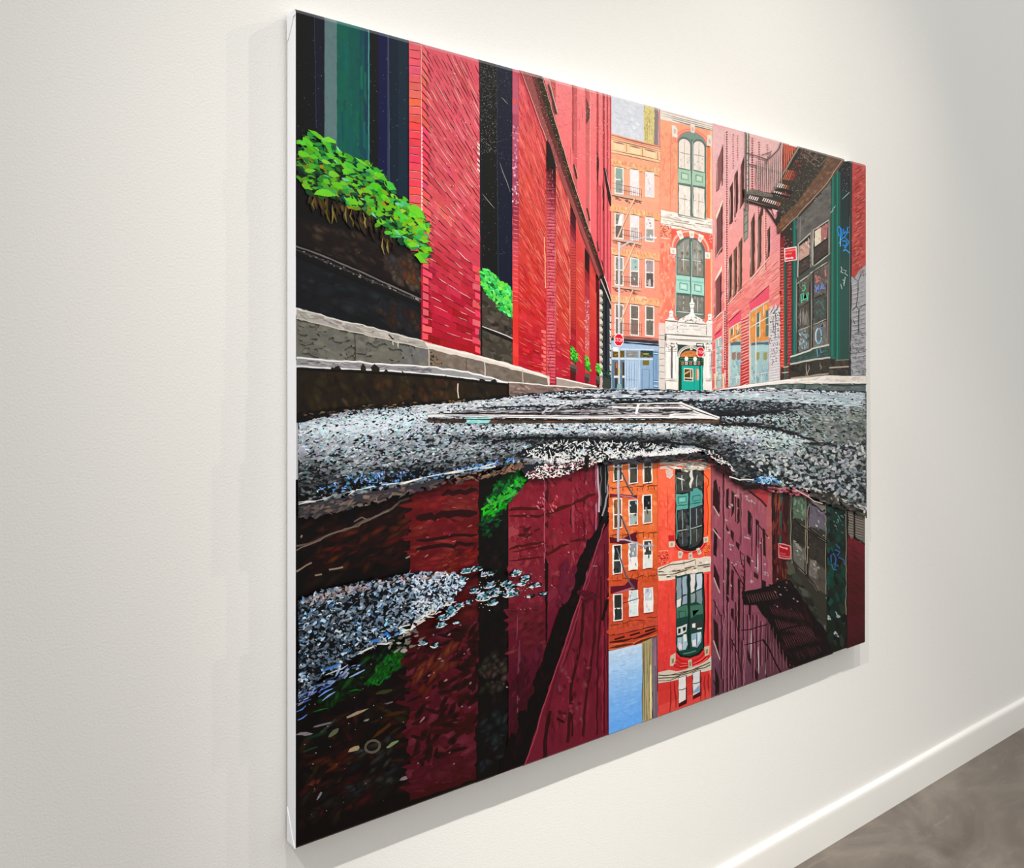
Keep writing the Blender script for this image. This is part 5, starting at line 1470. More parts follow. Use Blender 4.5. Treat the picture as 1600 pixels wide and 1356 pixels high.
lines(cs_, [(1326.6, 345, 1326, 580)], 1, (26, 24, 26), .2)
BL = (38, 142, 226)
for q in ((1306.6, 354, 1304.4, 360, 1307, 368, 1307.6, 369), (1306.6, 354, 1309.6, 357, 1310.4, 364, 1309.4, 372, 1309.4, 385), (1311, 358, 1312.4, 366, 1311, 372), (1314, 358, 1315, 366), (1314.4, 366, 1317.6, 362.4, 1320, 364, 1316.4, 370, 1310, 375),
          (1322.6, 356, 1320.6, 356, 1320, 360, 1322, 364.6), (1312, 377, 1318, 377, 1319.6, 381, 1316, 385, 1312.6, 383), (1322, 376, 1322, 381, 1317, 387), (1316, 372, 1320, 375, 1322, 379), (1306.4, 381, 1308.4, 378.6), (1313.6, 392, 1318, 390.6, 1322, 394, 1324, 396), (1317, 386, 1316.4, 389)):
    path(cs_, np.array(BL) + rng.normal(0, 14), 1.9, *q)
lines(cs_, [(1309.4, 370, 1309.4, 386)], 1, (150, 220, 240), .2)
for q in ((1310.6, 417, 1312, 422, 1310, 425), (1310, 425, 1314, 427), (1314, 422, 1319, 423.6, 1316, 427, 1321, 431), (1313, 437, 1316, 440, 1314, 444), (1317, 433, 1315, 447), (1310, 444, 1312, 452)):
    path(cs_, (206, 216, 212), .9, *q)

# ---- red brick and white-washed brick at the right edge
rb_ = Part('painted_brick_strip', label='painted red brick strip whitewashed below, at the right edge')
A(rb_, (190, 66, 58), 1328, 246, 1356, 254, 1356, 600, 1326.4, 600, r=.1)
vgrad(rb_, 1328, 1353.5, 249, 256, 412, 432, [(250, (206, 84, 80)), (300, (196, 66, 60)), (400, (200, 78, 70))], 8)
A(rb_, (172, 172, 176), 1326.6, 432, 1332, 434, 1338, 424, 1344, 418, 1354, 412, 1354, 600, 1326, 600, r=.6)
dabs(rb_, [1329, 258, 1348, 263, 1347, 410, 1329, 424], 90, (5, 10), (2.6, 4), -.62, [(206, 84, 76), (184, 56, 52), (212, 98, 86), (176, 60, 50)], 6)
lines(rb_, [(x, y, x + rng.uniform(6, 13), y - rng.uniform(4, 8)) for x, y in zip(rng.uniform(1328, 1341, 60), np.linspace(266, 432, 60))], .9, (120, 30, 28), .35)
lines(rb_, [(x, y, x + 5, y - 3) for x, y in zip(rng.uniform(1328, 1343, 24), rng.uniform(266, 425, 24))], .7, (232, 140, 120), .3)
for i, y in enumerate(np.arange(440, 590, 7.2)):
    f = (587 - y) / 150
    d = 24 * (.12 + .38 * f)
    lines(rb_, [(1327, y + d * .45, 1340, y + d * .1), (1340, y + d * .1, 1350, y - d * .28)], 1.0, (214, 214, 216), .4)
    lines(rb_, [(1327, y + d * .45 + 1.6, 1340, y + d * .1 + 1.6), (1340, y + d * .1 + 1.6, 1350, y - d * .28 + 1.6)], .8, (118, 116, 122), .4)
    xx = 1334 + (i % 3) * 4
    lines(rb_, [(xx, y + d * .2, xx, y + d * .2 + 6)], .7, (130, 128, 132), .3)
dabs(rb_, [1328, 520, 1348, 515, 1348, 585, 1328, 585], 50, (4, 9), (2, 4), -.15, [(150, 150, 156), (136, 136, 144), (176, 176, 182)], 5)
for q in ((1328, 431, 1333, 437, 1337, 440, 1342, 428), (1337, 440, 1336, 465, 1334, 480), (1344, 424, 1346, 432, 1350, 427), (1328, 486, 1334, 478, 1338, 484, 1342, 478, 1349, 476), (1338, 484, 1337, 520), (1329, 500, 1332, 506)):
    path(rb_, (64, 62, 66), 1.1, *q)

# ---- parking sign
ps = Part('painted_parking_sign', label='painted small red parking sign with white lettering and arrow')
A(ps, (248, 226, 222), 1221.6, 388.4, 1241.4, 385.2, 1242, 406.6, 1222.8, 409.6, r=.1)
A(ps, (232, 26, 48), 1223.4, 389.9, 1239.9, 387.4, 1240.4, 405.6, 1224, 408, r=.1)
text(ps, 'NO STANDING', (252, 216, 206), (1231.4, 392.9), (2.6, -.4), (0, -3.6))
text(ps, 'ANYTIME', (252, 208, 200), (1228.8, 398.0), (2.3, -.3), (0, -3.4))
A(ps, (252, 232, 238), 1223.8, 404.4, 1226, 402, 1226.1, 403.4, 1233.6, 402.5, 1233.5, 401, 1237, 403, 1233.9, 405.4, 1233.8, 404.1, 1226.2, 405, 1226.2, 406.3, r=0)

# ---- fire escape and dark canopy
fe = Part('painted_fire_escape', label='painted dark iron fire escape and canopy')
RSTRIP = [1221, 224, 1247, 232, 1247, 240, 1222, 276, 1219, 268]
A(fe, (196, 82, 62), *RSTRIP)
lines(fe, [(x, 226 + (x - 1221) * .25, x - 1, 270 - (x - 1221) * 1.3) for x in np.arange(1222, 1244, 3.1)], 1.5, (120, 40, 28), .3)
lines(fe, [(x + 1.5, 228 + (x - 1221) * .25, x + .5, 268 - (x - 1221) * 1.3) for x in np.arange(1222, 1240, 3.1)], .7, (236, 150, 120), .3)
A(fe, (102, 74, 56), 1244.5, 226, 1316, 246, 1316, 252, 1288, 290, 1244, 336, 1217, 364, 1211, 366, 1211, 350, 1212, 326, 1160, 309, 1158, 296, 1202, 302, r=.2)
A(fe, (60, 54, 44), 1244.5, 226, 1290, 240, 1282, 262, 1250, 306, 1216, 352, 1211, 340, 1212, 326, 1159, 309.5, 1158, 297, 1202, 304, r=.3)
soft(fe, [1290, 250, 1308, 254, 1286, 286, 1246, 332, 1216, 360, 1212, 352, 1250, 308, 1284, 262], 160, (5, 12), (3, 6), -.85, [(150, 110, 86), (128, 92, 64), (104, 72, 50), (134, 98, 76), (108, 72, 46)], (102, 74, 56), 6)
dabs(fe, [1213, 336, 1222, 340, 1216, 362, 1212, 362], 22, (5, 10), (3, 5), -1, [(112, 72, 40), (132, 88, 52), (92, 60, 38)], 6)
dabs(fe, [1244, 232, 1286, 244, 1276, 268, 1240, 316, 1214, 348, 1210, 320, 1224, 300], 900, (.9, 2.6), (.7, 1.3), .6, [(34, 30, 26), (84, 78, 66), (116, 110, 96), (44, 40, 34), (26, 22, 20), (140, 132, 118), (30, 26, 24)], 10, k=5, aj=.8)
dabs(fe, [1236, 250, 1252, 254, 1244, 280, 1230, 284], 70, (2, 6), (1, 2), -1.1, [(96, 44, 40), (128, 56, 46), (60, 36, 34)], 9)
dabs(fe, [1250, 232, 1280, 242, 1270, 256, 1246, 246], 60, (2, 6), (1, 2), -1, [(110, 74, 62), (60, 40, 36), (140, 100, 86)], 9)
path(fe, (150, 140, 124), 2.4, 1244.6, 230, 1220, 271, 1202, 303, wob=.3)
path(fe, (40, 36, 32), 2, 1247, 233, 1223, 274, 1205, 306, wob=.3)
lines(fe, [(1246, 240, 1272, 262), (1252, 236, 1282, 258), (1278, 240, 1262, 254), (1290, 246, 1274, 262)], 1.1, (128, 118, 104), .3)
path(fe, (196, 170, 142), 1, 1313, 250, 1288, 287, 1262, 316, 1218, 361, wob=.4)
# bright gaps between the grating bars
def gaps(x0, y0, dx, dy, n, sx, sy, w, cols):
    for i in range(n):
        x, y = x0 + dx * i, y0 + dy * i
        A(fe, np.array(cols[min(i * len(cols) // n, len(cols) - 1)]) + rng.normal(0, 6), x, y, x + sx, y + sy, x + sx + w, y + sy + w * .25, x + w, y + w * .25, r=.1)


gaps(1208.6, 294.5, 3.0, .75, 6, 4.4, -7.6, 1.7, [(250, 240, 230), (250, 236, 226), (206, 140, 100), (206, 120, 90), (160, 70, 70)])
gaps(1203.4, 304.6, 3.2, .9, 8, 3.0, -6.0, 1.7, [(250, 226, 226), (250, 230, 230), (214, 90, 86), (196, 60, 60)])
gaps(1165.4, 311.0, 3.05, .8, 5, 2.6, -5.2, 1.6, [(248, 226, 222), (250, 232, 230)])
gaps(1187, 314.6, 3.1, .95, 9, 2.6, -5.0, 1.6, [(250, 232, 230), (248, 226, 224), (246, 220, 216), (216, 120, 100)])
gaps(1219, 281, 2.7, .5, 7, 6.4, -15, 1.4, [(226, 120, 84), (206, 96, 70), (150, 70, 60), (96, 60, 54)])
A(fe, (34, 32, 28), 1202, 301, 1232, 308, 1230, 311, 1200, 304)
A(fe, (36, 34, 30), 1207, 292, 1236, 299, 1234, 303, 1206, 295.6)
A(fe, (120, 112, 104), 1160, 297, 1178, 297.5, 1204, 305, 1203, 309, 1162, 304, r=.4)
dabs(fe, [1161, 294, 1176, 296, 1204, 305, 1203, 308, 1162, 304], 60, (1, 3), (.8, 1.5), .3, [(60, 56, 50), (150, 144, 134), (90, 84, 76)], 10, k=5)
A(fe, (36, 32, 28), 1158.6, 312, 1174, 316.6, 1213, 326.6, 1212.6, 331, 1160, 315.6, r=.2)
# railings
BAR = (92, 86, 78)
for x, yt, yb2 in ((1162, 206, 372), (1166, 207, 372)):
    path(fe, (96, 100, 92), 1.7, x, yt, x - .2, 290, x - 1, 330, wob=.15)
path(fe, (236, 224, 214), 1.1, 1164, 208, 1163.8, 300)
lines(fe, [(1162, y, 1166, y - 2) for y in np.arange(212, 330, 10)], 1.1, (110, 110, 104), .2)
path(fe, BAR, 1.8, 1162, 240, 1180, 245, 1193.5, 250, 1200, 247, 1213, 234, 1217, 223, wob=.3)
path(fe, BAR, 1.7, 1164, 257, 1192, 264, 1218, 271, wob=.3)
path(fe, (120, 112, 104), 1.2, 1186, 243, 1200, 239, 1202, 236)
path(fe, BAR, 1.2, 1188, 264, 1184, 276, 1181, 281)
path(fe, BAR, 1.3, 1193, 251, 1193, 262)
path(fe, (110, 100, 92), 1.3, 1201, 240, 1197, 248, 1194, 256)
lines(fe, [(x, 249 - max(0, x - 1198) * 1.1, x, 303 - abs(x - 1192) * .25) for x in np.arange(1178, 1219, 3.1)], 1.1, (116, 92, 88), .2)
lines(fe, [(x + 1.1, 252 - max(0, x - 1198) * 1.1, x + 1.1, 300 - abs(x - 1192) * .25) for x in np.arange(1178, 1217, 3.1)], .8, (250, 224, 218), .2)
path(fe, (40, 36, 32), 2.6, 1190, 321, 1202, 338, 1211, 352, wob=.3)
A(fe, (72, 52, 44), 1183, 338, 1187, 322, 1189, 326, 1188, 336, 1183, 344)
A(fe, (44, 40, 36), 1206, 347, 1214, 330, 1218, 334, 1214, 350)
A(fe, (246, 184, 190), 1202, 327, 1211.6, 329.4, 1206, 338)

# ---- pavement on the right
pv = Part('painted_pavement', label='painted pale pavement and wet grey kerb on the right')
A(pv, (92, 104, 102), 1112, 610, 1160, 606, 1190, 603, 1225, 598, 1356, 598, 1356, 615, 1300, 612, 1254, 609.6, 1200, 608, r=.3)
dabs(pv, [1200, 602, 1348, 600, 1348, 611, 1256, 607, 1200, 606], 70, (6, 14), (2, 4.4), .05, [(104, 116, 112), (80, 92, 92), (120, 128, 122), (70, 96, 92), (112, 112, 110)], 6)
A(pv, (240, 232, 226), 1108, 611, 1135, 606, 1168, 600, 1198, 597, 1225, 592.4, 1292, 586.4, 1356, 587.6, 1356, 599, 1292, 599.4, 1225, 599, 1190, 602, 1150, 607, r=.3)
dabs(pv, [1226, 594, 1292, 589, 1348, 589.6, 1348, 596, 1226, 598], 50, (8, 20), (1.6, 3), -.05, [(246, 240, 234), (226, 212, 206), (236, 228, 206), (218, 206, 200)], 4)
path(pv, (252, 248, 244), 1.6, 1120, 609, 1168, 601, 1225, 594, 1262, 596, 1300, 597.6, 1350, 598)
lines(pv, [(1253.6, 600, 1253.2, 609), (1234, 600, 1234.6, 606), (1274, 605, 1274.6, 610)], 1.2, (34, 42, 44), .3)
path(pv, (40, 52, 54), 1.7, 1290, 600.6, 1320, 602, 1352, 600)
path(pv, (24, 30, 34), 1.8, 1200, 606.4, 1254, 608.6, 1300, 611, 1352, 612.6)

# ================================================================== PUDDLE AND ITS REFLECTIONS
pud = Part('painted_puddle', label='painted dark puddle on the left, almost black')
A(pud, (24, 14, 13), 455, 750, 760, 720, 960, 705, 1130, 700, 1250, 740, 1356, 770, 1356, 1010, 1100, 1110, 455, 1345, r=0)
PB = (25, 15, 14)
soft(pud, [470, 800, 640, 760, 640, 1230, 470, 1300], 420, (16, 44), (7, 16), -.5, [(22, 14, 13), (32, 17, 16), (42, 20, 17), (18, 13, 13), (30, 24, 19), (38, 28, 20)], PB, 3, aj=.4)
soft(pud, [470, 815, 640, 780, 648, 870, 600, 892, 470, 905], 90, (16, 40), (5, 11), -.42, [(54, 24, 20), (60, 34, 20), (48, 20, 20), (64, 36, 20), (44, 22, 17)], (30, 17, 15), 3, aj=.3)
soft(pud, [500, 840, 640, 800, 640, 850, 520, 880], 14, (18, 36), (6, 10), -.35, [(84, 44, 20), (78, 40, 20), (86, 36, 26)], (40, 22, 18), 4, aj=.25)
soft(pud, [470, 1150, 640, 1060, 640, 1230, 470, 1290], 130, (16, 44), (6, 14), -.5, [(46, 28, 20), (58, 32, 24), (36, 28, 25), (30, 30, 29), (50, 38, 28)], PB, 3, aj=.5)
soft(pud, [474, 1200, 540, 1160, 550, 1190, 480, 1240], 10, (20, 46), (6, 11), -.6, [(84, 40, 26), (100, 50, 32), (70, 36, 26)], (36, 22, 18), 4)
soft(pud, [474, 1225, 620, 1215, 600, 1240, 474, 1290], 40, (18, 44), (7, 14), -.6, [(58, 27, 25), (50, 32, 28), (44, 30, 28), (38, 36, 34)], (28, 19, 18), 3)
soft(pud, [540, 1180, 620, 1150, 620, 1220, 540, 1250], 26, (14, 30), (5, 10), -.6, [(48, 48, 48), (40, 40, 42), (54, 52, 50)], (27, 22, 20), 3)
for q, c_, w in (((602, 1118, 612, 1108, 624, 1106, 630, 1112), (78, 50, 22), 7), ((584, 1150, 590, 1140, 604, 1136, 612, 1130), (88, 56, 26), 6), ((476, 1156, 500, 1148, 512, 1142), (34, 62, 44), 5), ((470, 1176, 490, 1170, 498, 1166), (44, 74, 54), 3), ((500, 1146, 512, 1134, 524, 1124), (60, 70, 60), 5), ((586, 1084, 600, 1076, 612, 1078), (74, 72, 44), 6), ((530, 1096, 560, 1080), (44, 46, 26), 5)):
    daub(pud, np.array(c_) * .8, q[0], q[1], q[-2], q[-1], w)
# pale streaks of floating grit and the line of the ledge
path(pud, (96, 82, 74), 3.2, 463, 853, 480, 850, 500, 842, 515, 835, 540, 828, 560, 818, 580, 810, 600, 800, 612, 795, 625, 783, 640, 778, wob=1.4)
path(pud, (120, 104, 94), 1.8, 463, 860, 490, 848, 520, 833, 560, 822, 578, 812, 608, 798, wob=1.4)
path(pud, (108, 94, 88), 2.4, 553, 815, 565, 808, 576, 813, wob=1)
for q in ((463, 893, 487, 879), (492, 899, 503, 897), (514, 890, 536, 886), (634, 872, 659, 860), (470, 840, 472, 836)):
    path(pud, (140, 126, 110), 2.6, *q, wob=.6)
for q, c, w in (((544, 1120, 560, 1112, 570, 1109), (176, 158, 130), 5), ((546, 1172, 558, 1164, 562, 1166), (186, 164, 126), 6), ((604, 1168, 606, 1176, 612, 1168, 620, 1158), (136, 156, 108), 5), ((464, 1147, 478, 1142, 486, 1146), (150, 142, 148), 6), ((488, 1136, 498, 1132, 520, 1128), (132, 126, 134), 3.4),
                ((626, 1218, 638, 1214), (150, 130, 140), 6), ((496, 1248, 502, 1238), (140, 140, 150), 4), ((515, 1150, 528, 1140), (110, 116, 84), 7), ((602, 1100, 612, 1097), (120, 112, 116), 3), ((640, 1150, 644, 1140), (142, 116, 126), 4), ((675, 1125, 690, 1118), (150, 120, 134), 5),
                ((655, 1136, 665, 1130), (130, 104, 116), 4), ((569, 1126, 576, 1124), (160, 150, 140), 3)):
    daub(pud, np.array(c) * .86, q[0], q[1], q[-2], q[-1], w)
t_ = np.linspace(0, 6.3, 14)
path(pud, (92, 86, 74), 3.6, *np.stack([582 + 11 * np.cos(t_) + 3 * np.sin(t_), 1166 + 8.6 * np.sin(t_) - 4 * np.cos(t_)], -1).ravel(), wob=.6)
dabs(pud, [470, 1000, 640, 900, 900, 900, 800, 1160, 640, 1240, 480, 1290], 90, (1, 2.4), (.8, 1.5), .5, [(170, 150, 130), (206, 196, 186), (120, 80, 70)], 16, k=5)

gr_ = Part('painted_reflection', pud, label='painted green and dark red reflections in the puddle')
# leaves mirrored low in the water
soft(gr_, [500, 1068, 560, 1040, 590, 1012, 640, 985, 662, 990, 640, 1030, 600, 1050, 560, 1080, 500, 1110], 110, (10, 26), (4, 9), -.6, [(20, 52, 26), (16, 66, 30), (36, 44, 20), (14, 40, 28), (28, 80, 30)], (20, 26, 18), 6, aj=.5)
soft(gr_, [575, 1066, 600, 1030, 620, 1012, 632, 1035, 600, 1062], 46, (8, 20), (3, 7), -.9, [(24, 128, 32), (20, 100, 36), (40, 110, 30), (50, 90, 28)], (20, 50, 24), 9, aj=.6)
for q in ((600, 1036, 606, 1022, 612, 1030, 618, 1040), (625, 1036, 632, 1024), (512, 1066, 524, 1062), (576, 1060, 580, 1066, 592, 1070, 600, 1060), (640, 1000, 656, 990), (545, 1080, 566, 1078), (490, 1112, 512, 1106)):
    path(gr_, (24, 108, 32), 2.2, *q, wob=.8, taper=.3)
# brick pier mirrored
A(gr_, (62, 22, 27), 642, 900, 750, 880, 749, 1215, 640, 1252, 640, 1000, r=1)
A(gr_, (92, 28, 30), 650, 762, 690, 752, 752, 738, 748, 882, 700, 900, 640, 900, 641, 800, r=1)
soft(gr_, [652, 768, 750, 742, 748, 888, 642, 896], 200, (14, 34), (5, 11), -.15, [(124, 36, 40), (104, 32, 34), (88, 26, 30), (138, 48, 48), (74, 24, 26), (118, 50, 40)], lambda p: mixstops([(745, (104, 32, 36)), (880, (96, 30, 34)), (1000, (66, 24, 28)), (1220, (70, 28, 36))], p[:, 1]), 5, aj=.25)
soft(gr_, [700, 765, 748, 755, 746, 800, 700, 806], 20, (14, 30), (7, 14), 0, [(116, 48, 42), (124, 56, 48), (104, 40, 38)], lambda p: mixstops([(745, (104, 32, 36)), (880, (96, 30, 34)), (1000, (66, 24, 28)), (1220, (70, 28, 36))], p[:, 1]), 4, aj=.1)
for y, w in ((768, 8), (804, 11), (852, 6), (838, 5)):
    path(gr_, (46, 16, 20), w, 650 if y > 800 else 690, y + 6, 700, y, 746, y - 3, wob=2, taper=.4)
dabs(gr_, [655, 775, 745, 760, 745, 880, 650, 885], 14, (5, 12), (1.2, 2.4), -.4, [(170, 90, 94), (150, 66, 70)], 10)
soft(gr_, [690, 860, 748, 850, 748, 885, 700, 895], 22, (8, 22), (3, 7), -.5, [(134, 40, 34), (112, 50, 26), (60, 18, 18)], (84, 28, 30), 5)
soft(gr_, [648, 925, 750, 880, 748, 1010, 648, 1050], 150, (14, 34), (6, 13), -.5, [(86, 26, 28), (66, 20, 20), (96, 34, 34), (52, 18, 18), (78, 30, 24)], lambda p: mixstops([(745, (104, 32, 36)), (880, (96, 30, 34)), (1000, (66, 24, 28)), (1220, (70, 28, 36))], p[:, 1]), 5, aj=.35)
soft(gr_, [640, 1010, 749, 960, 748, 1200, 640, 1240], 260, (14, 34), (6, 14), -.6, [(90, 34, 46), (78, 28, 40), (98, 40, 52), (66, 24, 32), (84, 32, 40)], lambda p: mixstops([(745, (104, 32, 36)), (880, (96, 30, 34)), (1000, (66, 24, 28)), (1220, (70, 28, 36))], p[:, 1]), 5, aj=.5, rim=.45)
soft(gr_, [640, 1010, 749, 970, 748, 1195, 640, 1230], 110, (12, 32), (4, 10), -.6, [(34, 16, 14), (44, 18, 18), (28, 18, 12)], lambda p: mixstops([(745, (104, 32, 36)), (880, (96, 30, 34)), (1000, (66, 24, 28)), (1220, (70, 28, 36))], p[:, 1]), 4, aj=.6, rim=.5)
soft(gr_, [650, 1050, 715, 1005, 690, 1060, 655, 1100], 18, (16, 34), (6, 12), -.9, [(104, 48, 30), (90, 42, 30), (116, 60, 44)], (66, 27, 30), 5)
soft(gr_, [655, 1205, 748, 1170, 744, 1200, 640, 1235], 30, (16, 36), (8, 16), -.4, [(82, 32, 42), (74, 28, 38)], (64, 24, 31), 3)
dabs(gr_, [650, 1000, 745, 960, 745, 1190, 650, 1230], 20, (3, 8), (1.6, 3.4), -.6, [(150, 104, 116), (120, 96, 98), (160, 110, 122)], 10)
# dark window mirrored
A(gr_, (26, 20, 17), 748, 742, 800, 728, 796, 800, 793, 900, 790, 1020, 789, 1206, 744, 1224, 748, 1000, r=.8)
soft(gr_, [750, 800, 792, 800, 788, 1190, 746, 1210], 130, (10, 26), (6, 12), -1.2, [(30, 24, 20), (22, 18, 16), (38, 32, 28), (18, 14, 12), (34, 24, 24)], (26, 20, 17), 3)
soft(gr_, [755, 1030, 790, 1000, 788, 1070, 752, 1090], 34, (8, 18), (6, 12), -.8, [(62, 58, 52), (48, 46, 40), (74, 60, 58)], (28, 23, 20), 4)
soft(gr_, [750, 1120, 788, 1100, 787, 1190, 750, 1200], 34, (8, 20), (6, 12), -.8, [(34, 38, 42), (44, 48, 52), (24, 26, 28)], (24, 21, 20), 3)
# red wall mirrored
rw = Part('painted_reflection', pud, label='painted crimson wall reflection')
stw = [(720, (128, 40, 54)), (800, (124, 36, 48)), (900, (112, 38, 50)), (1000, (92, 32, 46)), (1100, (72, 26, 40)), (1200, (56, 20, 30))]
vgrad(rw, 794, 851, 736, 728, 1204, 1184, stw, 24, 3)
vgrad(rw, 794, 811, 790, 780, 960, 960, [(780, (150, 52, 62)), (900, (130, 46, 54)), (960, (100, 36, 44))], 10, 5)
vgrad(rw, 851, 935, 728, 718, 1010, 905, [(720, (132, 40, 54)), (800, (128, 36, 50)), (900, (110, 36, 52)), (1000, (80, 28, 44))], 18, 4)
for a, c, col in ((851, 856, (66, 22, 24)), (856, 862, (110, 38, 44)), (889, 893, (70, 22, 32)), (893, 897, (150, 60, 72)), (911, 914.5, (84, 26, 40)), (914.5, 917.5, (160, 70, 86)), (926, 929, (96, 32, 50)), (930, 932.5, (170, 110, 130))):
    A(rw, col, a, 726, c, 724, c, 905, a, 930, r=.5)
soft(rw, [797, 745, 930, 730, 930, 880, 850, 960, 797, 980], 260, (8, 20), (4, 9), 1.4, [(140, 44, 58), (120, 34, 46), (132, 40, 50), (112, 34, 46), (150, 56, 66)], lambda p: mixstops(stw, p[:, 1]), 4, aj=.3)
soft(rw, [864, 740, 888, 736, 888, 880, 864, 920], 60, (10, 24), (6, 12), 1.5, [(140, 34, 50), (128, 32, 46), (136, 44, 54)], lambda p: mixstops(stw, p[:, 1]), 4)
for q, w in (((795, 797, 815, 794, 838, 795, 850, 790), 5), ((795, 806, 830, 806, 850, 803), 4), ((853, 804, 866, 798, 880, 792, 892, 789), 6), ((893, 788, 910, 780, 930, 772), 5), ((795, 858, 820, 852, 850, 846), 4), ((852, 868, 866, 860, 888, 850), 4.5), ((890, 846, 910, 842), 4),
             ((795, 876, 830, 872, 850, 870), 2.4), ((852, 802, 858, 808), 9), ((800, 862, 826, 856, 850, 850), 2)):
    path(rw, (72, 26, 24), w, *q, wob=1.2, taper=.4)
dabs(rw, [812, 822, 840, 822, 840, 846, 812, 846], 8, (8, 14), (2, 4), -.5, [(70, 30, 30), (60, 24, 26)], 4)
path(rw, (72, 26, 32), 2, 811, 824, 818, 822, 819, 834, 812, 834)
soft(rw, [800, 950, 846, 946, 848, 962, 800, 972], 14, (12, 26), (5, 9), -.05, [(66, 26, 26), (56, 22, 24)], (110, 38, 50), 4)
soft(rw, [802, 978, 846, 968, 848, 992, 802, 1002], 16, (12, 26), (5, 9), -.3, [(60, 24, 24), (52, 20, 22)], (96, 34, 46), 4)
path(rw, (170, 90, 108), 1.1, 850.5, 742, 850.2, 800, 849.8, 880, wob=.6)
dabs(rw, [840, 770, 850, 770, 850, 800, 838, 796], 16, (3, 7), (1.4, 2.6), 1, [(206, 110, 130), (170, 70, 90)], 10)
dabs(rw, [860, 775, 870, 774, 868, 800, 858, 800], 10, (3, 7), (2, 3.4), 1.3, [(196, 90, 96), (170, 70, 76)], 8)
dabs(rw, [798, 800, 926, 790, 900, 890, 850, 950, 798, 960], 90, (1.4, 4), (1, 2), .6, [(190, 110, 120), (90, 30, 34), (160, 70, 80)], 12, k=5)
soft(rw, [797, 960, 850, 955, 850, 1010, 797, 1030], 46, (10, 22), (5, 10), -.5, [(72, 28, 26), (60, 22, 22), (110, 40, 46), (86, 34, 30)], lambda p: mixstops(stw, p[:, 1]), 5)
soft(rw, [797, 1040, 848, 1010, 840, 1130, 797, 1180], 110, (12, 30), (5, 10), 1.5, [(80, 30, 46), (66, 24, 38), (92, 38, 52), (54, 20, 30)], lambda p: mixstops(stw, p[:, 1]), 4)
lines(rw, [(808, 960, 807, 1000), (809, 1010, 808, 1150), (812, 1000, 810, 1110)], 1.4, (122, 66, 84), .6)
gl = Part('painted_foliage', pud, kind='stuff', label='painted green leaves mirrored in the puddle')
FM = [750, 806, 756, 786, 766, 772, 776, 752, 790, 734, 806, 728, 824, 738, 826, 752, 812, 764, 796, 782, 785, 800, 770, 812, 755, 820]
A(gl, (14, 50, 26), *FM, r=1.6)
dabs(gl, FM, 140, (6, 13), (3, 6), -.7, [(16, 84, 34), (12, 64, 36), (24, 104, 40), (18, 50, 30)], 8, aj=.6)
dabs(gl, [752, 800, 762, 780, 790, 764, 812, 742, 824, 746, 808, 768, 790, 792, 770, 806], 90, (5, 11), (2.6, 5), -.7, [(34, 150, 30), (50, 170, 34), (26, 130, 50), (70, 160, 70), (30, 180, 24)], 10, aj=.7)
dabs(gl, [748, 815, 780, 810, 775, 835, 750, 838], 24, (6, 12), (3, 6), -.5, [(14, 56, 34), (10, 40, 28), (20, 76, 44)], 6)
# the cornice mirrored: a dark wedge
wed = Part('painted_reflection', pud, label='painted dark cornice reflection')
A(wed, (24, 9, 13), 944, 800, 950, 812, 940, 838, 924, 872, 908, 925, 886, 990, 868, 1040, 848, 1100, 822, 1192, 776, 1210, 806, 1120, 838, 1060, 856, 1000, 868, 965, 893, 912, 906, 868, 924, 838, r=1)
soft(wed, [930, 835, 925, 860, 880, 985, 830, 1130, 800, 1185, 812, 1120, 860, 1010, 880, 960, 905, 880], 110, (12, 30), (5, 9), 1.9, [(34, 12, 18), (18, 8, 10), (44, 18, 26), (30, 12, 14)], (24, 9, 13), 3)
soft(wed, [880, 880, 900, 885, 890, 930, 868, 960], 30, (10, 20), (4, 8), 1.7, [(84, 30, 48), (72, 26, 42), (92, 36, 56)], (100, 34, 48), 4)
soft(wed, [800, 1060, 820, 1040, 830, 1080, 800, 1150], 24, (12, 26), (4, 8), 1.6, [(48, 18, 26), (58, 22, 32)], (66, 25, 36), 3)
A(wed, (30, 10, 12), 851, 870, 856, 880, 854, 1000, 852, 1006)
# far stretch mirrored to the right of the wedge
fw = Part('painted_reflection', pud, label='painted wine red far wall reflection with vertical folds')
A(fw, (104, 34, 48), 951, 812, 951, 1152, 816, 1202, 848, 1102, 870, 1036, 888, 985, 910, 925, 926, 872, 940, 836, r=.6)
soft(fw, [946, 850, 948, 1140, 850, 1170, 872, 1060, 900, 970, 925, 900], 190, (16, 40), (4, 9), 1.6, [(116, 38, 52), (96, 30, 44), (108, 32, 44), (86, 30, 42), (124, 44, 60)], (104, 34, 48), 4, aj=.12)
for q, w, c in (((911, 935, 908, 1000, 892, 1070, 890, 1110, 886, 1160), 4.5, (58, 18, 26)), ((929, 930, 928, 1000, 922, 1040, 914, 1100, 910, 1150), 4, (64, 18, 28)), ((938, 900, 938, 960, 933, 1030, 932, 1148), 2.6, (66, 16, 26)), ((944, 850, 944, 940, 943.5, 1145), 1.8, (64, 16, 28)), ((948, 850, 948, 1140), 1.6, (76, 20, 36)),
                ((940.6, 960, 940.6, 1140), 1.2, (150, 40, 58)), ((946, 900, 946, 1140), 1.0, (140, 40, 60)), ((858, 1110, 852, 1150, 850, 1186), 6, (48, 16, 24)), ((871, 1040, 862, 1080, 852, 1120), 4, (90, 30, 42)), ((893, 1060, 893, 1150), 2.6, (52, 18, 26)), ((905, 930, 897, 990, 880, 1040), 2, (70, 22, 32)), ((936, 884, 930, 950, 926, 1000), 2, (80, 22, 34))):
    path(fw, c, w, *q, wob=.5)
path(fw, (150, 62, 76), 1.8, 944, 818, 926, 874, 908, 928, 887, 990, 872, 1034, 848, 1104, 832, 1160, 818, 1198, wob=.5)
path(fw, (134, 52, 68), 1.6, 932, 868, 912, 926, 896, 980, 874, 1044, wob=.5)
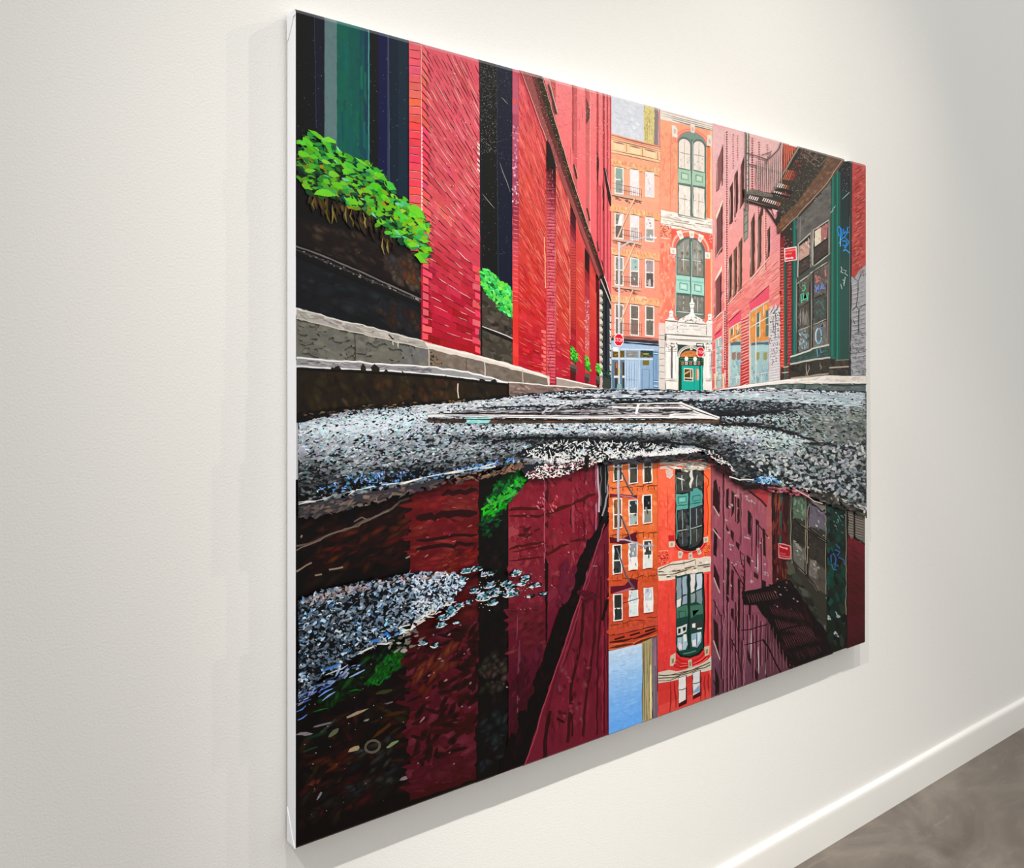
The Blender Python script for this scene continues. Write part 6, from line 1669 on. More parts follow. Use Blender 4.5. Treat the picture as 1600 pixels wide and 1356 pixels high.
soft(fw, [870, 1050, 905, 1000, 925, 1030, 915, 1120, 870, 1150], 30, (5, 12), (4, 8), 1.2, [(54, 18, 26), (134, 52, 66), (70, 24, 34), (112, 66, 68)], (104, 34, 48), 6)
dabs(fw, [872, 1110, 884, 1105, 884, 1130, 870, 1132], 10, (6, 12), (3, 6), .4, [(60, 18, 26), (76, 24, 34)], 5)
path(fw, (150, 140, 136), 1.2, 925, 884, 932, 884)
soft(fw, [906, 924, 930, 928, 926, 938, 912, 940], 16, (8, 16), (3, 6), .2, [(56, 20, 24), (46, 16, 20)], (96, 32, 44), 4)
A(fw, (34, 10, 16), 955, 904, 958, 910, 942, 970, 938, 968)

# street corner and drain mirrored
A(wed, (34, 34, 36), 935, 722, 953, 718, 953, 800, 944, 812, 937, 790, r=.6)
for q, w, c in (((933, 728, 933.5, 750, 936, 775, 935, 800), 3, (196, 160, 170)), ((938, 728, 938, 790), 1.6, (96, 96, 98)), ((942, 725, 942, 788), 1.4, (20, 20, 20)), ((945, 724, 946, 770), 1.4, (110, 112, 112)), ((950, 722, 950.6, 750, 949, 770, 945, 790, 940, 806), 2.4, (150, 146, 156)), ((947.5, 724, 948, 760), 1.2, (40, 40, 42))):
    path(wed, c, w, *q, wob=.7)

# tenement mirrored
tr = Part('painted_reflection', pud, label='painted orange tenement reflection')
A(tr, (230, 112, 62), 950.5, 718, 1028, 710, 1028, 1000, 950.5, 1016, r=.2)
vgrad(tr, 951, 1027, 720, 712, 1010, 996, [(715, (240, 128, 78)), (800, (232, 116, 66)), (850, (222, 106, 56)), (900, (206, 84, 46)), (950, (202, 78, 56)), (1005, (180, 68, 46))], 16, 5)
soft(tr, [955, 730, 1022, 724, 1022, 900, 955, 905], 200, (5, 13), (4, 8), .1, [(238, 134, 82), (216, 96, 50), (226, 120, 60), (206, 92, 48), (242, 142, 92)], lambda p: mixstops([(715, (240, 128, 78)), (800, (232, 116, 66)), (850, (222, 106, 56)), (900, (206, 84, 46)), (950, (202, 78, 56)), (1005, (180, 68, 46))], p[:, 1]), 6)
soft(tr, [955, 895, 1022, 885, 1022, 985, 955, 990], 130, (5, 13), (4, 8), .1, [(208, 86, 52), (190, 72, 42), (214, 96, 66), (178, 66, 46)], lambda p: mixstops([(715, (240, 128, 78)), (800, (232, 116, 66)), (850, (222, 106, 56)), (900, (206, 84, 46)), (950, (202, 78, 56)), (1005, (180, 68, 46))], p[:, 1]), 5)
RW = [((957, 752), (981, 756), (1003.5, 755), 720), ((956.5, 826), (981, 821), (1003, 818), 779), ((956, 897), (980.5, 891), (1003.5, 888), 848), ((957, 970), (981.5, 963), (1004.5, 957), 922)]
GR = [[((66, 70, 34), (58, 66, 44)), ((66, 66, 68), (74, 74, 66)), ((64, 66, 62), (60, 56, 46))], [((128, 84, 34), (96, 66, 36)), ((50, 58, 58), (166, 180, 176)), ((30, 34, 40), (136, 138, 126))],
      [((40, 48, 46), (60, 64, 62)), ((142, 150, 158), (238, 236, 232)), ((64, 66, 66), (222, 228, 224))], [((46, 52, 50), (50, 56, 52)), ((206, 220, 222), (214, 230, 226)), ((196, 204, 214), (238, 234, 230))]]
TOPS = [(718, 719, 717), (779, 781, 773), (851, 848, 844), (928, 922, 918)]
for i, (b0, b1, b2, _) in enumerate(RW):
    for j, (x, yb) in enumerate((b0, b1, b2)):
        yt = TOPS[i][j]
        g, h = GR[i][j]
        xr = x + 14.6
        ym = yt + (yb - yt) * (.5 if i != 0 else .3)
        A(tr, (240, 234, 230), x, yt, xr, yt - 1, xr + .4, yb - 1.6, x + .4, yb + .6, r=.4)
        A(tr, g, x + 2, yt + 1.4, xr - 1.6, yt + .6, xr - 1.4, ym, x + 2.2, ym + .6, r=.4)
        A(tr, h, x + 2.2, ym + 2.4, xr - 1.4, ym + 1.8, xr - 1.2, yb - 3, x + 2.2, yb - 1.4, r=.4)
        lines(tr, [(x, yb + 1.6, xr + .6, yb - .6)], 1.3, (70, 34, 22), .4)
        dabs(tr, [x + 2.4, yt + 3, xr - 2, yt + 2, xr - 2, yb - 4, x + 2.4, yb - 3], 9, (3, 8), (1.4, 3), 1.5, [np.array(g) * .8, np.array(g) * 1.2, np.array(h) * .9, np.array(h) * 1.1], 6)
path(tr, (226, 230, 232), 2.4, 962, 856, 968, 874, 971, 884)
for y, s in ((762, -.06), (836, -.05), (908, -.14), (975, -.14)):
    lines(tr, [(952 + k * 19, y + k * 19 * s + rng.normal(0, 1.5), 970 + k * 19, y + (k * 19 + 18) * s + rng.normal(0, 1.5)) for k in range(4)], 1.5, (110, 50, 26), .8)
lines(tr, [(x, y + rng.normal(0, 2), x + rng.normal(0, 1), y + 9) for y in (758, 832, 896, 972) for x in np.arange(956, 1026, 8)], 1.2, (140, 64, 30), .6)
A(tr, (104, 40, 54), 951.5, 771, 970, 772, 995, 773, 994, 779, 975, 776, 952, 777, r=.6)
path(tr, (196, 130, 150), 1.6, 968, 774, 985, 776, 995, 780)
A(tr, (92, 28, 40), 951.5, 838, 970, 842, 995, 830, 995, 845, 972, 850, 952, 848, r=.6)
A(tr, (92, 28, 46), 953, 916, 975, 914, 984, 904, 996, 905, 995, 921, 970, 922, 953, 928, r=.6)
path(tr, (176, 104, 116), 2.6, 961, 927, 975, 922, 988, 918)
for q in ((971, 738, 977, 752, 984, 766, 989, 774), (970, 806, 976, 822, 982, 836, 985, 845), (962, 856, 970, 876, 978, 900, 990, 920)):
    path(tr, (118, 116, 122), 2.4, *q, wob=.5)
    path(tr, (50, 40, 40), 1, *(np.array(q) - 1.3), wob=.5)
path(tr, (190, 190, 206), 3.3, 965.4, 722, 965.2, 780, 964.8, 846, wob=.2)
path(tr, (140, 140, 156), 1, 967, 724, 966.6, 844, wob=.2)
path(tr, (180, 178, 192), 2.4, 965, 843, 975, 842.6, 990, 847, 1004, 852.6, wob=.3)
A(tr, (170, 172, 186), 1003, 851, 1021, 850.6, 1020, 853, 1004, 854)
path(tr, (60, 40, 34), 1, 972, 942, 985, 938, 998, 934)
# cornice upside down
lines(tr, [(951, 992, 975, 989, ), (976, 988, 1000, 983), (1001, 982, 1026, 976)], 1.6, (86, 34, 24), .6)
lines(tr, [(951, 1003, 988, 998), (988, 998, 1026, 985)], 3.4, (70, 26, 18), .6)
lines(tr, [(951, 1008, 988, 1003), (988, 1003, 1027, 990)], 3, (206, 104, 60), .6)
lines(tr, [(951, 1012, 988, 1006), (988, 1006, 1027, 994)], 4, (96, 44, 36), .6)
for x in (960, 984, 1008):
    A(tr, (196, 76, 60), x, 994 - (x - 951) * .26, x + 14, 990 - (x - 951) * .26, x + 14, 984 - (x - 951) * .26, x, 987 - (x - 951) * .26)
    path(tr, (60, 22, 18), 2.6, x - 1, 1001 - (x - 951) * .26, x + 15, 996.4 - (x - 951) * .26)
# sky mirrored
sk = Part('painted_sky', pud, label='painted blue sky reflection')
vgrad(sk, 950, 1003, 1017, 1004.5, 1150, 1127, [(1006, (196, 216, 236)), (1030, (176, 208, 240)), (1060, (146, 192, 240)), (1100, (118, 176, 242)), (1148, (92, 160, 238))], 26, 2)
dabs(sk, [960, 1020, 993, 1012, 993, 1124, 960, 1138], 110, (6, 14), (1.4, 3.4), -.3, lambda p: mixstops([(1006, (204, 222, 240)), (1060, (152, 196, 242)), (1148, (96, 164, 240))], p[:, 1]) + rng.normal(0, 5, (len(p), 1)))
ft = Part('painted_yellow_tower', pud)
A(ft, (166, 152, 108), 1002, 1003, 1018, 996, 1018, 1124, 1003, 1130, r=.4)
lines(ft, [(x, 1004, x + .6, 1124) for x in (1003, 1005.5, 1008, 1010.5, 1013)], 1.3, (96, 84, 60), .7)
lines(ft, [(x, 1003, x + .6, 1124) for x in (1006.6, 1009.4, 1012)], 1.0, (196, 184, 140), .6)
lines(ft, [(1015.4, 1038, 1016.4, 1122)], 2.8, (236, 222, 164), .3)
A(ft, (112, 96, 112), 1017, 997, 1027, 993, 1027.6, 1122, 1019, 1126, r=.3)
lines(ft, [(1022.6, 998, 1024, 1122)], 1.5, (180, 120, 150), .5)
lines(ft, [(1025.6, 995, 1026.8, 1120)], 1.4, (110, 40, 60), .5)
lines(ft, [(1020, 998, 1020.8, 1120)], 1.2, (136, 130, 136), .5)

# red building mirrored
rr_ = Part('painted_reflection', pud, label='painted vermilion building reflection with rippled windows')
A(rr_, (246, 96, 72), 1026, 718, 1060, 714, 1106, 722, 1110, 800, 1110, 1096, 1027, 1124, r=.3)
vgrad(rr_, 1027, 1109.6, 722, 724, 1122, 1092, [(720, (250, 112, 72)), (800, (248, 96, 74)), (860, (246, 92, 72)), (910, (232, 74, 62)), (1000, (226, 62, 60)), (1060, (206, 58, 56)), (1120, (206, 66, 58))], 20, 4)
soft(rr_, [1031, 740, 1050, 740, 1050, 1050, 1031, 1056], 150, (6, 18), (3, 6), 1.5, lambda p: mixstops([(740, (252, 120, 86)), (860, (248, 98, 78)), (910, (232, 78, 64)), (1060, (214, 60, 58))], p[:, 1]) + rng.normal(0, 8, (len(p), 1)), lambda p: mixstops([(720, (250, 112, 72)), (800, (248, 96, 74)), (860, (246, 92, 72)), (910, (232, 74, 62)), (1000, (226, 62, 60)), (1060, (206, 58, 56)), (1120, (206, 66, 58))], p[:, 1]))
A(rr_, (250, 120, 60), 1101.6, 740, 1106, 746, 1109, 760, 1107.6, 862, 1098, 868, 1097.6, 760, r=.4)
A(rr_, (252, 84, 58), 1097, 755, 1103, 752, 1103.6, 838, 1098, 840, r=.4)
path(rr_, (160, 40, 30), 1.3, 1098, 740, 1105, 748, 1106, 756, 1103, 762, 1105, 800, 1104, 836, wob=.3)
A(rr_, (186, 34, 52), 1103, 896, 1106.6, 896, 1106.4, 1004, 1103.4, 1006, r=.3)
A(rr_, (252, 100, 70), 1106.6, 896, 1109.8, 896, 1109.6, 1060, 1107, 1050, r=.2)
lines(rr_, [(1042.4, 760, 1041.6, 840), (1042.6, 910, 1043.6, 1010)], 1, (206, 70, 54), .5)
# cornice
A(rr_, (226, 214, 198), 1026, 887, 1050, 877, 1075, 874, 1109, 869, 1108.6, 892, 1096, 894, 1070, 898, 1053, 904, 1028, 907, r=.7)
for q, w in (((1027, 890, 1045, 882, 1064, 880, 1085, 874), 1.6), ((1027, 893, 1060, 891, 1080, 885, 1108, 881), 2), ((1027, 898, 1050, 897, 1075, 889, 1108, 884), 1.8), ((1040, 901, 1056, 899), 2.4)):
    path(rr_, (84, 70, 58), w, *q, wob=.5)
lines(rr_, [(1050, 878, 1050.6, 882), (1067, 875, 1067, 884), (1077, 884, 1077, 890), (1085, 874, 1085.4, 888), (1070, 892, 1070, 898)], .9, (100, 86, 74), .2)
dabs(rr_, [1030, 892, 1106, 876, 1106, 888, 1030, 904], 26, (5, 12), (2, 4), -.15, [(236, 226, 212), (212, 198, 180), (190, 176, 158)], 6)
# ornament
dabs(rr_, [1027.6, 861, 1043, 860, 1043, 879, 1028, 882], 90, (1.4, 3), (1, 2), .6, [(150, 24, 30), (250, 150, 110), (206, 60, 50)], 10, k=5)
lines(rr_, [(1027, 861, 1043, 859.6)], 1.4, (250, 170, 130), .4)
dabs(rr_, [1099, 851, 1108, 850, 1108, 866, 1100, 870], 40, (1.4, 3), (1, 2), .6, [(160, 30, 34), (246, 140, 100), (206, 50, 48)], 9, k=5)
# dark arched window
dw = Part('painted_window', pud)
t = np.linspace(0, math.pi, 13)
for k_, col in ((28, (236, 66, 66)), (26, (160, 26, 34)), (24.6, (240, 84, 74)), (22.4, (26, 24, 24))):
    pts = [(1076 + k_ * math.cos(q), 843 + k_ * .8 * math.sin(q)) for q in t]
    y0 = 735 if k_ < 23 else 843
    A(dw, col, *np.array(pts + [(1076 - k_, y0 - (3 if k_ < 23 else 0)), (1076 + k_, y0)]).ravel(), r=.2)
A(dw, (66, 68, 66), 1056, 738, 1092, 736, 1098, 744, 1096, 766, 1057, 770, r=.8)
A(dw, (92, 168, 158), 1054.6, 771, 1073.6, 770, 1073.6, 794, 1055, 797, r=.6)
A(dw, (84, 158, 152), 1077, 764, 1095.6, 760, 1096, 788, 1077.6, 794, r=.6)
for q in ((1058, 776, 1070.6, 775, 1070.6, 784, 1058, 786, 1058, 776), (1081, 775, 1092.6, 773, 1092.6, 781, 1081, 783, 1081, 775)):
    path(dw, (36, 92, 88), 1.2, *q, wob=.3)
A(dw, (122, 196, 182), 1060, 778, 1069, 777.4, 1069, 782.6, 1060, 783.6, r=.2)
lines(dw, [(1055, 790, 1073, 788), (1077.6, 786.6, 1095.6, 784)], 1.4, (30, 72, 70), .4)
A(dw, (50, 50, 56), 1057, 798, 1072.6, 795, 1072.6, 824, 1057, 828, r=.6)
A(dw, (60, 62, 62), 1057, 831, 1072.6, 829, 1072.6, 852, 1063, 854, 1058, 846, r=.6)
A(dw, (52, 54, 58), 1078, 794, 1095, 789, 1096, 820, 1078, 824, r=.6)
A(dw, (58, 60, 58), 1078, 828, 1096, 823, 1095, 842, 1089, 851, 1078, 856, r=.6)
dabs(dw, [1058, 740, 1095, 738, 1095, 764, 1058, 766], 20, (5, 12), (4, 8), 1.3, [(70, 74, 70), (54, 56, 54), (80, 84, 80)], 4)
dabs(dw, [1058, 800, 1095, 796, 1094, 844, 1060, 848], 30, (5, 12), (3, 6), 1.3, [(64, 66, 70), (46, 46, 50), (74, 80, 80), (70, 76, 70)], 4)
for q, w, c in (((1057, 829.4, 1072, 826.4), 1.4, (176, 186, 180)), ((1078, 825.6, 1095, 820.6), 1.3, (176, 186, 180)), ((1064.6, 797, 1065, 826), 1.1, (150, 164, 160)), ((1086.6, 794, 1087, 820), 1.1, (150, 164, 160)), ((1064, 830, 1065, 850), 1.0, (130, 140, 136)), ((1087, 826, 1087, 846), 1.0, (130, 140, 136)),
                ((1075.8, 768, 1076, 800, 1076, 856), 2.2, (40, 72, 70)), ((1077, 790, 1077.4, 850), 1, (150, 166, 166)), ((1055.6, 796, 1055.6, 842), 1.6, (80, 150, 140)), ((1064, 742, 1064.6, 766), 1.2, (200, 206, 196)), ((1088, 742, 1086.6, 752, 1087, 760), 1.2, (170, 180, 170)), ((1054.6, 742, 1054.6, 770), 1.6, (70, 130, 124))):
    path(dw, c, w, *q, wob=.4)
for q in ((1058, 861, 1062, 860, 1066, 862, 1063.6, 872, 1058, 872), (1074.4, 864, 1080, 862, 1081, 872, 1074, 873), (1086, 857, 1091, 855, 1095, 864, 1090, 867), (1043.4, 846, 1053, 845, 1053, 854, 1043.6, 855), (1097.6, 839, 1105, 838, 1105, 846, 1098, 848)):
    A(dw, (214, 204, 184), *q)
    m = np.array(q).reshape(-1, 2).mean(0)
    A(dw, (168, 156, 138), m[0] - 2, m[1] - 2, m[0] + 2, m[1] - 2, m[0] + 1.4, m[1] + 2.4, m[0] - 2, m[1] + 2.4)
A(dw, (196, 40, 40), 1043, 836, 1052, 836, 1052, 844, 1043, 845, r=.5)
# swirl of white stone at the water's edge
for i in range(26):
    x = rng.uniform(1028, 1085)
    y = 724 + rng.uniform(-4, 10) - abs(x - 1078) * .03
    L = rng.uniform(12, 34)
    path(dw, np.array((206, 202, 190)) + rng.normal(0, 22), rng.uniform(1.4, 3.4), x, y, x + L * .5, y + rng.uniform(-3, 3), min(x + L, 1108), y + rng.uniform(-2, 3), wob=.7, taper=.4)
dabs(dw, [1068, 722, 1104, 722, 1100, 734, 1062, 738], 40, (5, 12), (1.6, 3.4), .1, [(224, 220, 210), (190, 190, 176), (150, 156, 146), (120, 110, 100)], 10)
path(dw, (222, 218, 206), 4.4, 1079, 734, 1078, 742, 1080, 748, 1077, 756, 1077.6, 762, wob=.8, taper=.5)
path(dw, (220, 214, 206), 2.4, 1056, 746, 1062, 748, 1068, 750, wob=.5, taper=.3)
A(dw, (222, 190, 180), 1038, 734, 1050, 733, 1050, 742, 1045, 747, 1040, 744, r=.8)
path(dw, (236, 226, 220), 1.4, 1040, 744, 1045, 747, 1050, 741)
A(dw, (248, 112, 60), 1099, 732, 1104, 730, 1106, 734, 1100, 736, r=.3)
# upper (now lower) window
dw2 = Part('painted_window', pud)
A(dw2, (34, 66, 58), 1053.6, 900, 1075, 896, 1097, 893, 1099, 960, 1097.6, 1014, 1090, 1022, 1076, 1027, 1062, 1025, 1055, 1018, r=.4)
for q, col in (((1056, 903, 1063, 902, 1063, 934, 1056, 936), (136, 152, 164)), ((1065, 901, 1072, 899, 1072, 928, 1065, 930), (156, 172, 188)), ((1056, 937, 1063, 934, 1062, 946, 1056, 950), (226, 222, 218)), ((1065, 932, 1072, 929, 1072, 942, 1064, 946), (150, 164, 182)),
               ((1077, 897, 1085, 896, 1084, 924, 1078, 926), (226, 218, 218)), ((1086.6, 897, 1095, 895, 1095, 918, 1086, 922), (196, 210, 224)), ((1077.6, 928, 1084.6, 926, 1084, 940, 1078, 942), (140, 152, 150)), ((1086, 924, 1095, 920, 1095, 944, 1087, 940), (122, 140, 146)),
               ((1055, 950, 1072, 944, 1073, 962, 1056, 966), (70, 116, 98)), ((1077, 946, 1096, 944, 1097, 958, 1078, 965), (66, 112, 94)), ((1056, 980, 1072, 974, 1071, 986, 1057, 992), (210, 214, 212)), ((1077.6, 972, 1095, 966, 1096, 982, 1078, 984), (54, 60, 58)),
               ((1057, 996, 1071, 990, 1073, 1006, 1070, 1014, 1060, 1016, 1056.6, 1010), (164, 190, 200)), ((1078.6, 990, 1094, 986, 1094, 1002, 1088, 1011, 1080, 1010), (150, 178, 200))):
    A(dw2, col, *q, r=.5)
lines(dw2, [(1056, 949, 1072, 942), (1077, 926.6, 1095, 919.6), (1064, 901, 1064, 946), (1085.6, 896, 1085.6, 924), (1065, 930, 1072, 927.6)], 1.1, (40, 64, 66), .4)
for q in ((1059, 955, 1070, 954, 1070, 964, 1060, 965, 1059, 955), (1081, 954, 1091, 952, 1081, 954, 1082, 962, 1091, 960)):
    path(dw2, (30, 66, 54), 1.3, *q, wob=.4)
for q, col in (((1058, 982, 1062, 981, 1062, 988, 1058, 990), (30, 40, 38)), ((1065, 980, 1070, 978, 1070, 984, 1066, 986), (30, 40, 38)), ((1080, 974, 1085, 973, 1085, 980, 1080, 980), (224, 226, 222)), ((1088, 981, 1095, 979.6, 1095, 982, 1088, 983), (226, 226, 222)), ((1059, 1004, 1066, 1006, 1064, 1014, 1059, 1013), (228, 210, 216)), ((1080, 1000, 1086, 998, 1086, 1008, 1081, 1009), (226, 224, 226)), ((1066, 991, 1071, 990, 1072, 1000, 1067, 1002), (222, 224, 224)), ((1088, 988, 1094, 987, 1092, 1000, 1088, 1004), (206, 216, 222))):
    A(dw2, col, *q, r=.4)
path(dw2, (20, 44, 40), 2.6, 1074.6, 898, 1075, 960, 1075, 1014, wob=.3)
path(dw2, (16, 30, 28), 2.2, 1097.6, 896, 1099, 950, 1098, 1012, wob=.3)
path(dw2, (20, 34, 32), 3, 1056, 1017, 1062, 1024, 1076, 1026, 1090, 1021, 1097, 1013, wob=.3)
path(dw2, (80, 130, 116), 2, 1066, 1021, 1076, 1019, 1086, 1016, wob=.4)
lines(dw2, [(1064, 992, 1064.6, 1015), (1086.6, 988, 1087, 1010)], 1, (50, 70, 70), .3)
# lower cornice & attic
A(dw2, (196, 38, 46), 1054, 1024, 1064, 1030, 1076, 1032, 1092, 1026, 1098, 1018, 1108, 1024, 1104, 1032, 1086, 1040, 1060, 1044, 1050, 1040, r=.5)
for q in ((1055, 1030, 1062, 1036, 1072, 1036), (1053, 1035, 1060, 1041, 1073, 1039), (1082, 1036, 1094, 1030, 1100, 1024), (1082, 1040, 1096, 1034, 1104, 1027)):
    path(dw2, (248, 92, 84), 1.8, *q, wob=.4)
    path(dw2, (96, 14, 24), .9, *(np.array(q) + 1.5), wob=.4)
for q in ((1046, 1024, 1054, 1019, 1054, 1032, 1050, 1040, 1045, 1040), (1073.6, 1031, 1079, 1029, 1080, 1041, 1074, 1042), (1098.6, 1010, 1107, 1008, 1106, 1022, 1100, 1025)):
    A(dw2, (200, 188, 164), *q)
    m = np.array(q).reshape(-1, 2).mean(0)
    A(dw2, (140, 128, 104), m[0] - 1.8, m[1] - 2, m[0] + 1.8, m[1] - 3, m[0] + 1.6, m[1] + 4, m[0] - 1.8, m[1] + 5)
A(dw2, (206, 196, 178), 1026.6, 1050, 1044, 1046, 1056, 1048, 1070, 1045, 1090, 1038, 1104, 1030, 1109.6, 1024, 1109.6, 1046, 1090, 1050, 1074, 1056, 1045, 1064, 1027, 1067, r=.6)
for q, w in (((1027, 1054, 1046, 1054, 1060, 1053, 1078, 1047, 1108, 1034), 1.7), ((1027, 1059, 1050, 1058, 1074, 1051, 1108, 1038), 1.5), ((1045, 1054, 1062, 1050, 1090, 1043), 1.2), ((1027, 1063, 1046, 1062, 1060, 1056), 1.2)):
    path(dw2, (84, 74, 62), w, *q, wob=.5)
for x, y0, y1, gcol in ((1058, 1058, 1104, (226, 222, 220)), (1080, 1050, 1092, (214, 216, 218))):
    A(dw2, (70, 22, 26), x, y0, x + 13.4, y0 - 4, x + 13.6, y1 - 6, x + 1, y1, r=.3)
    A(dw2, gcol, x + .6, y0 + 1, x + 12, y0 - 3, x + 11.8, y1 - 12, x + 1.4, y1 - 6, r=.4)
    ym = (y0 + y1) / 2 - 4
    path(dw2, (96, 92, 96), 1.4, x + 1, ym, x + 6, ym, x + 12, ym - 2.4)
    if x > 1070:
        A(dw2, (130, 164, 196), x + 2, ym + 12, x + 11.6, ym + 2, x + 11.6, y1 - 13, x + 2, y1 - 9, r=.4)
lines(rr_, [(1046, 1066, 1047, 1112), (1094, 1056, 1094.6, 1094), (1100, 1054, 1100, 1092), (1105, 1052, 1106, 1092), (1053, 1064, 1055, 1105)], 1.8, (150, 40, 40), .6)

# pink building mirrored: mauve
mv = Part('painted_reflection', pud, label='painted mauve building reflection with dark slits')
stm = [(730, (158, 88, 96)), (800, (156, 84, 98)), (860, (150, 78, 96)), (920, (146, 80, 98)), (980, (124, 72, 88)), (1040, (104, 64, 80)), (1090, (90, 56, 70))]
vgrad(mv, 1109.8, 1204, 722, 758, 1096, 1062, stm, 28, 3)
vgrad(mv, 1196, 1208, 762, 762, 914, 912, [(760, (168, 84, 84)), (850, (166, 92, 92)), (914, (156, 88, 104))], 10, 4)
soft(mv, [1114, 745, 1190, 775, 1198, 900, 1160, 925, 1158, 1050, 1114, 1075], 220, (14, 34), (3, 6), 1.57, lambda p: mixstops(stm, p[:, 1]) + rng.normal(0, 9, (len(p), 1)), lambda p: mixstops(stm, p[:, 1]), aj=.06)
A(mv, (176, 60, 66), 1166, 762, 1180, 762, 1196, 766, 1199, 768, 1196, 792, 1190, 786, 1180, 776, 1170, 768, r=.8)
path(mv, (66, 26, 26), 3, 1167, 765, 1178, 774, 1188, 782, 1196, 791, wob=.6)
DK = (44, 20, 26)
for q in ((1113, 752, 1117, 748, 1122, 770, 1122, 804, 1112, 790), (1114, 824, 1119, 830, 1118, 870, 1113, 866), (1113.6, 880, 1122, 900, 1123, 922, 1113, 900), (1113, 965, 1120, 975, 1122, 1032, 1114, 1000), (1115, 1040, 1122, 1062, 1122, 1080, 1116, 1086),
          (1133, 765, 1137, 762, 1137, 796, 1133, 792), (1133, 818, 1137, 828, 1136.6, 833, 1133, 826), (1134, 870, 1138, 874, 1137, 930, 1133, 928), (1133, 928, 1137, 934, 1137, 946, 1133, 936), (1134, 990, 1138, 996, 1137, 1030, 1134, 1040), (1132.6, 1058, 1137, 1064, 1137, 1078),
          (1141, 765, 1145, 770, 1145, 800, 1141, 808), (1140, 826, 1145, 832, 1145, 848, 1140, 838), (1141, 888, 1145, 892, 1144.6, 940, 1141, 936), (1140.4, 950, 1144.6, 950, 1144.6, 972, 1140, 960), (1146, 962, 1152, 962, 1152, 990, 1147, 975), (1149, 776, 1154, 780, 1154, 815, 1150, 818), (1148, 845, 1154, 850, 1153, 860, 1148, 852),
          (1151, 902, 1155, 906, 1154, 1000, 1152, 1040, 1151, 1000), (1166.6, 796, 1172, 802, 1171, 838, 1167, 832), (1165, 866, 1171, 872, 1171, 886, 1165, 876), (1168, 940, 1172, 946, 1171, 970, 1168, 966), (1165, 1010, 1171, 1026, 1172, 1040, 1166, 1028), (1179, 810, 1184, 814, 1184, 856, 1179, 852), (1176, 892, 1183, 898, 1183, 905, 1176, 900), (1190, 824, 1194, 828, 1195, 870, 1190, 866),
          (1188, 905, 1195, 908, 1195, 918, 1188, 918), (1177, 1042, 1183, 1052, 1182, 1064, 1176, 1056)):
    A(mv, np.array(DK) + rng.normal(0, 6, 3), *q)
for x, y0, y1, w in ((1128.6, 735, 1080, 2.2), (1134.6, 940, 1080, 2), (1147.6, 940, 1076, 2.2), (1160, 900, 1066, 2.2), (1140, 970, 1076, 2), (1116, 940, 960, 1.4), (1158, 1000, 1070, 2.4), (1166, 960, 1010, 1.6), (1174.6, 960, 1060, 2), (1181, 960, 1044, 2.2), (1187, 970, 1040, 2), (1148, 770, 815, 1.3), (1155.6, 770, 850, 1.6), (1173, 805, 868, 1.6), (1180, 820, 890, 1.6), (1188, 840, 905, 1.6), (1122.5, 760, 800, 1.6), (1126, 960, 1060, 2.4), (1143, 1000, 1070, 2.2)):
    path(mv, (70, 32, 44), w, x, y0, x + rng.normal(0, .6), (y0 + y1) / 2, x, y1, wob=.4)
    path(mv, (172, 110, 122), 1, x + 2, y0, x + 2, y1, wob=.4)
for q in ((1112.6, 790, 1122, 806), (1113.6, 902, 1123, 926), (1113, 1000, 1123, 1030), (1142, 880, 1156, 906), (1113, 1062, 1122, 1086), (1112, 826, 1124, 842)):
    path(mv, (196, 168, 160) if q[1] < 1001 and q[1] > 700 and q[0] < 1130 else (50, 22, 30), 1.7, *q)
for q in ((1140, 996, 1152, 1022, 1156, 1050), (1113, 936, 1124, 962), (1142, 768, 1148, 774), (1182, 818, 1198, 838), (1142, 880, 1160, 914)):
    path(mv, (60, 26, 34), 1.6, *q)
lines(mv, [(1172, 984, 1171.6, 1028), (1183.6, 1010, 1183.4, 1052), (1194.6, 1034, 1195.4, 1058), (1182.4, 864, 1182.6, 892), (1182.6, 868, 1182, 894)], 1.6, (190, 180, 180), .3)
dabs(mv, [1115, 745, 1200, 775, 1200, 910, 1115, 930], 22, (2.4, 5.5), (1.8, 3.4), .6, [(170, 150, 148), (186, 168, 164), (150, 124, 128)], 8)
for x, y in ((1167, 782), (1175, 784), (1150, 774), (1141, 852), (1147, 882), (1173, 908), (1165, 840), (1196, 897)):
    dabs(mv, [x - 3, y - 2, x + 3, y - 2, x + 3, y + 2, x - 3, y + 2], 3, (2.4, 5), (1.6, 3), .7, [(180, 164, 160), (160, 140, 140)], 6)
path(mv, (44, 14, 20), 1.2, 1154.6, 860, 1157, 880, 1162, 890, 1162, 920, 1158, 935, 1160, 912, wob=.3)
path(mv, (44, 14, 20), 1.2, 1161.6, 868, 1161, 900, 1160, 925, wob=.3)
lines(mv, [(1155, y, 1162, y + 5) for y in np.arange(862, 922, 9)], 1, (70, 24, 36), .3)
path(mv, (44, 12, 16), 1.6, 1156, 984, 1170, 983, 1185, 978, 1210, 972, wob=.5)
path(mv, (44, 12, 16), 1.4, 1160, 1007, 1175, 1004, 1190, 999, 1203, 1012, 1216, 1048, wob=.5)

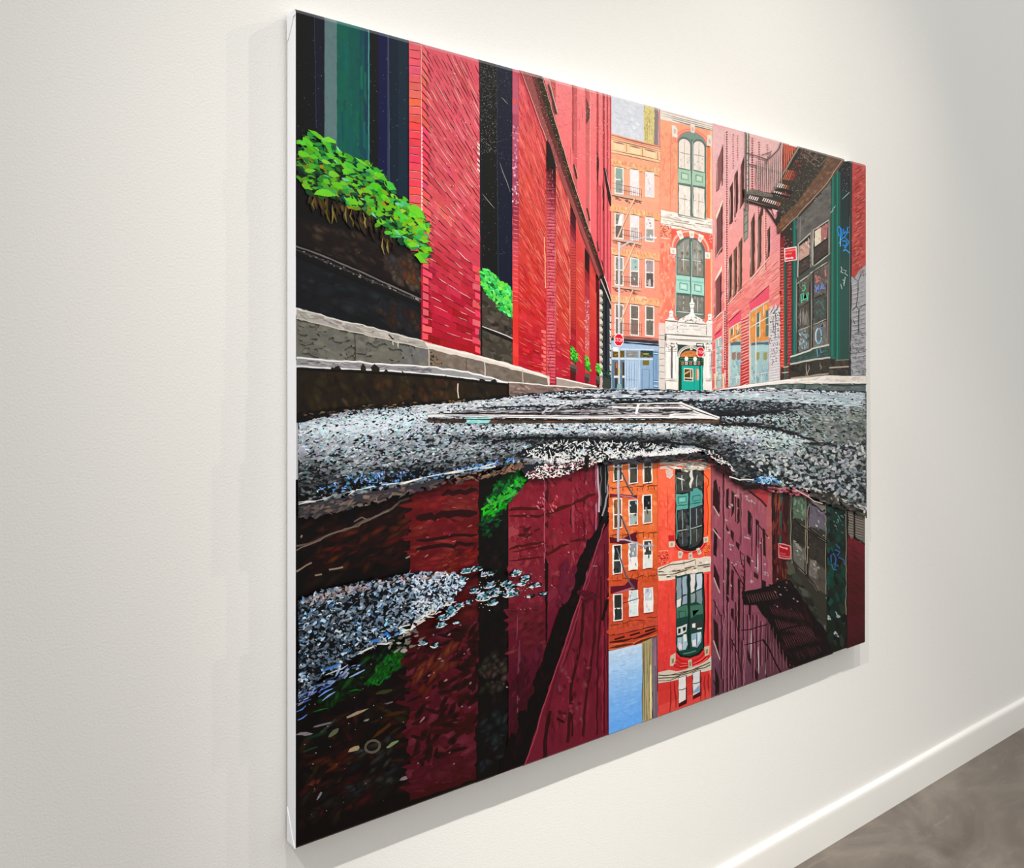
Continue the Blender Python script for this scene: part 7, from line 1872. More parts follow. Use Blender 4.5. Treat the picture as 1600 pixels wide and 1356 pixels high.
# red corner and pipe mirrored, then the corner shop mirrored
cr = Part('painted_reflection', pud, label='painted dark corner shop reflection')
A(cr, (56, 22, 24), 1203.6, 760, 1236, 765, 1240, 860, 1236, 930, 1206, 920, r=.5)
A(cr, (40, 22, 22), 1204, 762, 1210, 763, 1210, 900, 1205, 900, r=.4)
vgrad(cr, 1209.6, 1219, 768, 770, 900, 900, [(768, (126, 60, 36)), (800, (120, 48, 36)), (860, (90, 30, 34)), (900, (60, 20, 28))], 12, 6)
vgrad(cr, 1220, 1233, 770, 770, 900, 900, [(768, (44, 32, 24)), (810, (60, 28, 26)), (840, (96, 26, 36)), (900, (56, 16, 24))], 10, 5)
A(cr, (24, 88, 80), 1218.4, 768, 1221.6, 769, 1218.6, 850, 1215.6, 850, r=.4)
dabs(cr, [1206, 768, 1234, 770, 1232, 900, 1206, 905], 60, (8, 22), (2, 4), 1.57, [(50, 20, 22), (86, 34, 34), (66, 26, 28), (104, 50, 44)], 7, aj=.1)
A(cr, (56, 54, 48), 1232, 766, 1262, 772, 1292, 782, 1294, 985, 1286, 990, 1264, 960, 1240, 930, 1228, 905, 1228, 870, r=.6)
dabs(cr, [1232, 880, 1262, 930, 1290, 985, 1262, 985, 1236, 940], 60, (10, 24), (6, 12), .9, [(66, 66, 58), (52, 54, 46), (78, 78, 68), (44, 46, 40)], 4)
for q, col in (((1236, 776, 1257, 776, 1256, 812, 1238, 808), (84, 102, 86)), ((1262, 786, 1288, 800, 1288, 828, 1262, 822), (104, 96, 108)), ((1237, 812, 1254, 822, 1254, 850, 1238, 846), (46, 44, 40)), ((1262, 826, 1288, 840, 1288, 868, 1262, 856), (52, 46, 42)),
               ((1237, 844, 1255, 860, 1255, 895, 1237, 874), (100, 98, 92)), ((1262, 870, 1274, 878, 1288, 890, 1288, 928, 1262, 908), (82, 76, 70)), ((1264, 872, 1272, 876, 1274, 905, 1262, 898), (118, 110, 104)), ((1259, 846, 1286, 858, 1286, 884, 1262, 868), (56, 52, 46))):
    A(cr, col, *q, r=.6)
    dabs(cr, q, 14, (5, 12), (3, 6), 1.2, [np.array(col) * 1.15, np.array(col) * .88, np.array(col)], 4)
dabs(cr, [1238, 778, 1255, 778, 1255, 806, 1240, 806], 22, (4, 12), (1.4, 3), 1.5, [(110, 140, 110), (70, 96, 76), (120, 130, 110)], 7)
A(cr, (128, 124, 116), 1264, 782, 1288, 790, 1287, 796, 1282, 800, 1274, 790, r=.8)
path(cr, (14, 12, 12), 2, 1266, 788, 1276, 792, 1282, 799, 1288, 796)
A(cr, (140, 136, 130), 1238, 846, 1246, 850, 1252, 862, 1244, 856)
for q in ((1234, 772, 1234, 830, 1234, 850, 1236, 880), (1257, 776, 1257, 820, 1256, 860, 1258, 898), (1261, 790, 1259, 830, 1260, 880), (1288.6, 784, 1289, 830, 1288, 880, 1289, 935), (1237, 808, 1247, 818, 1262, 828, 1274, 838, 1288, 846), (1234, 872, 1242, 882, 1258, 898, 1268, 910, 1275, 923), (1261, 822, 1275, 834, 1288, 843)):
    path(cr, (148, 136, 116), 1.1, *q, wob=.4)
    path(cr, (24, 20, 18), 1.4, *(np.array(q) + 1.7), wob=.4)
dabs(cr, [1236, 775, 1288, 800, 1288, 900, 1240, 880], 16, (3, 7), (1.4, 2.6), .8, [(190, 190, 180), (150, 150, 140)], 8)
vgrad(cr, 1290, 1321, 785, 796, 1022, 1010, [(785, (28, 50, 42)), (860, (26, 48, 40)), (920, (22, 44, 40)), (980, (34, 42, 34)), (1020, (28, 30, 24))], 16, 4)
A(cr, (14, 74, 66), 1290, 790, 1300, 792, 1300, 940, 1292, 950, r=.6)
dabs(cr, [1292, 800, 1320, 800, 1320, 1010, 1292, 1015], 80, (8, 20), (5, 10), 1.4, [(30, 40, 34), (22, 34, 30), (40, 48, 40), (18, 26, 24), (20, 60, 52)], 5)
for q in ((1297, 878, 1296, 868, 1300, 864, 1304, 872, 1302, 888), (1302, 858, 1310, 862, 1306, 868), (1308, 870, 1316, 874, 1318, 882), (1300, 880, 1308, 884), (1310, 856, 1304, 850)):
    path(cr, (52, 92, 146), 2, *q)
path(cr, (60, 116, 130), 1.6, 1297, 880, 1300, 889, 1305, 890)
dabs(cr, [1300, 800, 1318, 800, 1318, 840, 1300, 840], 14, (3, 8), (1, 2), 1, [(70, 130, 116), (120, 150, 140)], 8)
path(cr, (150, 140, 120), 1.1, 1319.6, 798, 1320, 840, 1319.6, 900, 1320, 960, wob=.5)
path(cr, (16, 14, 12), 2, 1322, 800, 1321.4, 1012, wob=.3)
for x, y in ((1293, 965), (1304, 990), (1307, 961), (1237, 926), (1244, 954)):
    dabs(cr, [x - 3, y - 3, x + 3, y - 3, x + 3, y + 3, x - 3, y + 3], 5, (3, 6), (1.4, 3), .8, [(150, 160, 160), (180, 186, 186)], 8)
A(cr, (102, 100, 98), 1285, 975, 1288, 977, 1288, 990, 1285, 988, r=.4)
# whitewashed brick and red strip mirrored
A(cr, (84, 26, 34), 1322, 835, 1354, 850, 1354, 1006, 1321.6, 1016, r=.3)
vgrad(cr, 1322, 1352, 840, 850, 1014, 1004, [(840, (110, 24, 32)), (880, (92, 26, 34)), (940, (78, 24, 30)), (1010, (70, 24, 32))], 10, 3)
lines(cr, [(x, y, x + 14, y + 9) for x, y in zip(rng.uniform(1322, 1336, 24), np.linspace(850, 1000, 24))], 1.4, (62, 18, 26), .5)
lines(cr, [(x, y, x + 10, y + 8) for x, y in zip(rng.uniform(1322, 1338, 16), np.linspace(850, 1000, 16))], 1.2, (90, 30, 38), .5)
A(cr, (112, 104, 96), 1322, 798, 1331, 798, 1333, 800, 1347, 803, 1352, 806, 1352, 850, 1340, 846, 1334, 836, 1328, 842, 1323, 832, r=.7)
lines(cr, [(1323, y, 1331, y + 2.6) for y in np.arange(802, 836, 4)] + [(1334, y, 1347, y + 4) for y in np.arange(806, 842, 4)], 1.1, (150, 140, 130), .4)
lines(cr, [(1323, y, 1331, y + 2.6) for y in np.arange(804, 836, 4)] + [(1334, y, 1347, y + 4) for y in np.arange(808, 842, 4)], 1, (70, 62, 58), .4)
path(cr, (24, 18, 16), 2.6, 1332.4, 800, 1332.6, 838, wob=.4)
path(cr, (26, 16, 14), 2, 1336, 842, 1344, 846, 1352, 852)
# parking sign mirrored
A(cr, (214, 150, 150), 1213.8, 848, 1222, 848.6, 1233.6, 852.4, 1233.4, 873.4, 1223, 873, 1214.4, 871, r=.2)
A(cr, (160, 6, 34), 1215, 849.6, 1222, 850.4, 1232.4, 853.4, 1232, 872, 1223, 871.6, 1215.6, 869.6, r=.2)
path(cr, (250, 170, 178), 1.5, 1217, 853.4, 1222, 855.6, 1228, 856.4)
A(cr, (250, 170, 178), 1215.8, 852.4, 1217.4, 851.4, 1218, 855, 1216.6, 854.6)
A(cr, (250, 170, 178), 1226.4, 854, 1229.2, 857.4, 1226.8, 858.8)
text(cr, 'ANYTIME', (226, 120, 136), (1221, 863.2), (2.1, .35), (0, 3.2))
text(cr, 'NO STANDING', (236, 140, 152), (1223.4, 867.4), (2.3, .4), (0, 3.4))
# canopy and fire escape mirrored
fm = Part('painted_reflection', pud, label='painted black red fire escape reflection')
A(fm, (30, 10, 14), 1156.6, 924, 1180, 920, 1206, 914, 1216, 908, 1232, 905, 1246, 925, 1262, 950, 1288, 985, 1300, 1022, 1226, 1050, 1206, 1000, 1195, 965, 1180, 944, 1160, 944, r=.6)
dabs(fm, [1206, 915, 1230, 908, 1246, 930, 1280, 985, 1290, 1015, 1240, 1040, 1210, 985], 120, (8, 20), (3, 7), .8, [(36, 12, 18), (22, 8, 10), (46, 16, 22), (30, 10, 12)], 4)
lines(fm, [(1165 + i * 3.6, 928 - i * .5, 1170 + i * 3.6, 941 - i * .5) for i in range(13)], 1.0, (104, 66, 66), .3)
lines(fm, [(1200 + i * 3.2, 946 + i * .6, 1207 + i * 3.2, 960 + i * .6) for i in range(16)], .9, (84, 46, 52), .3)
lines(fm, [(1208 + i * 3.4, 966 + i * .8, 1216 + i * 3.4, 984 + i * .6) for i in range(17)], 1.0, (96, 54, 60), .3)
lines(fm, [(1220 + i * 3.4, 992 - i * .3, 1230 + i * 3.4, 1012 - i * .9) for i in range(14)], 1.0, (90, 50, 56), .3)
lines(fm, [(1238 + i * 3.4, 1018 - i * 1.0, 1250 + i * 3.4, 1040 - i * 1.3) for i in range(12)], 1.0, (86, 48, 54), .3)
for q in ((1212, 986, 1230, 980, 1250, 976), (1226, 1016, 1244, 1012, 1262, 1006)):
    path(fm, (18, 6, 8), 2.6, *q, wob=.5)
A(fm, (92, 54, 66), 1196, 962, 1206, 990, 1216, 1018, 1232, 1046, 1226, 1050, 1196, 1060, 1196, 1000, r=.5)
lines(fm, [(x, 972 + max(0, x - 1204) * 2.2, x + 1, 1058 - (x - 1194) * .36) for x in np.arange(1194, 1238, 2.6)], 1.1, (42, 14, 20), .3)
lines(fm, [(x, 976 + max(0, x - 1204) * 2.2, x + 1, 1054 - (x - 1194) * .36) for x in np.arange(1195, 1238, 5.2)], .8, (150, 96, 108), .3)
path(fm, (36, 10, 14), 2.4, 1190, 998, 1200, 1014, 1210, 1036, 1218, 1050, wob=.4)
dabs(fm, [1200, 900, 1240, 905, 1250, 960, 1210, 960], 14, (2, 5), (1.4, 2.6), .7, [(150, 130, 130), (110, 80, 84)], 8)

# ================================================================== STREET
base = Part('painted_asphalt', label='painted dark asphalt under the grit')
ROAD = [455, 664, 500, 650, 540, 641, 600, 636, 680, 630, 793, 619, 870, 611, 953, 608, 1112, 609, 1168, 606, 1230, 606, 1300, 610, 1356, 612, 1356, 792, 1325, 783, 1300, 774, 1270, 767, 1240, 761, 1205, 757, 1185, 754, 1165, 758, 1150, 752, 1138, 744, 1146, 732, 1130, 722, 1110, 712, 1090, 704, 1060, 706, 1010, 711, 940, 719, 905, 726, 880, 738, 850, 743, 815, 741, 800, 722, 745, 736, 700, 744, 660, 750, 600, 762, 540, 772, 455, 796]
A(base, (38, 42, 50), *ROAD, r=.8)
A(base, (22, 20, 22), 455, 648, 500, 640, 560, 634, 600, 632, 700, 626, 793, 617, 793, 622, 700, 632, 600, 640, 520, 650, 455, 668, r=1.2)
dabs(base, [463, 646, 560, 632, 760, 622, 760, 626, 560, 640, 463, 656], 60, (4, 10), (1.6, 3.4), -.1, [(96, 78, 64), (30, 24, 22), (60, 50, 44), (130, 100, 76)], 10)


def field(p):
    """how light the wet grit is painted at a place in the sketch"""
    x, y = p[:, 0], p[:, 1]
    f = np.full(len(p), 130.0)

    def band(cx, cy, sx, sy, amp, slope=0.0):
        yy = y - cy - slope * (x - cx)
        return amp * np.exp(-((x - cx) / sx) ** 2 - (yy / sy) ** 2)
    f += band(640, 648, 160, 14, 80, -.13) + band(560, 690, 120, 26, 20) + band(490, 690, 60, 34, 16)
    f += band(760, 640, 70, 7, 70, -.12) + band(850, 622, 70, 9, 50, -.05)
    f -= band(560, 752, 150, 16, 84, -.16) + band(470, 740, 60, 24, 50, -.1)
    f += band(790, 672, 160, 8, 50) + band(1000, 668, 140, 9, 66)
    f -= band(860, 686, 130, 7, 100, .02) + band(1010, 690, 80, 10, 70, .06) + band(760, 726, 100, 12, 50, -.2)
    f -= band(1110, 700, 50, 16, 80, .5) + band(820, 712, 60, 6, 60, -.1)
    f += band(940, 708, 120, 10, 80, -.06) + band(1060, 704, 50, 6, 80, -.05)
    f += band(1000, 620, 230, 12, 56) + band(820, 636, 120, 9, 30) + band(560, 668, 110, 16, 40)
    f += band(1200, 614, 160, 9, 70) + band(1310, 626, 60, 16, 70, .12)
    f -= band(1185, 634, 90, 13, 44) + band(1160, 645, 60, 5, 70, -.05) + band(1150, 661, 90, 5, 80, .12) + band(1240, 682, 50, 5, 70, .28)
    f += band(1190, 676, 100, 16, 76, .2) + band(1190, 652, 90, 5, 40)
    f -= band(1180, 742, 100, 22, 64, .15) + band(1330, 690, 60, 50, 34) + band(1330, 750, 50, 40, 40)
    return np.clip(f, 26, 232)


def gritcol(p, dk=0.0):
    f = field(p)
    n = len(p)
    dark = rng.random(n) < np.clip(.66 - f / 290 + dk, .10, .66)
    v = np.where(dark, rng.uniform(12, 50, n), f * 1.08 + 14 + rng.normal(0, 28, n))
    hi = rng.random(n) < .08
    v = np.where(hi & ~dark, v + 40, v)
    v = np.clip(v, 10, 246)
    c = np.stack([v * .95, v * .985, v * 1.02], -1)
    tint = rng.random(n)
    c[tint < .14] *= (.86, 1.02, 1.06)
    c[tint > .9] *= (1.0, .94, 1.06)
    c[(tint > .5) & (tint < .58)] *= (.9, 1.0, .98)
    far = (p[:, 0] > 1180) & (p[:, 1] > 645)
    c[far] *= (.98, 1.0, .96)
    return c


gritp = Part('painted_grit', kind='stuff', label='painted dabs of wet grit on the street')


def gsize(p):
    d = np.clip((p[:, 1] - 606) / 160, 0, 1)
    near = np.clip(1.25 - np.abs(p[:, 0] - 900) / 450 * -.0, .5, 2)
    edge = 1 + .35 * np.clip((620 - p[:, 0]) / 160, 0, 1) + .45 * np.clip((p[:, 0] - 1200) / 150, 0, 1)
    return (1.5 + 4.2 * d) * edge * near


def gl_(p):
    return gsize(p) * rng.uniform(.9, 1.9, len(p))


def gw_(p):
    return gsize(p) * rng.uniform(.42, .8, len(p))


TOPR = [463, 662, 500, 651, 540, 642, 600, 637, 680, 631, 793, 620, 870, 612, 953, 609, 1112, 610, 1168, 607, 1230, 607.4, 1300, 611, 1350, 613]
# lower left half
def grit(region, n, ang, cols=gritcol, thick=8, k=6, irr=.28, aj=.35):
    dabs(gritp, region, n, gl_, gw_, ang, cols, k=k, irr=irr, aj=aj, thick=thick, order='down')


grit(TOPR + [1350, 640, 1130, 640, 900, 640, 463, 690], 5200, 0, aj=.15)
grit([463, 662, 600, 638, 690, 634, 690, 750, 600, 762, 463, 786], 3600, -.22)
grit([690, 640, 760, 655, 930, 655, 930, 722, 800, 722, 690, 748], 3600, -.12)
grit([930, 655, 1130, 655, 1130, 715, 1090, 704, 1010, 711, 930, 720], 3000, .04)
grit([1120, 640, 1350, 640, 1350, 790, 1300, 772, 1205, 756, 1150, 750, 1140, 740, 1130, 715], 4600, .2)
dabs(gritp, [1240, 655, 1348, 640, 1348, 740, 1250, 720], 260, (5, 11), (3, 6), .4, [(128, 134, 128), (108, 116, 112), (90, 98, 98), (146, 150, 144), (84, 90, 84)], 9, aj=.5)
dabs(gritp, [1150, 715, 1348, 690, 1348, 786, 1205, 754], 520, (5, 10), (3, 5.5), .4, [(20, 24, 28), (34, 42, 46), (16, 18, 20)], 5, aj=.5)
dabs(gritp, [1140, 712, 1348, 690, 1348, 782, 1205, 754], 460, (4, 8.4), (2.8, 5), .4, [(176, 178, 186), (150, 158, 160), (196, 200, 200), (120, 134, 140)], 9, aj=.6)
# dark seams and light ridges in the road
def streak(region, n, ln, cols, wd=(1, 1.8), ang=0.0):
    dabs(gritp, region, n, ln, wd, ang, cols, 10, aj=.08, irr=.15)


PAL_ = [(196, 202, 212), (176, 184, 198), (214, 218, 226), (156, 164, 178), (206, 204, 212)]
streak([955, 611, 1110, 611.5, 1200, 611, 1340, 615, 1340, 620, 1120, 624, 955, 620], 420, (5, 16), PAL_, (1.1, 2.2))
streak([800, 620, 955, 613, 955, 626, 880, 632, 760, 632], 330, (4, 12), PAL_ + [(226, 226, 228)], (1.1, 2.2), -.06)
streak([640, 634, 790, 622, 800, 632, 730, 642, 640, 645], 260, (3, 8), [(226, 228, 230), (206, 210, 214), (180, 186, 192)], (1.4, 2.8), -.1)
DKS = [(26, 28, 34), (44, 46, 54), (20, 20, 24)]
streak([960, 612, 1110, 613, 1100, 618, 960, 617], 46, (8, 26), DKS)
streak([870, 616, 1010, 620, 1060, 626, 860, 624], 60, (8, 22), DKS)
streak([950, 624, 1110, 627, 1100, 631, 950, 630], 60, (6, 20), DKS)
streak([955, 613, 1200, 616, 1150, 624, 960, 622], 120, (6, 18), [(206, 214, 222), (186, 200, 214), (170, 182, 196), (226, 230, 234)], (1, 2))
streak([1120, 614, 1345, 618, 1345, 636, 1270, 630, 1120, 622], 320, (5, 14), [(196, 210, 216), (176, 194, 202), (214, 224, 228), (160, 180, 188)], (1.2, 2.6))
streak([1190, 604.5, 1260, 609, 1250, 611, 1180, 609], 40, (6, 16), [(236, 240, 242), (40, 46, 50), (206, 214, 216)], (1, 1.6))
streak([1230, 640, 1348, 634, 1348, 660, 1260, 660], 120, (4, 10), [(150, 160, 160), (120, 130, 124), (170, 180, 180), (96, 106, 96)], (1.4, 2.6), .15)
streak([760, 640, 990, 640, 980, 646, 720, 648], 170, (6, 18), [(170, 164, 172), (130, 126, 134), (196, 192, 196), (110, 106, 114)], (1, 2))
streak([1100, 645, 1200, 640, 1235, 641, 1150, 649, 1110, 650], 60, (6, 16), DKS, (1.4, 2.6), -.05)
streak([1110, 655, 1160, 660, 1200, 664, 1240, 676, 1270, 686, 1262, 688, 1220, 676, 1150, 667, 1110, 664], 120, (5, 14), [(20, 20, 22), (44, 42, 42), (14, 14, 16), (90, 88, 88)], (1.6, 3), .25)
streak([1245, 690, 1300, 692, 1300, 697, 1256, 694], 20, (6, 14), [(20, 18, 20), (50, 46, 46)], (1.4, 2.6), .1)
for q, w in (((1116, 662, 1140, 663, 1160, 663.6, 1182, 666, 1205, 669, 1228, 675, 1250, 683, 1274, 691), 3.2), ((1060, 652, 1092, 651, 1130, 648.6, 1160, 648, 1190, 645, 1226, 640.6), 2.4), ((1120, 660, 1104, 655, 1090, 650), 2.4), ((1115, 640, 1140, 646, 1165, 648), 2), ((955, 627.6, 1000, 628, 1040, 627, 1080, 628.6), 1.6), ((900, 621, 950, 622.6, 1000, 622, 1050, 623.6), 1.2), ((965, 614.6, 1010, 616, 1060, 615.4), 1.1), ((760, 690, 800, 684, 850, 683.4, 900, 684, 950, 688, 990, 690), 2.6), ((860, 694, 920, 690, 980, 694), 2), ((1000, 690, 1040, 690, 1080, 694, 1110, 704, 1130, 718), 3.4), ((1290, 692.6, 1256, 691.6), 2)):
    path(gritp, (20, 21, 24), w, *q, wob=.8, taper=.3)
dabs(gritp, [1112, 666, 1150, 667, 1200, 672, 1240, 681, 1262, 690, 1240, 694, 1190, 684, 1120, 674], 240, (3, 7), (1.6, 3), .15, [(206, 222, 224), (190, 206, 210), (220, 228, 228), (160, 178, 182), (60, 70, 76)], 9, aj=.4)
dabs(gritp, [745, 664, 900, 662, 1110, 664, 1110, 674, 900, 676, 745, 678], 300, (3, 7), (1.6, 3), 0, [(206, 216, 222), (226, 230, 232), (176, 190, 200), (40, 46, 54)], 9, aj=.4)
# blue lights and the bright wet rim along the water
BLU = [(90, 150, 226), (110, 170, 236), (70, 130, 190), (130, 140, 220), (80, 170, 190), (150, 190, 240)]
dabs(gritp, [480, 768, 560, 738, 640, 735, 690, 738, 690, 744, 600, 757, 520, 768], 170, (3, 8), (1.6, 3), -.4, BLU, 14, aj=.8)
dabs(gritp, [690, 735, 790, 715, 822, 712, 800, 720, 740, 734], 70, (3, 6), (1.4, 2.6), -.4, BLU, 14, aj=.8)
dabs(gritp, [1168, 746, 1200, 742, 1216, 752, 1190, 756, 1172, 752], 60, (3, 7), (1.6, 2.8), .3, [(80, 160, 230), (130, 200, 240), (206, 226, 236), (50, 110, 180)], 12, aj=.8)
RIM = [463, 786, 490, 779, 515, 774, 540, 768, 560, 762, 590, 757, 620, 752, 655, 745, 690, 740, 720, 735, 745, 729, 770, 724, 800, 718]
for k_ in range(2):
    r_ = np.array(RIM, float).reshape(-1, 2)
    r_[:, 1] += rng.normal(0, 1.4, len(r_)) + k_ * 2.6
    for i in range(len(r_) - 1):
        if rng.random() < (.92 if k_ == 0 else .4):
            path(gritp, (236, 236, 230), rng.uniform(1.2, 2.3), *r_[i], *((r_[i] + r_[i + 1]) / 2 + rng.normal(0, 1.3, 2)), *r_[i + 1], wob=.5, taper=.5)
dabs(gritp, [463, 772, 560, 750, 690, 728, 690, 736, 560, 762, 463, 784], 70, (6, 12), (3, 6), -.2, [(14, 14, 18), (20, 20, 26)], 4, aj=.2)
A(pud, (60, 58, 62), 463, 790, 520, 778, 600, 764, 690, 748, 690, 754, 620, 770, 560, 788, 500, 802, 463, 806, r=1.4)
dabs(pud, [463, 792, 520, 781, 600, 767, 700, 748, 745, 740, 745, 746, 660, 764, 560, 790, 463, 812], 150, (6, 16), (2.4, 5), -.3, [(76, 70, 71), (60, 60, 64), (98, 84, 80), (46, 46, 50), (118, 98, 90)], 8, aj=.4)
dabs(pud, [700, 748, 760, 738, 800, 724, 830, 722, 800, 734, 740, 750], 70, (5, 13), (2, 4), -.3, [(116, 94, 78), (96, 88, 78), (136, 86, 80), (74, 70, 62), (150, 112, 84)], 8, aj=.4)
# foam of white grit by the middle of the water's edge
FO = [812, 742, 826, 732, 850, 724, 880, 716, 905, 712, 938, 712, 935, 720, 910, 728, 890, 736, 868, 743, 842, 746, 822, 746]
dabs(gritp, FO, 260, (4, 9), (1.4, 2.6), -.35, [(238, 236, 232), (222, 216, 214), (246, 244, 240)], 9, aj=.7)
dabs(gritp, FO, 150, (3, 6), (1.4, 2.6), -.2, [(140, 40, 66), (40, 30, 32), (160, 70, 90), (30, 28, 30)], 9, aj=.6)
dabs(gritp, [800, 706, 860, 686, 1010, 690, 1060, 700, 1020, 710, 940, 717, 860, 724], 420, (4, 9), (2.4, 4.4), -.1, [(14, 16, 20), (24, 27, 32), (34, 38, 44)], 4, aj=.3)
dabs(gritp, [810, 708, 860, 688, 1010, 692, 1060, 700, 1020, 710, 940, 717, 860, 724], 430, (3.4, 8), (1, 1.9), -.8, [(240, 240, 238), (226, 228, 230), (206, 210, 214)], 8, aj=.8)
dabs(gritp, [830, 714, 870, 706, 1000, 704, 1030, 706, 940, 716, 860, 722], 150, (4, 9), (1.2, 2.2), -.3, [(242, 240, 236), (226, 224, 222)], 6, aj=.8)
dabs(gritp, [830, 700, 870, 692, 1000, 694, 1030, 702, 940, 714, 860, 720], 110, (3.4, 6), (2.6, 4.4), 0, [(16, 18, 22), (30, 32, 38)], 4)
dabs(gritp, [1000, 708, 1050, 704, 1090, 700, 1090, 705, 1050, 709, 1000, 713], 110, (4, 9), (1.2, 2.4), -.1, [(244, 242, 238), (230, 228, 226)], 6, aj=.5)
dabs(gritp, [1090, 700, 1110, 706, 1136, 724, 1142, 736, 1130, 730, 1108, 716], 80, (3, 7), (1.2, 2.4), .6, [(236, 232, 230), (206, 200, 200), (40, 34, 36)], 8, aj=.5)
A(base, (60, 58, 62), 936, 722, 1010, 713, 1090, 707, 1090, 712, 1010, 722, 940, 726, r=.6)
dabs(base, [940, 720, 1010, 713, 1090, 707, 1110, 716, 1090, 718, 1010, 722, 940, 727], 120, (5, 12), (1.8, 3.4), -.06, [(52, 50, 54), (36, 34, 36), (76, 74, 80), (28, 20, 24)], 6)
dabs(base, [1090, 708, 1130, 728, 1150, 748, 1165, 762, 1130, 742, 1100, 722], 60, (5, 12), (2.4, 4.6), .6, [(40, 16, 22), (24, 14, 16), (66, 26, 36)], 6)
A(gritp, (26, 28, 28), 908, 713.6, 915, 713, 916, 722, 914, 724, 914.6, 734, 910, 738, 908.6, 732, 909.6, 725, 907.6, 722, r=.3)
# fringe over the mirrored pink wall
dabs(gritp, [1136, 746, 1150, 752, 1164, 760, 1186, 756, 1206, 759, 1240, 764, 1240, 768, 1200, 764, 1160, 764], 70, (4, 9), (2.4, 4.6), .2, [(20, 14, 16), (36, 22, 24), (14, 12, 12)], 5)
path(gritp, (236, 234, 228), 1.8, 1134, 744, 1142, 746, 1150, 749, 1160, 748, 1172, 749, wob=.8)
dabs(mv, [1196, 760, 1240, 762, 1262, 774, 1250, 778, 1220, 768, 1196, 768], 60, (4, 9), (2, 3.6), .25, [(170, 96, 106), (150, 70, 84), (190, 130, 136), (120, 50, 64)], 9)
path(gritp, (230, 200, 200), 1.3, 1238, 764, 1256, 774, 1266, 782, 1280, 786, wob=.8)
dabs(gritp, [1245, 760, 1280, 766, 1318, 782, 1310, 784, 1280, 776, 1250, 766], 46, (4, 9), (1.4, 2.8), .35, [(236, 228, 214), (150, 130, 110), (206, 200, 196)], 10)
dabs(cr, [1262, 764, 1290, 772, 1350, 796, 1350, 806, 1320, 798, 1290, 786, 1262, 776], 90, (6, 14), (3, 6), .4, [(66, 64, 58), (44, 42, 38), (96, 94, 88), (30, 28, 26)], 6)
dabs(gritp, [1300, 776, 1348, 792, 1348, 798, 1320, 786], 30, (4, 8), (1.6, 3), .45, [(214, 206, 200), (60, 56, 54), (170, 168, 166)], 10)

# ---- island of grit standing in the puddle
isl = Part('painted_grit', kind='stuff', label='painted blue grey grit island in the puddle')
IS = [463, 936, 486, 926, 520, 916, 560, 908, 600, 902, 628, 896, 650, 892, 690, 894, 712, 894, 720, 906, 722, 916, 706, 926, 704, 940, 690, 946, 668, 956, 650, 966, 632, 978, 610, 996, 588, 1004, 570, 1014, 548, 1024, 530, 1040, 512, 1050, 492, 1062, 463, 1092]
A(isl, (26, 34, 46), *IS, r=1.5)


def icol(p):
    n = len(p)
    f = 128 + 44 * np.clip((p[:, 0] - 560) / 150, 0, 1) - 36 * np.clip((p[:, 1] - 990) / 80, 0, 1) - 24 * np.exp(-((p[:, 0] - 500) / 50) ** 2 - ((p[:, 1] - 975) / 30) ** 2)
    v = f + rng.normal(0, 30, n)
    k = rng.random(n)
    v = np.where(k < .44, rng.uniform(10, 36, n), v)
    v = np.where(k > .90, rng.uniform(200, 244, n), v)
    v = np.clip(v, 8, 244)
    c = np.stack([v * .82, v * .96, v * 1.10], -1)
    t_ = rng.random(n)
    c[t_ > .75] *= (1.16, 1.03, .95)
    c[t_ < .10] *= (.78, 1.0, 1.14)
    return c


dabs(isl, IS, 3800, lambda p: rng.uniform(4.5, 10, len(p)), lambda p: rng.uniform(2.4, 5, len(p)), -.4, icol, aj=.6, irr=.32, k=6, thick=8)
dabs(isl, [640, 898, 712, 896, 718, 916, 690, 944, 640, 965], 420, (3, 7), (1.6, 3.2), -.4, [(206, 220, 236), (176, 196, 218), (226, 230, 236), (20, 26, 36), (30, 40, 54)], 12, aj=.8)
dabs(isl, [620, 990, 660, 955, 704, 936, 706, 942, 660, 968, 630, 990], 50, (5, 12), (1.4, 2.8), -.45, [(236, 234, 228), (214, 206, 196)], 8, aj=.4)
dabs(isl, [470, 935, 520, 918, 620, 900, 700, 892, 700, 898, 600, 910, 480, 944], 110, (4, 10), (2, 4), -.3, [(176, 160, 160), (150, 140, 150), (196, 176, 176), (170, 176, 196), (120, 100, 96)], 10, aj=.5)
for q, c, w in (((463, 1088, 480, 1078, 500, 1068, 518, 1060), (110, 144, 224), 2.6), ((500, 1046, 515, 1040, 528, 1034), (70, 126, 200), 4), ((476, 1084, 500, 1074, 520, 1062), (96, 130, 214), 2.2), ((494, 1086, 505, 1078, 516, 1073), (116, 148, 228), 2.6), ((500, 1092, 510, 1084, 520, 1078), (140, 164, 226), 2.4), ((575, 1000, 584, 998, 590, 1002), (60, 120, 196), 4.6), ((594, 992, 600, 987, 606, 992), (56, 116, 206), 5), ((542, 1056, 554, 1050, 566, 1044), (150, 170, 226), 3.4),
                ((463, 1100, 476, 1096, 486, 1092), (86, 122, 206), 2.4), ((463, 1112, 472, 1108, 478, 1102), (86, 130, 216), 2.6), ((465, 1125, 472, 1122, 480, 1116), (96, 136, 220), 2.4), ((555, 1020, 570, 1012, 580, 1008), (230, 224, 214), 3), ((585, 1004, 600, 1004, 612, 998), (232, 226, 220), 3), ((505, 1052, 520, 1046, 540, 1036), (206, 206, 214), 1.8), ((620, 978, 636, 974), (240, 232, 222), 4)):
    path(isl, c, w, *q, wob=1, taper=.4)
dabs(isl, [463, 1080, 520, 1050, 560, 1030, 560, 1040, 500, 1074, 463, 1100], 80, (6, 16), (1.6, 3.4), -.5, [(20, 26, 36), (90, 110, 150), (60, 76, 100), (140, 150, 176), (150, 166, 214)], 10, aj=.3)
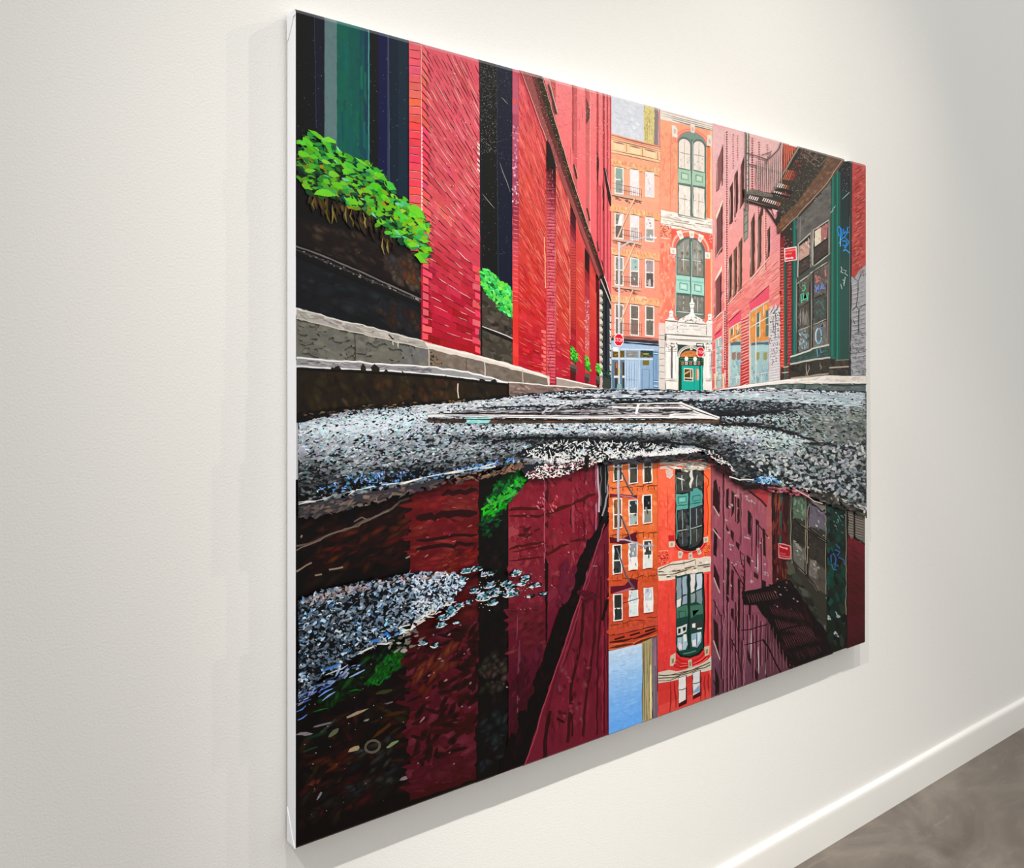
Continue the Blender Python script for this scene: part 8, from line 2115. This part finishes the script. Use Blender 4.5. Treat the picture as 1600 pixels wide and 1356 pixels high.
for x, y, rx, ry in ((728, 889, 16, 4), (743, 887, 8, 3), (763, 893, 8, 3.4), (752, 896, 6, 2.6), (757, 931, 15, 7), (742, 922, 9, 5), (764, 914, 10, 4.4), (772, 922, 7, 4), (801, 894, 9, 4.6), (820, 903, 8, 5), (790, 911, 8, 4.4), (797, 917, 9, 4), (815, 912, 6, 2.6), (835, 914, 10, 3), (797, 927, 13, 5), (774, 927, 7, 4.4), (769, 941, 9, 4.4), (703, 949, 12, 5), (714, 944, 7, 4), (690, 962, 10, 4.6), (700, 957, 8, 4), (684, 974, 9, 4.4), (828, 931, 6, 2), (709, 970, 6, 2.2), (656, 1002, 8, 4), (676, 1006, 7, 3.6), (729, 938, 6, 2.6), (847, 927, 6, 2), (721, 902, 7, 3)):
    q = np.linspace(0, 6.28, 13)[:-1]
    A(isl, (20, 20, 24), *np.stack([x + (rx + 1.6) * np.cos(q), y + (ry + 1.2) * np.sin(q) - rx * np.cos(q) * .2], -1).ravel(), r=.6)
    m = int(rx * ry * .42) + 5
    th = rng.uniform(0, 6.28, m)
    rr2 = np.sqrt(rng.random(m)) * .9
    cen = np.stack([x + rx * rr2 * np.cos(th), y + ry * rr2 * np.sin(th) - rx * rr2 * np.cos(th) * .2], -1)
    batch(isl, blob(cen, rng.uniform(4, 8, m), rng.uniform(1.8, 3.4, m), -.3 + rng.normal(0, .5, m), 6, .3), pal([(190, 200, 222), (206, 212, 226), (30, 34, 42), (30, 112, 112), (110, 140, 180), (20, 20, 24)], m, 9))
    if ry > 3:
        A(isl, (34, 126, 122), x - rx * .3, y - 1, x + rx * .1, y - ry * .5, x + rx * .3, y, x - rx * .1, y + ry * .4, r=.4)
    for k_ in range(3):
        t0 = rng.uniform(.2, 2.2)
        tt = np.linspace(t0, t0 + .9, 4)
        path(isl, (232, 230, 226), rng.uniform(1, 1.8), *np.stack([x + rx * np.cos(tt), y + ry * np.sin(tt) - rx * np.cos(tt) * .2], -1).ravel(), wob=.4, taper=.4)
dabs(isl, [727, 905, 800, 890, 850, 905, 840, 930, 740, 958], 70, (1, 2.6), (.8, 1.6), 0, [(226, 220, 206), (160, 150, 120), (40, 36, 30)], 10, k=5)
dabs(isl, [596, 1000, 650, 980, 660, 1010, 610, 1022], 22, (6, 14), (3, 5), -.4, [(120, 110, 108), (96, 90, 88), (150, 140, 140)], 8)

# ---- iron hatch frame set in the road
hat = Part('painted_hatch_frame', label='painted pale iron hatch frame set in the road')
A(hat, (72, 58, 44), 664, 653, 760, 655, 900, 656.4, 1117, 655, 1120.6, 656, 1120, 661.5, 1050, 660.6, 900, 660, 760, 661, 664, 659, r=.4)
dabs(hat, [666, 655, 1116, 657, 1116, 660, 666, 658.4], 110, (8, 20), (1.6, 3.2), 0, [(84, 68, 50), (64, 52, 44), (100, 78, 56), (58, 48, 36), (120, 76, 56)], 7, aj=.05)
dabs(hat, [665, 653, 722, 655, 722, 658, 665, 657.6], 16, (6, 14), (2, 3.4), 0, [(58, 50, 56), (44, 38, 42)], 4)
A(hat, (150, 212, 214), 723, 652, 764, 652, 758.6, 660.6, 726, 661, r=.4)
dabs(hat, [724, 653, 761, 653, 757, 660, 726, 660], 14, (6, 14), (2, 3.6), .1, [(164, 222, 222), (130, 202, 206), (176, 226, 226), (150, 206, 200)], 4)
path(hat, (40, 34, 30), 1.4, 664, 653.6, 800, 655.6, 950, 656.6, 1115, 655)
path(hat, (238, 234, 234), 4.6, 664, 649.6, 700, 647.6, 800, 650, 900, 651.6, 1000, 650.4, 1080, 651, 1116, 653, wob=.25)
path(hat, (120, 112, 118), .9, 690, 648.8, 800, 650, 920, 650.6, 1040, 650, wob=.2)
path(hat, (86, 80, 84), .9, 664, 646.6, 760, 646.8, 880, 648.4, 1000, 647.6, 1040, 648.2, wob=.3)
A(hat, (48, 46, 50), 960, 630, 1058, 629, 1090, 648, 962, 648, r=.4)
dabs(hat, [955, 631, 1058, 630, 1085, 647, 955, 648], 230, (6, 18), (1, 2), 0, [(180, 176, 182), (136, 132, 138), (44, 42, 46), (210, 204, 208), (96, 92, 96)], 10, aj=.06)
dabs(hat, [720, 641, 950, 636, 950, 646, 700, 646], 240, (6, 18), (1, 2), 0, [(176, 170, 178), (140, 136, 142), (60, 58, 62), (200, 196, 200), (110, 106, 112)], 9, aj=.06)
lines(hat, [(700, 644.6, 800, 645.4), (800, 645.4, 880, 645), (790, 641, 900, 638.4), (880, 637.6, 952, 638), (760, 635.6, 870, 634)], 1.3, (28, 27, 30), .6)
for q, w in (((1056, 628.6, 1088, 641, 1119, 652.4), 3.4), ((1058, 633, 1084, 644, 1106, 651), 2), ((992.6, 630, 990.6, 638, 988.6, 646.6), 4), ((952, 636.4, 1010, 636.8, 1072, 636.6), 2.2), ((940, 632, 1000, 630.4, 1056, 629.4), 1.8), ((1041, 647.6, 1070, 646, 1098, 648.4), 2.2), ((952, 628, 952, 640), 0.8)):
    path(hat, (240, 236, 236), w, *q, wob=.25)
path(hat, (60, 56, 58), 1, 1058, 631, 1090, 643.6, 1115, 652.4, wob=.2)
path(hat, (30, 28, 30), 1.6, 1030, 642, 1060, 641, 1078, 640.4, wob=.3)
path(hat, (28, 26, 28), 1.6, 800, 646, 860, 645, 900, 644.6, wob=.4)
path(hat, (28, 26, 28), 1.6, 690, 645.6, 760, 645, 820, 645.4, wob=.4)
path(hat, (30, 28, 32), 1.4, 740, 637, 800, 634.6, 870, 634, 930, 633, 990, 632, wob=.6)
for q in ((842, 646, 850, 638), (854, 643, 862, 637), (866, 639, 872, 634, 878, 633), (890, 634, 898, 629), (900, 630.6, 908, 627), (910, 628, 918, 625.6)):
    path(hat, (196, 190, 194), 2.6, *q, wob=.3)
A(hat, (40, 34, 26), 1119, 651.6, 1121.6, 653, 1121, 662, 1118.6, 661, r=.2)

# ================================================================== set every passage of paint on the canvas
for p_ in Part.all:
    p_.build()
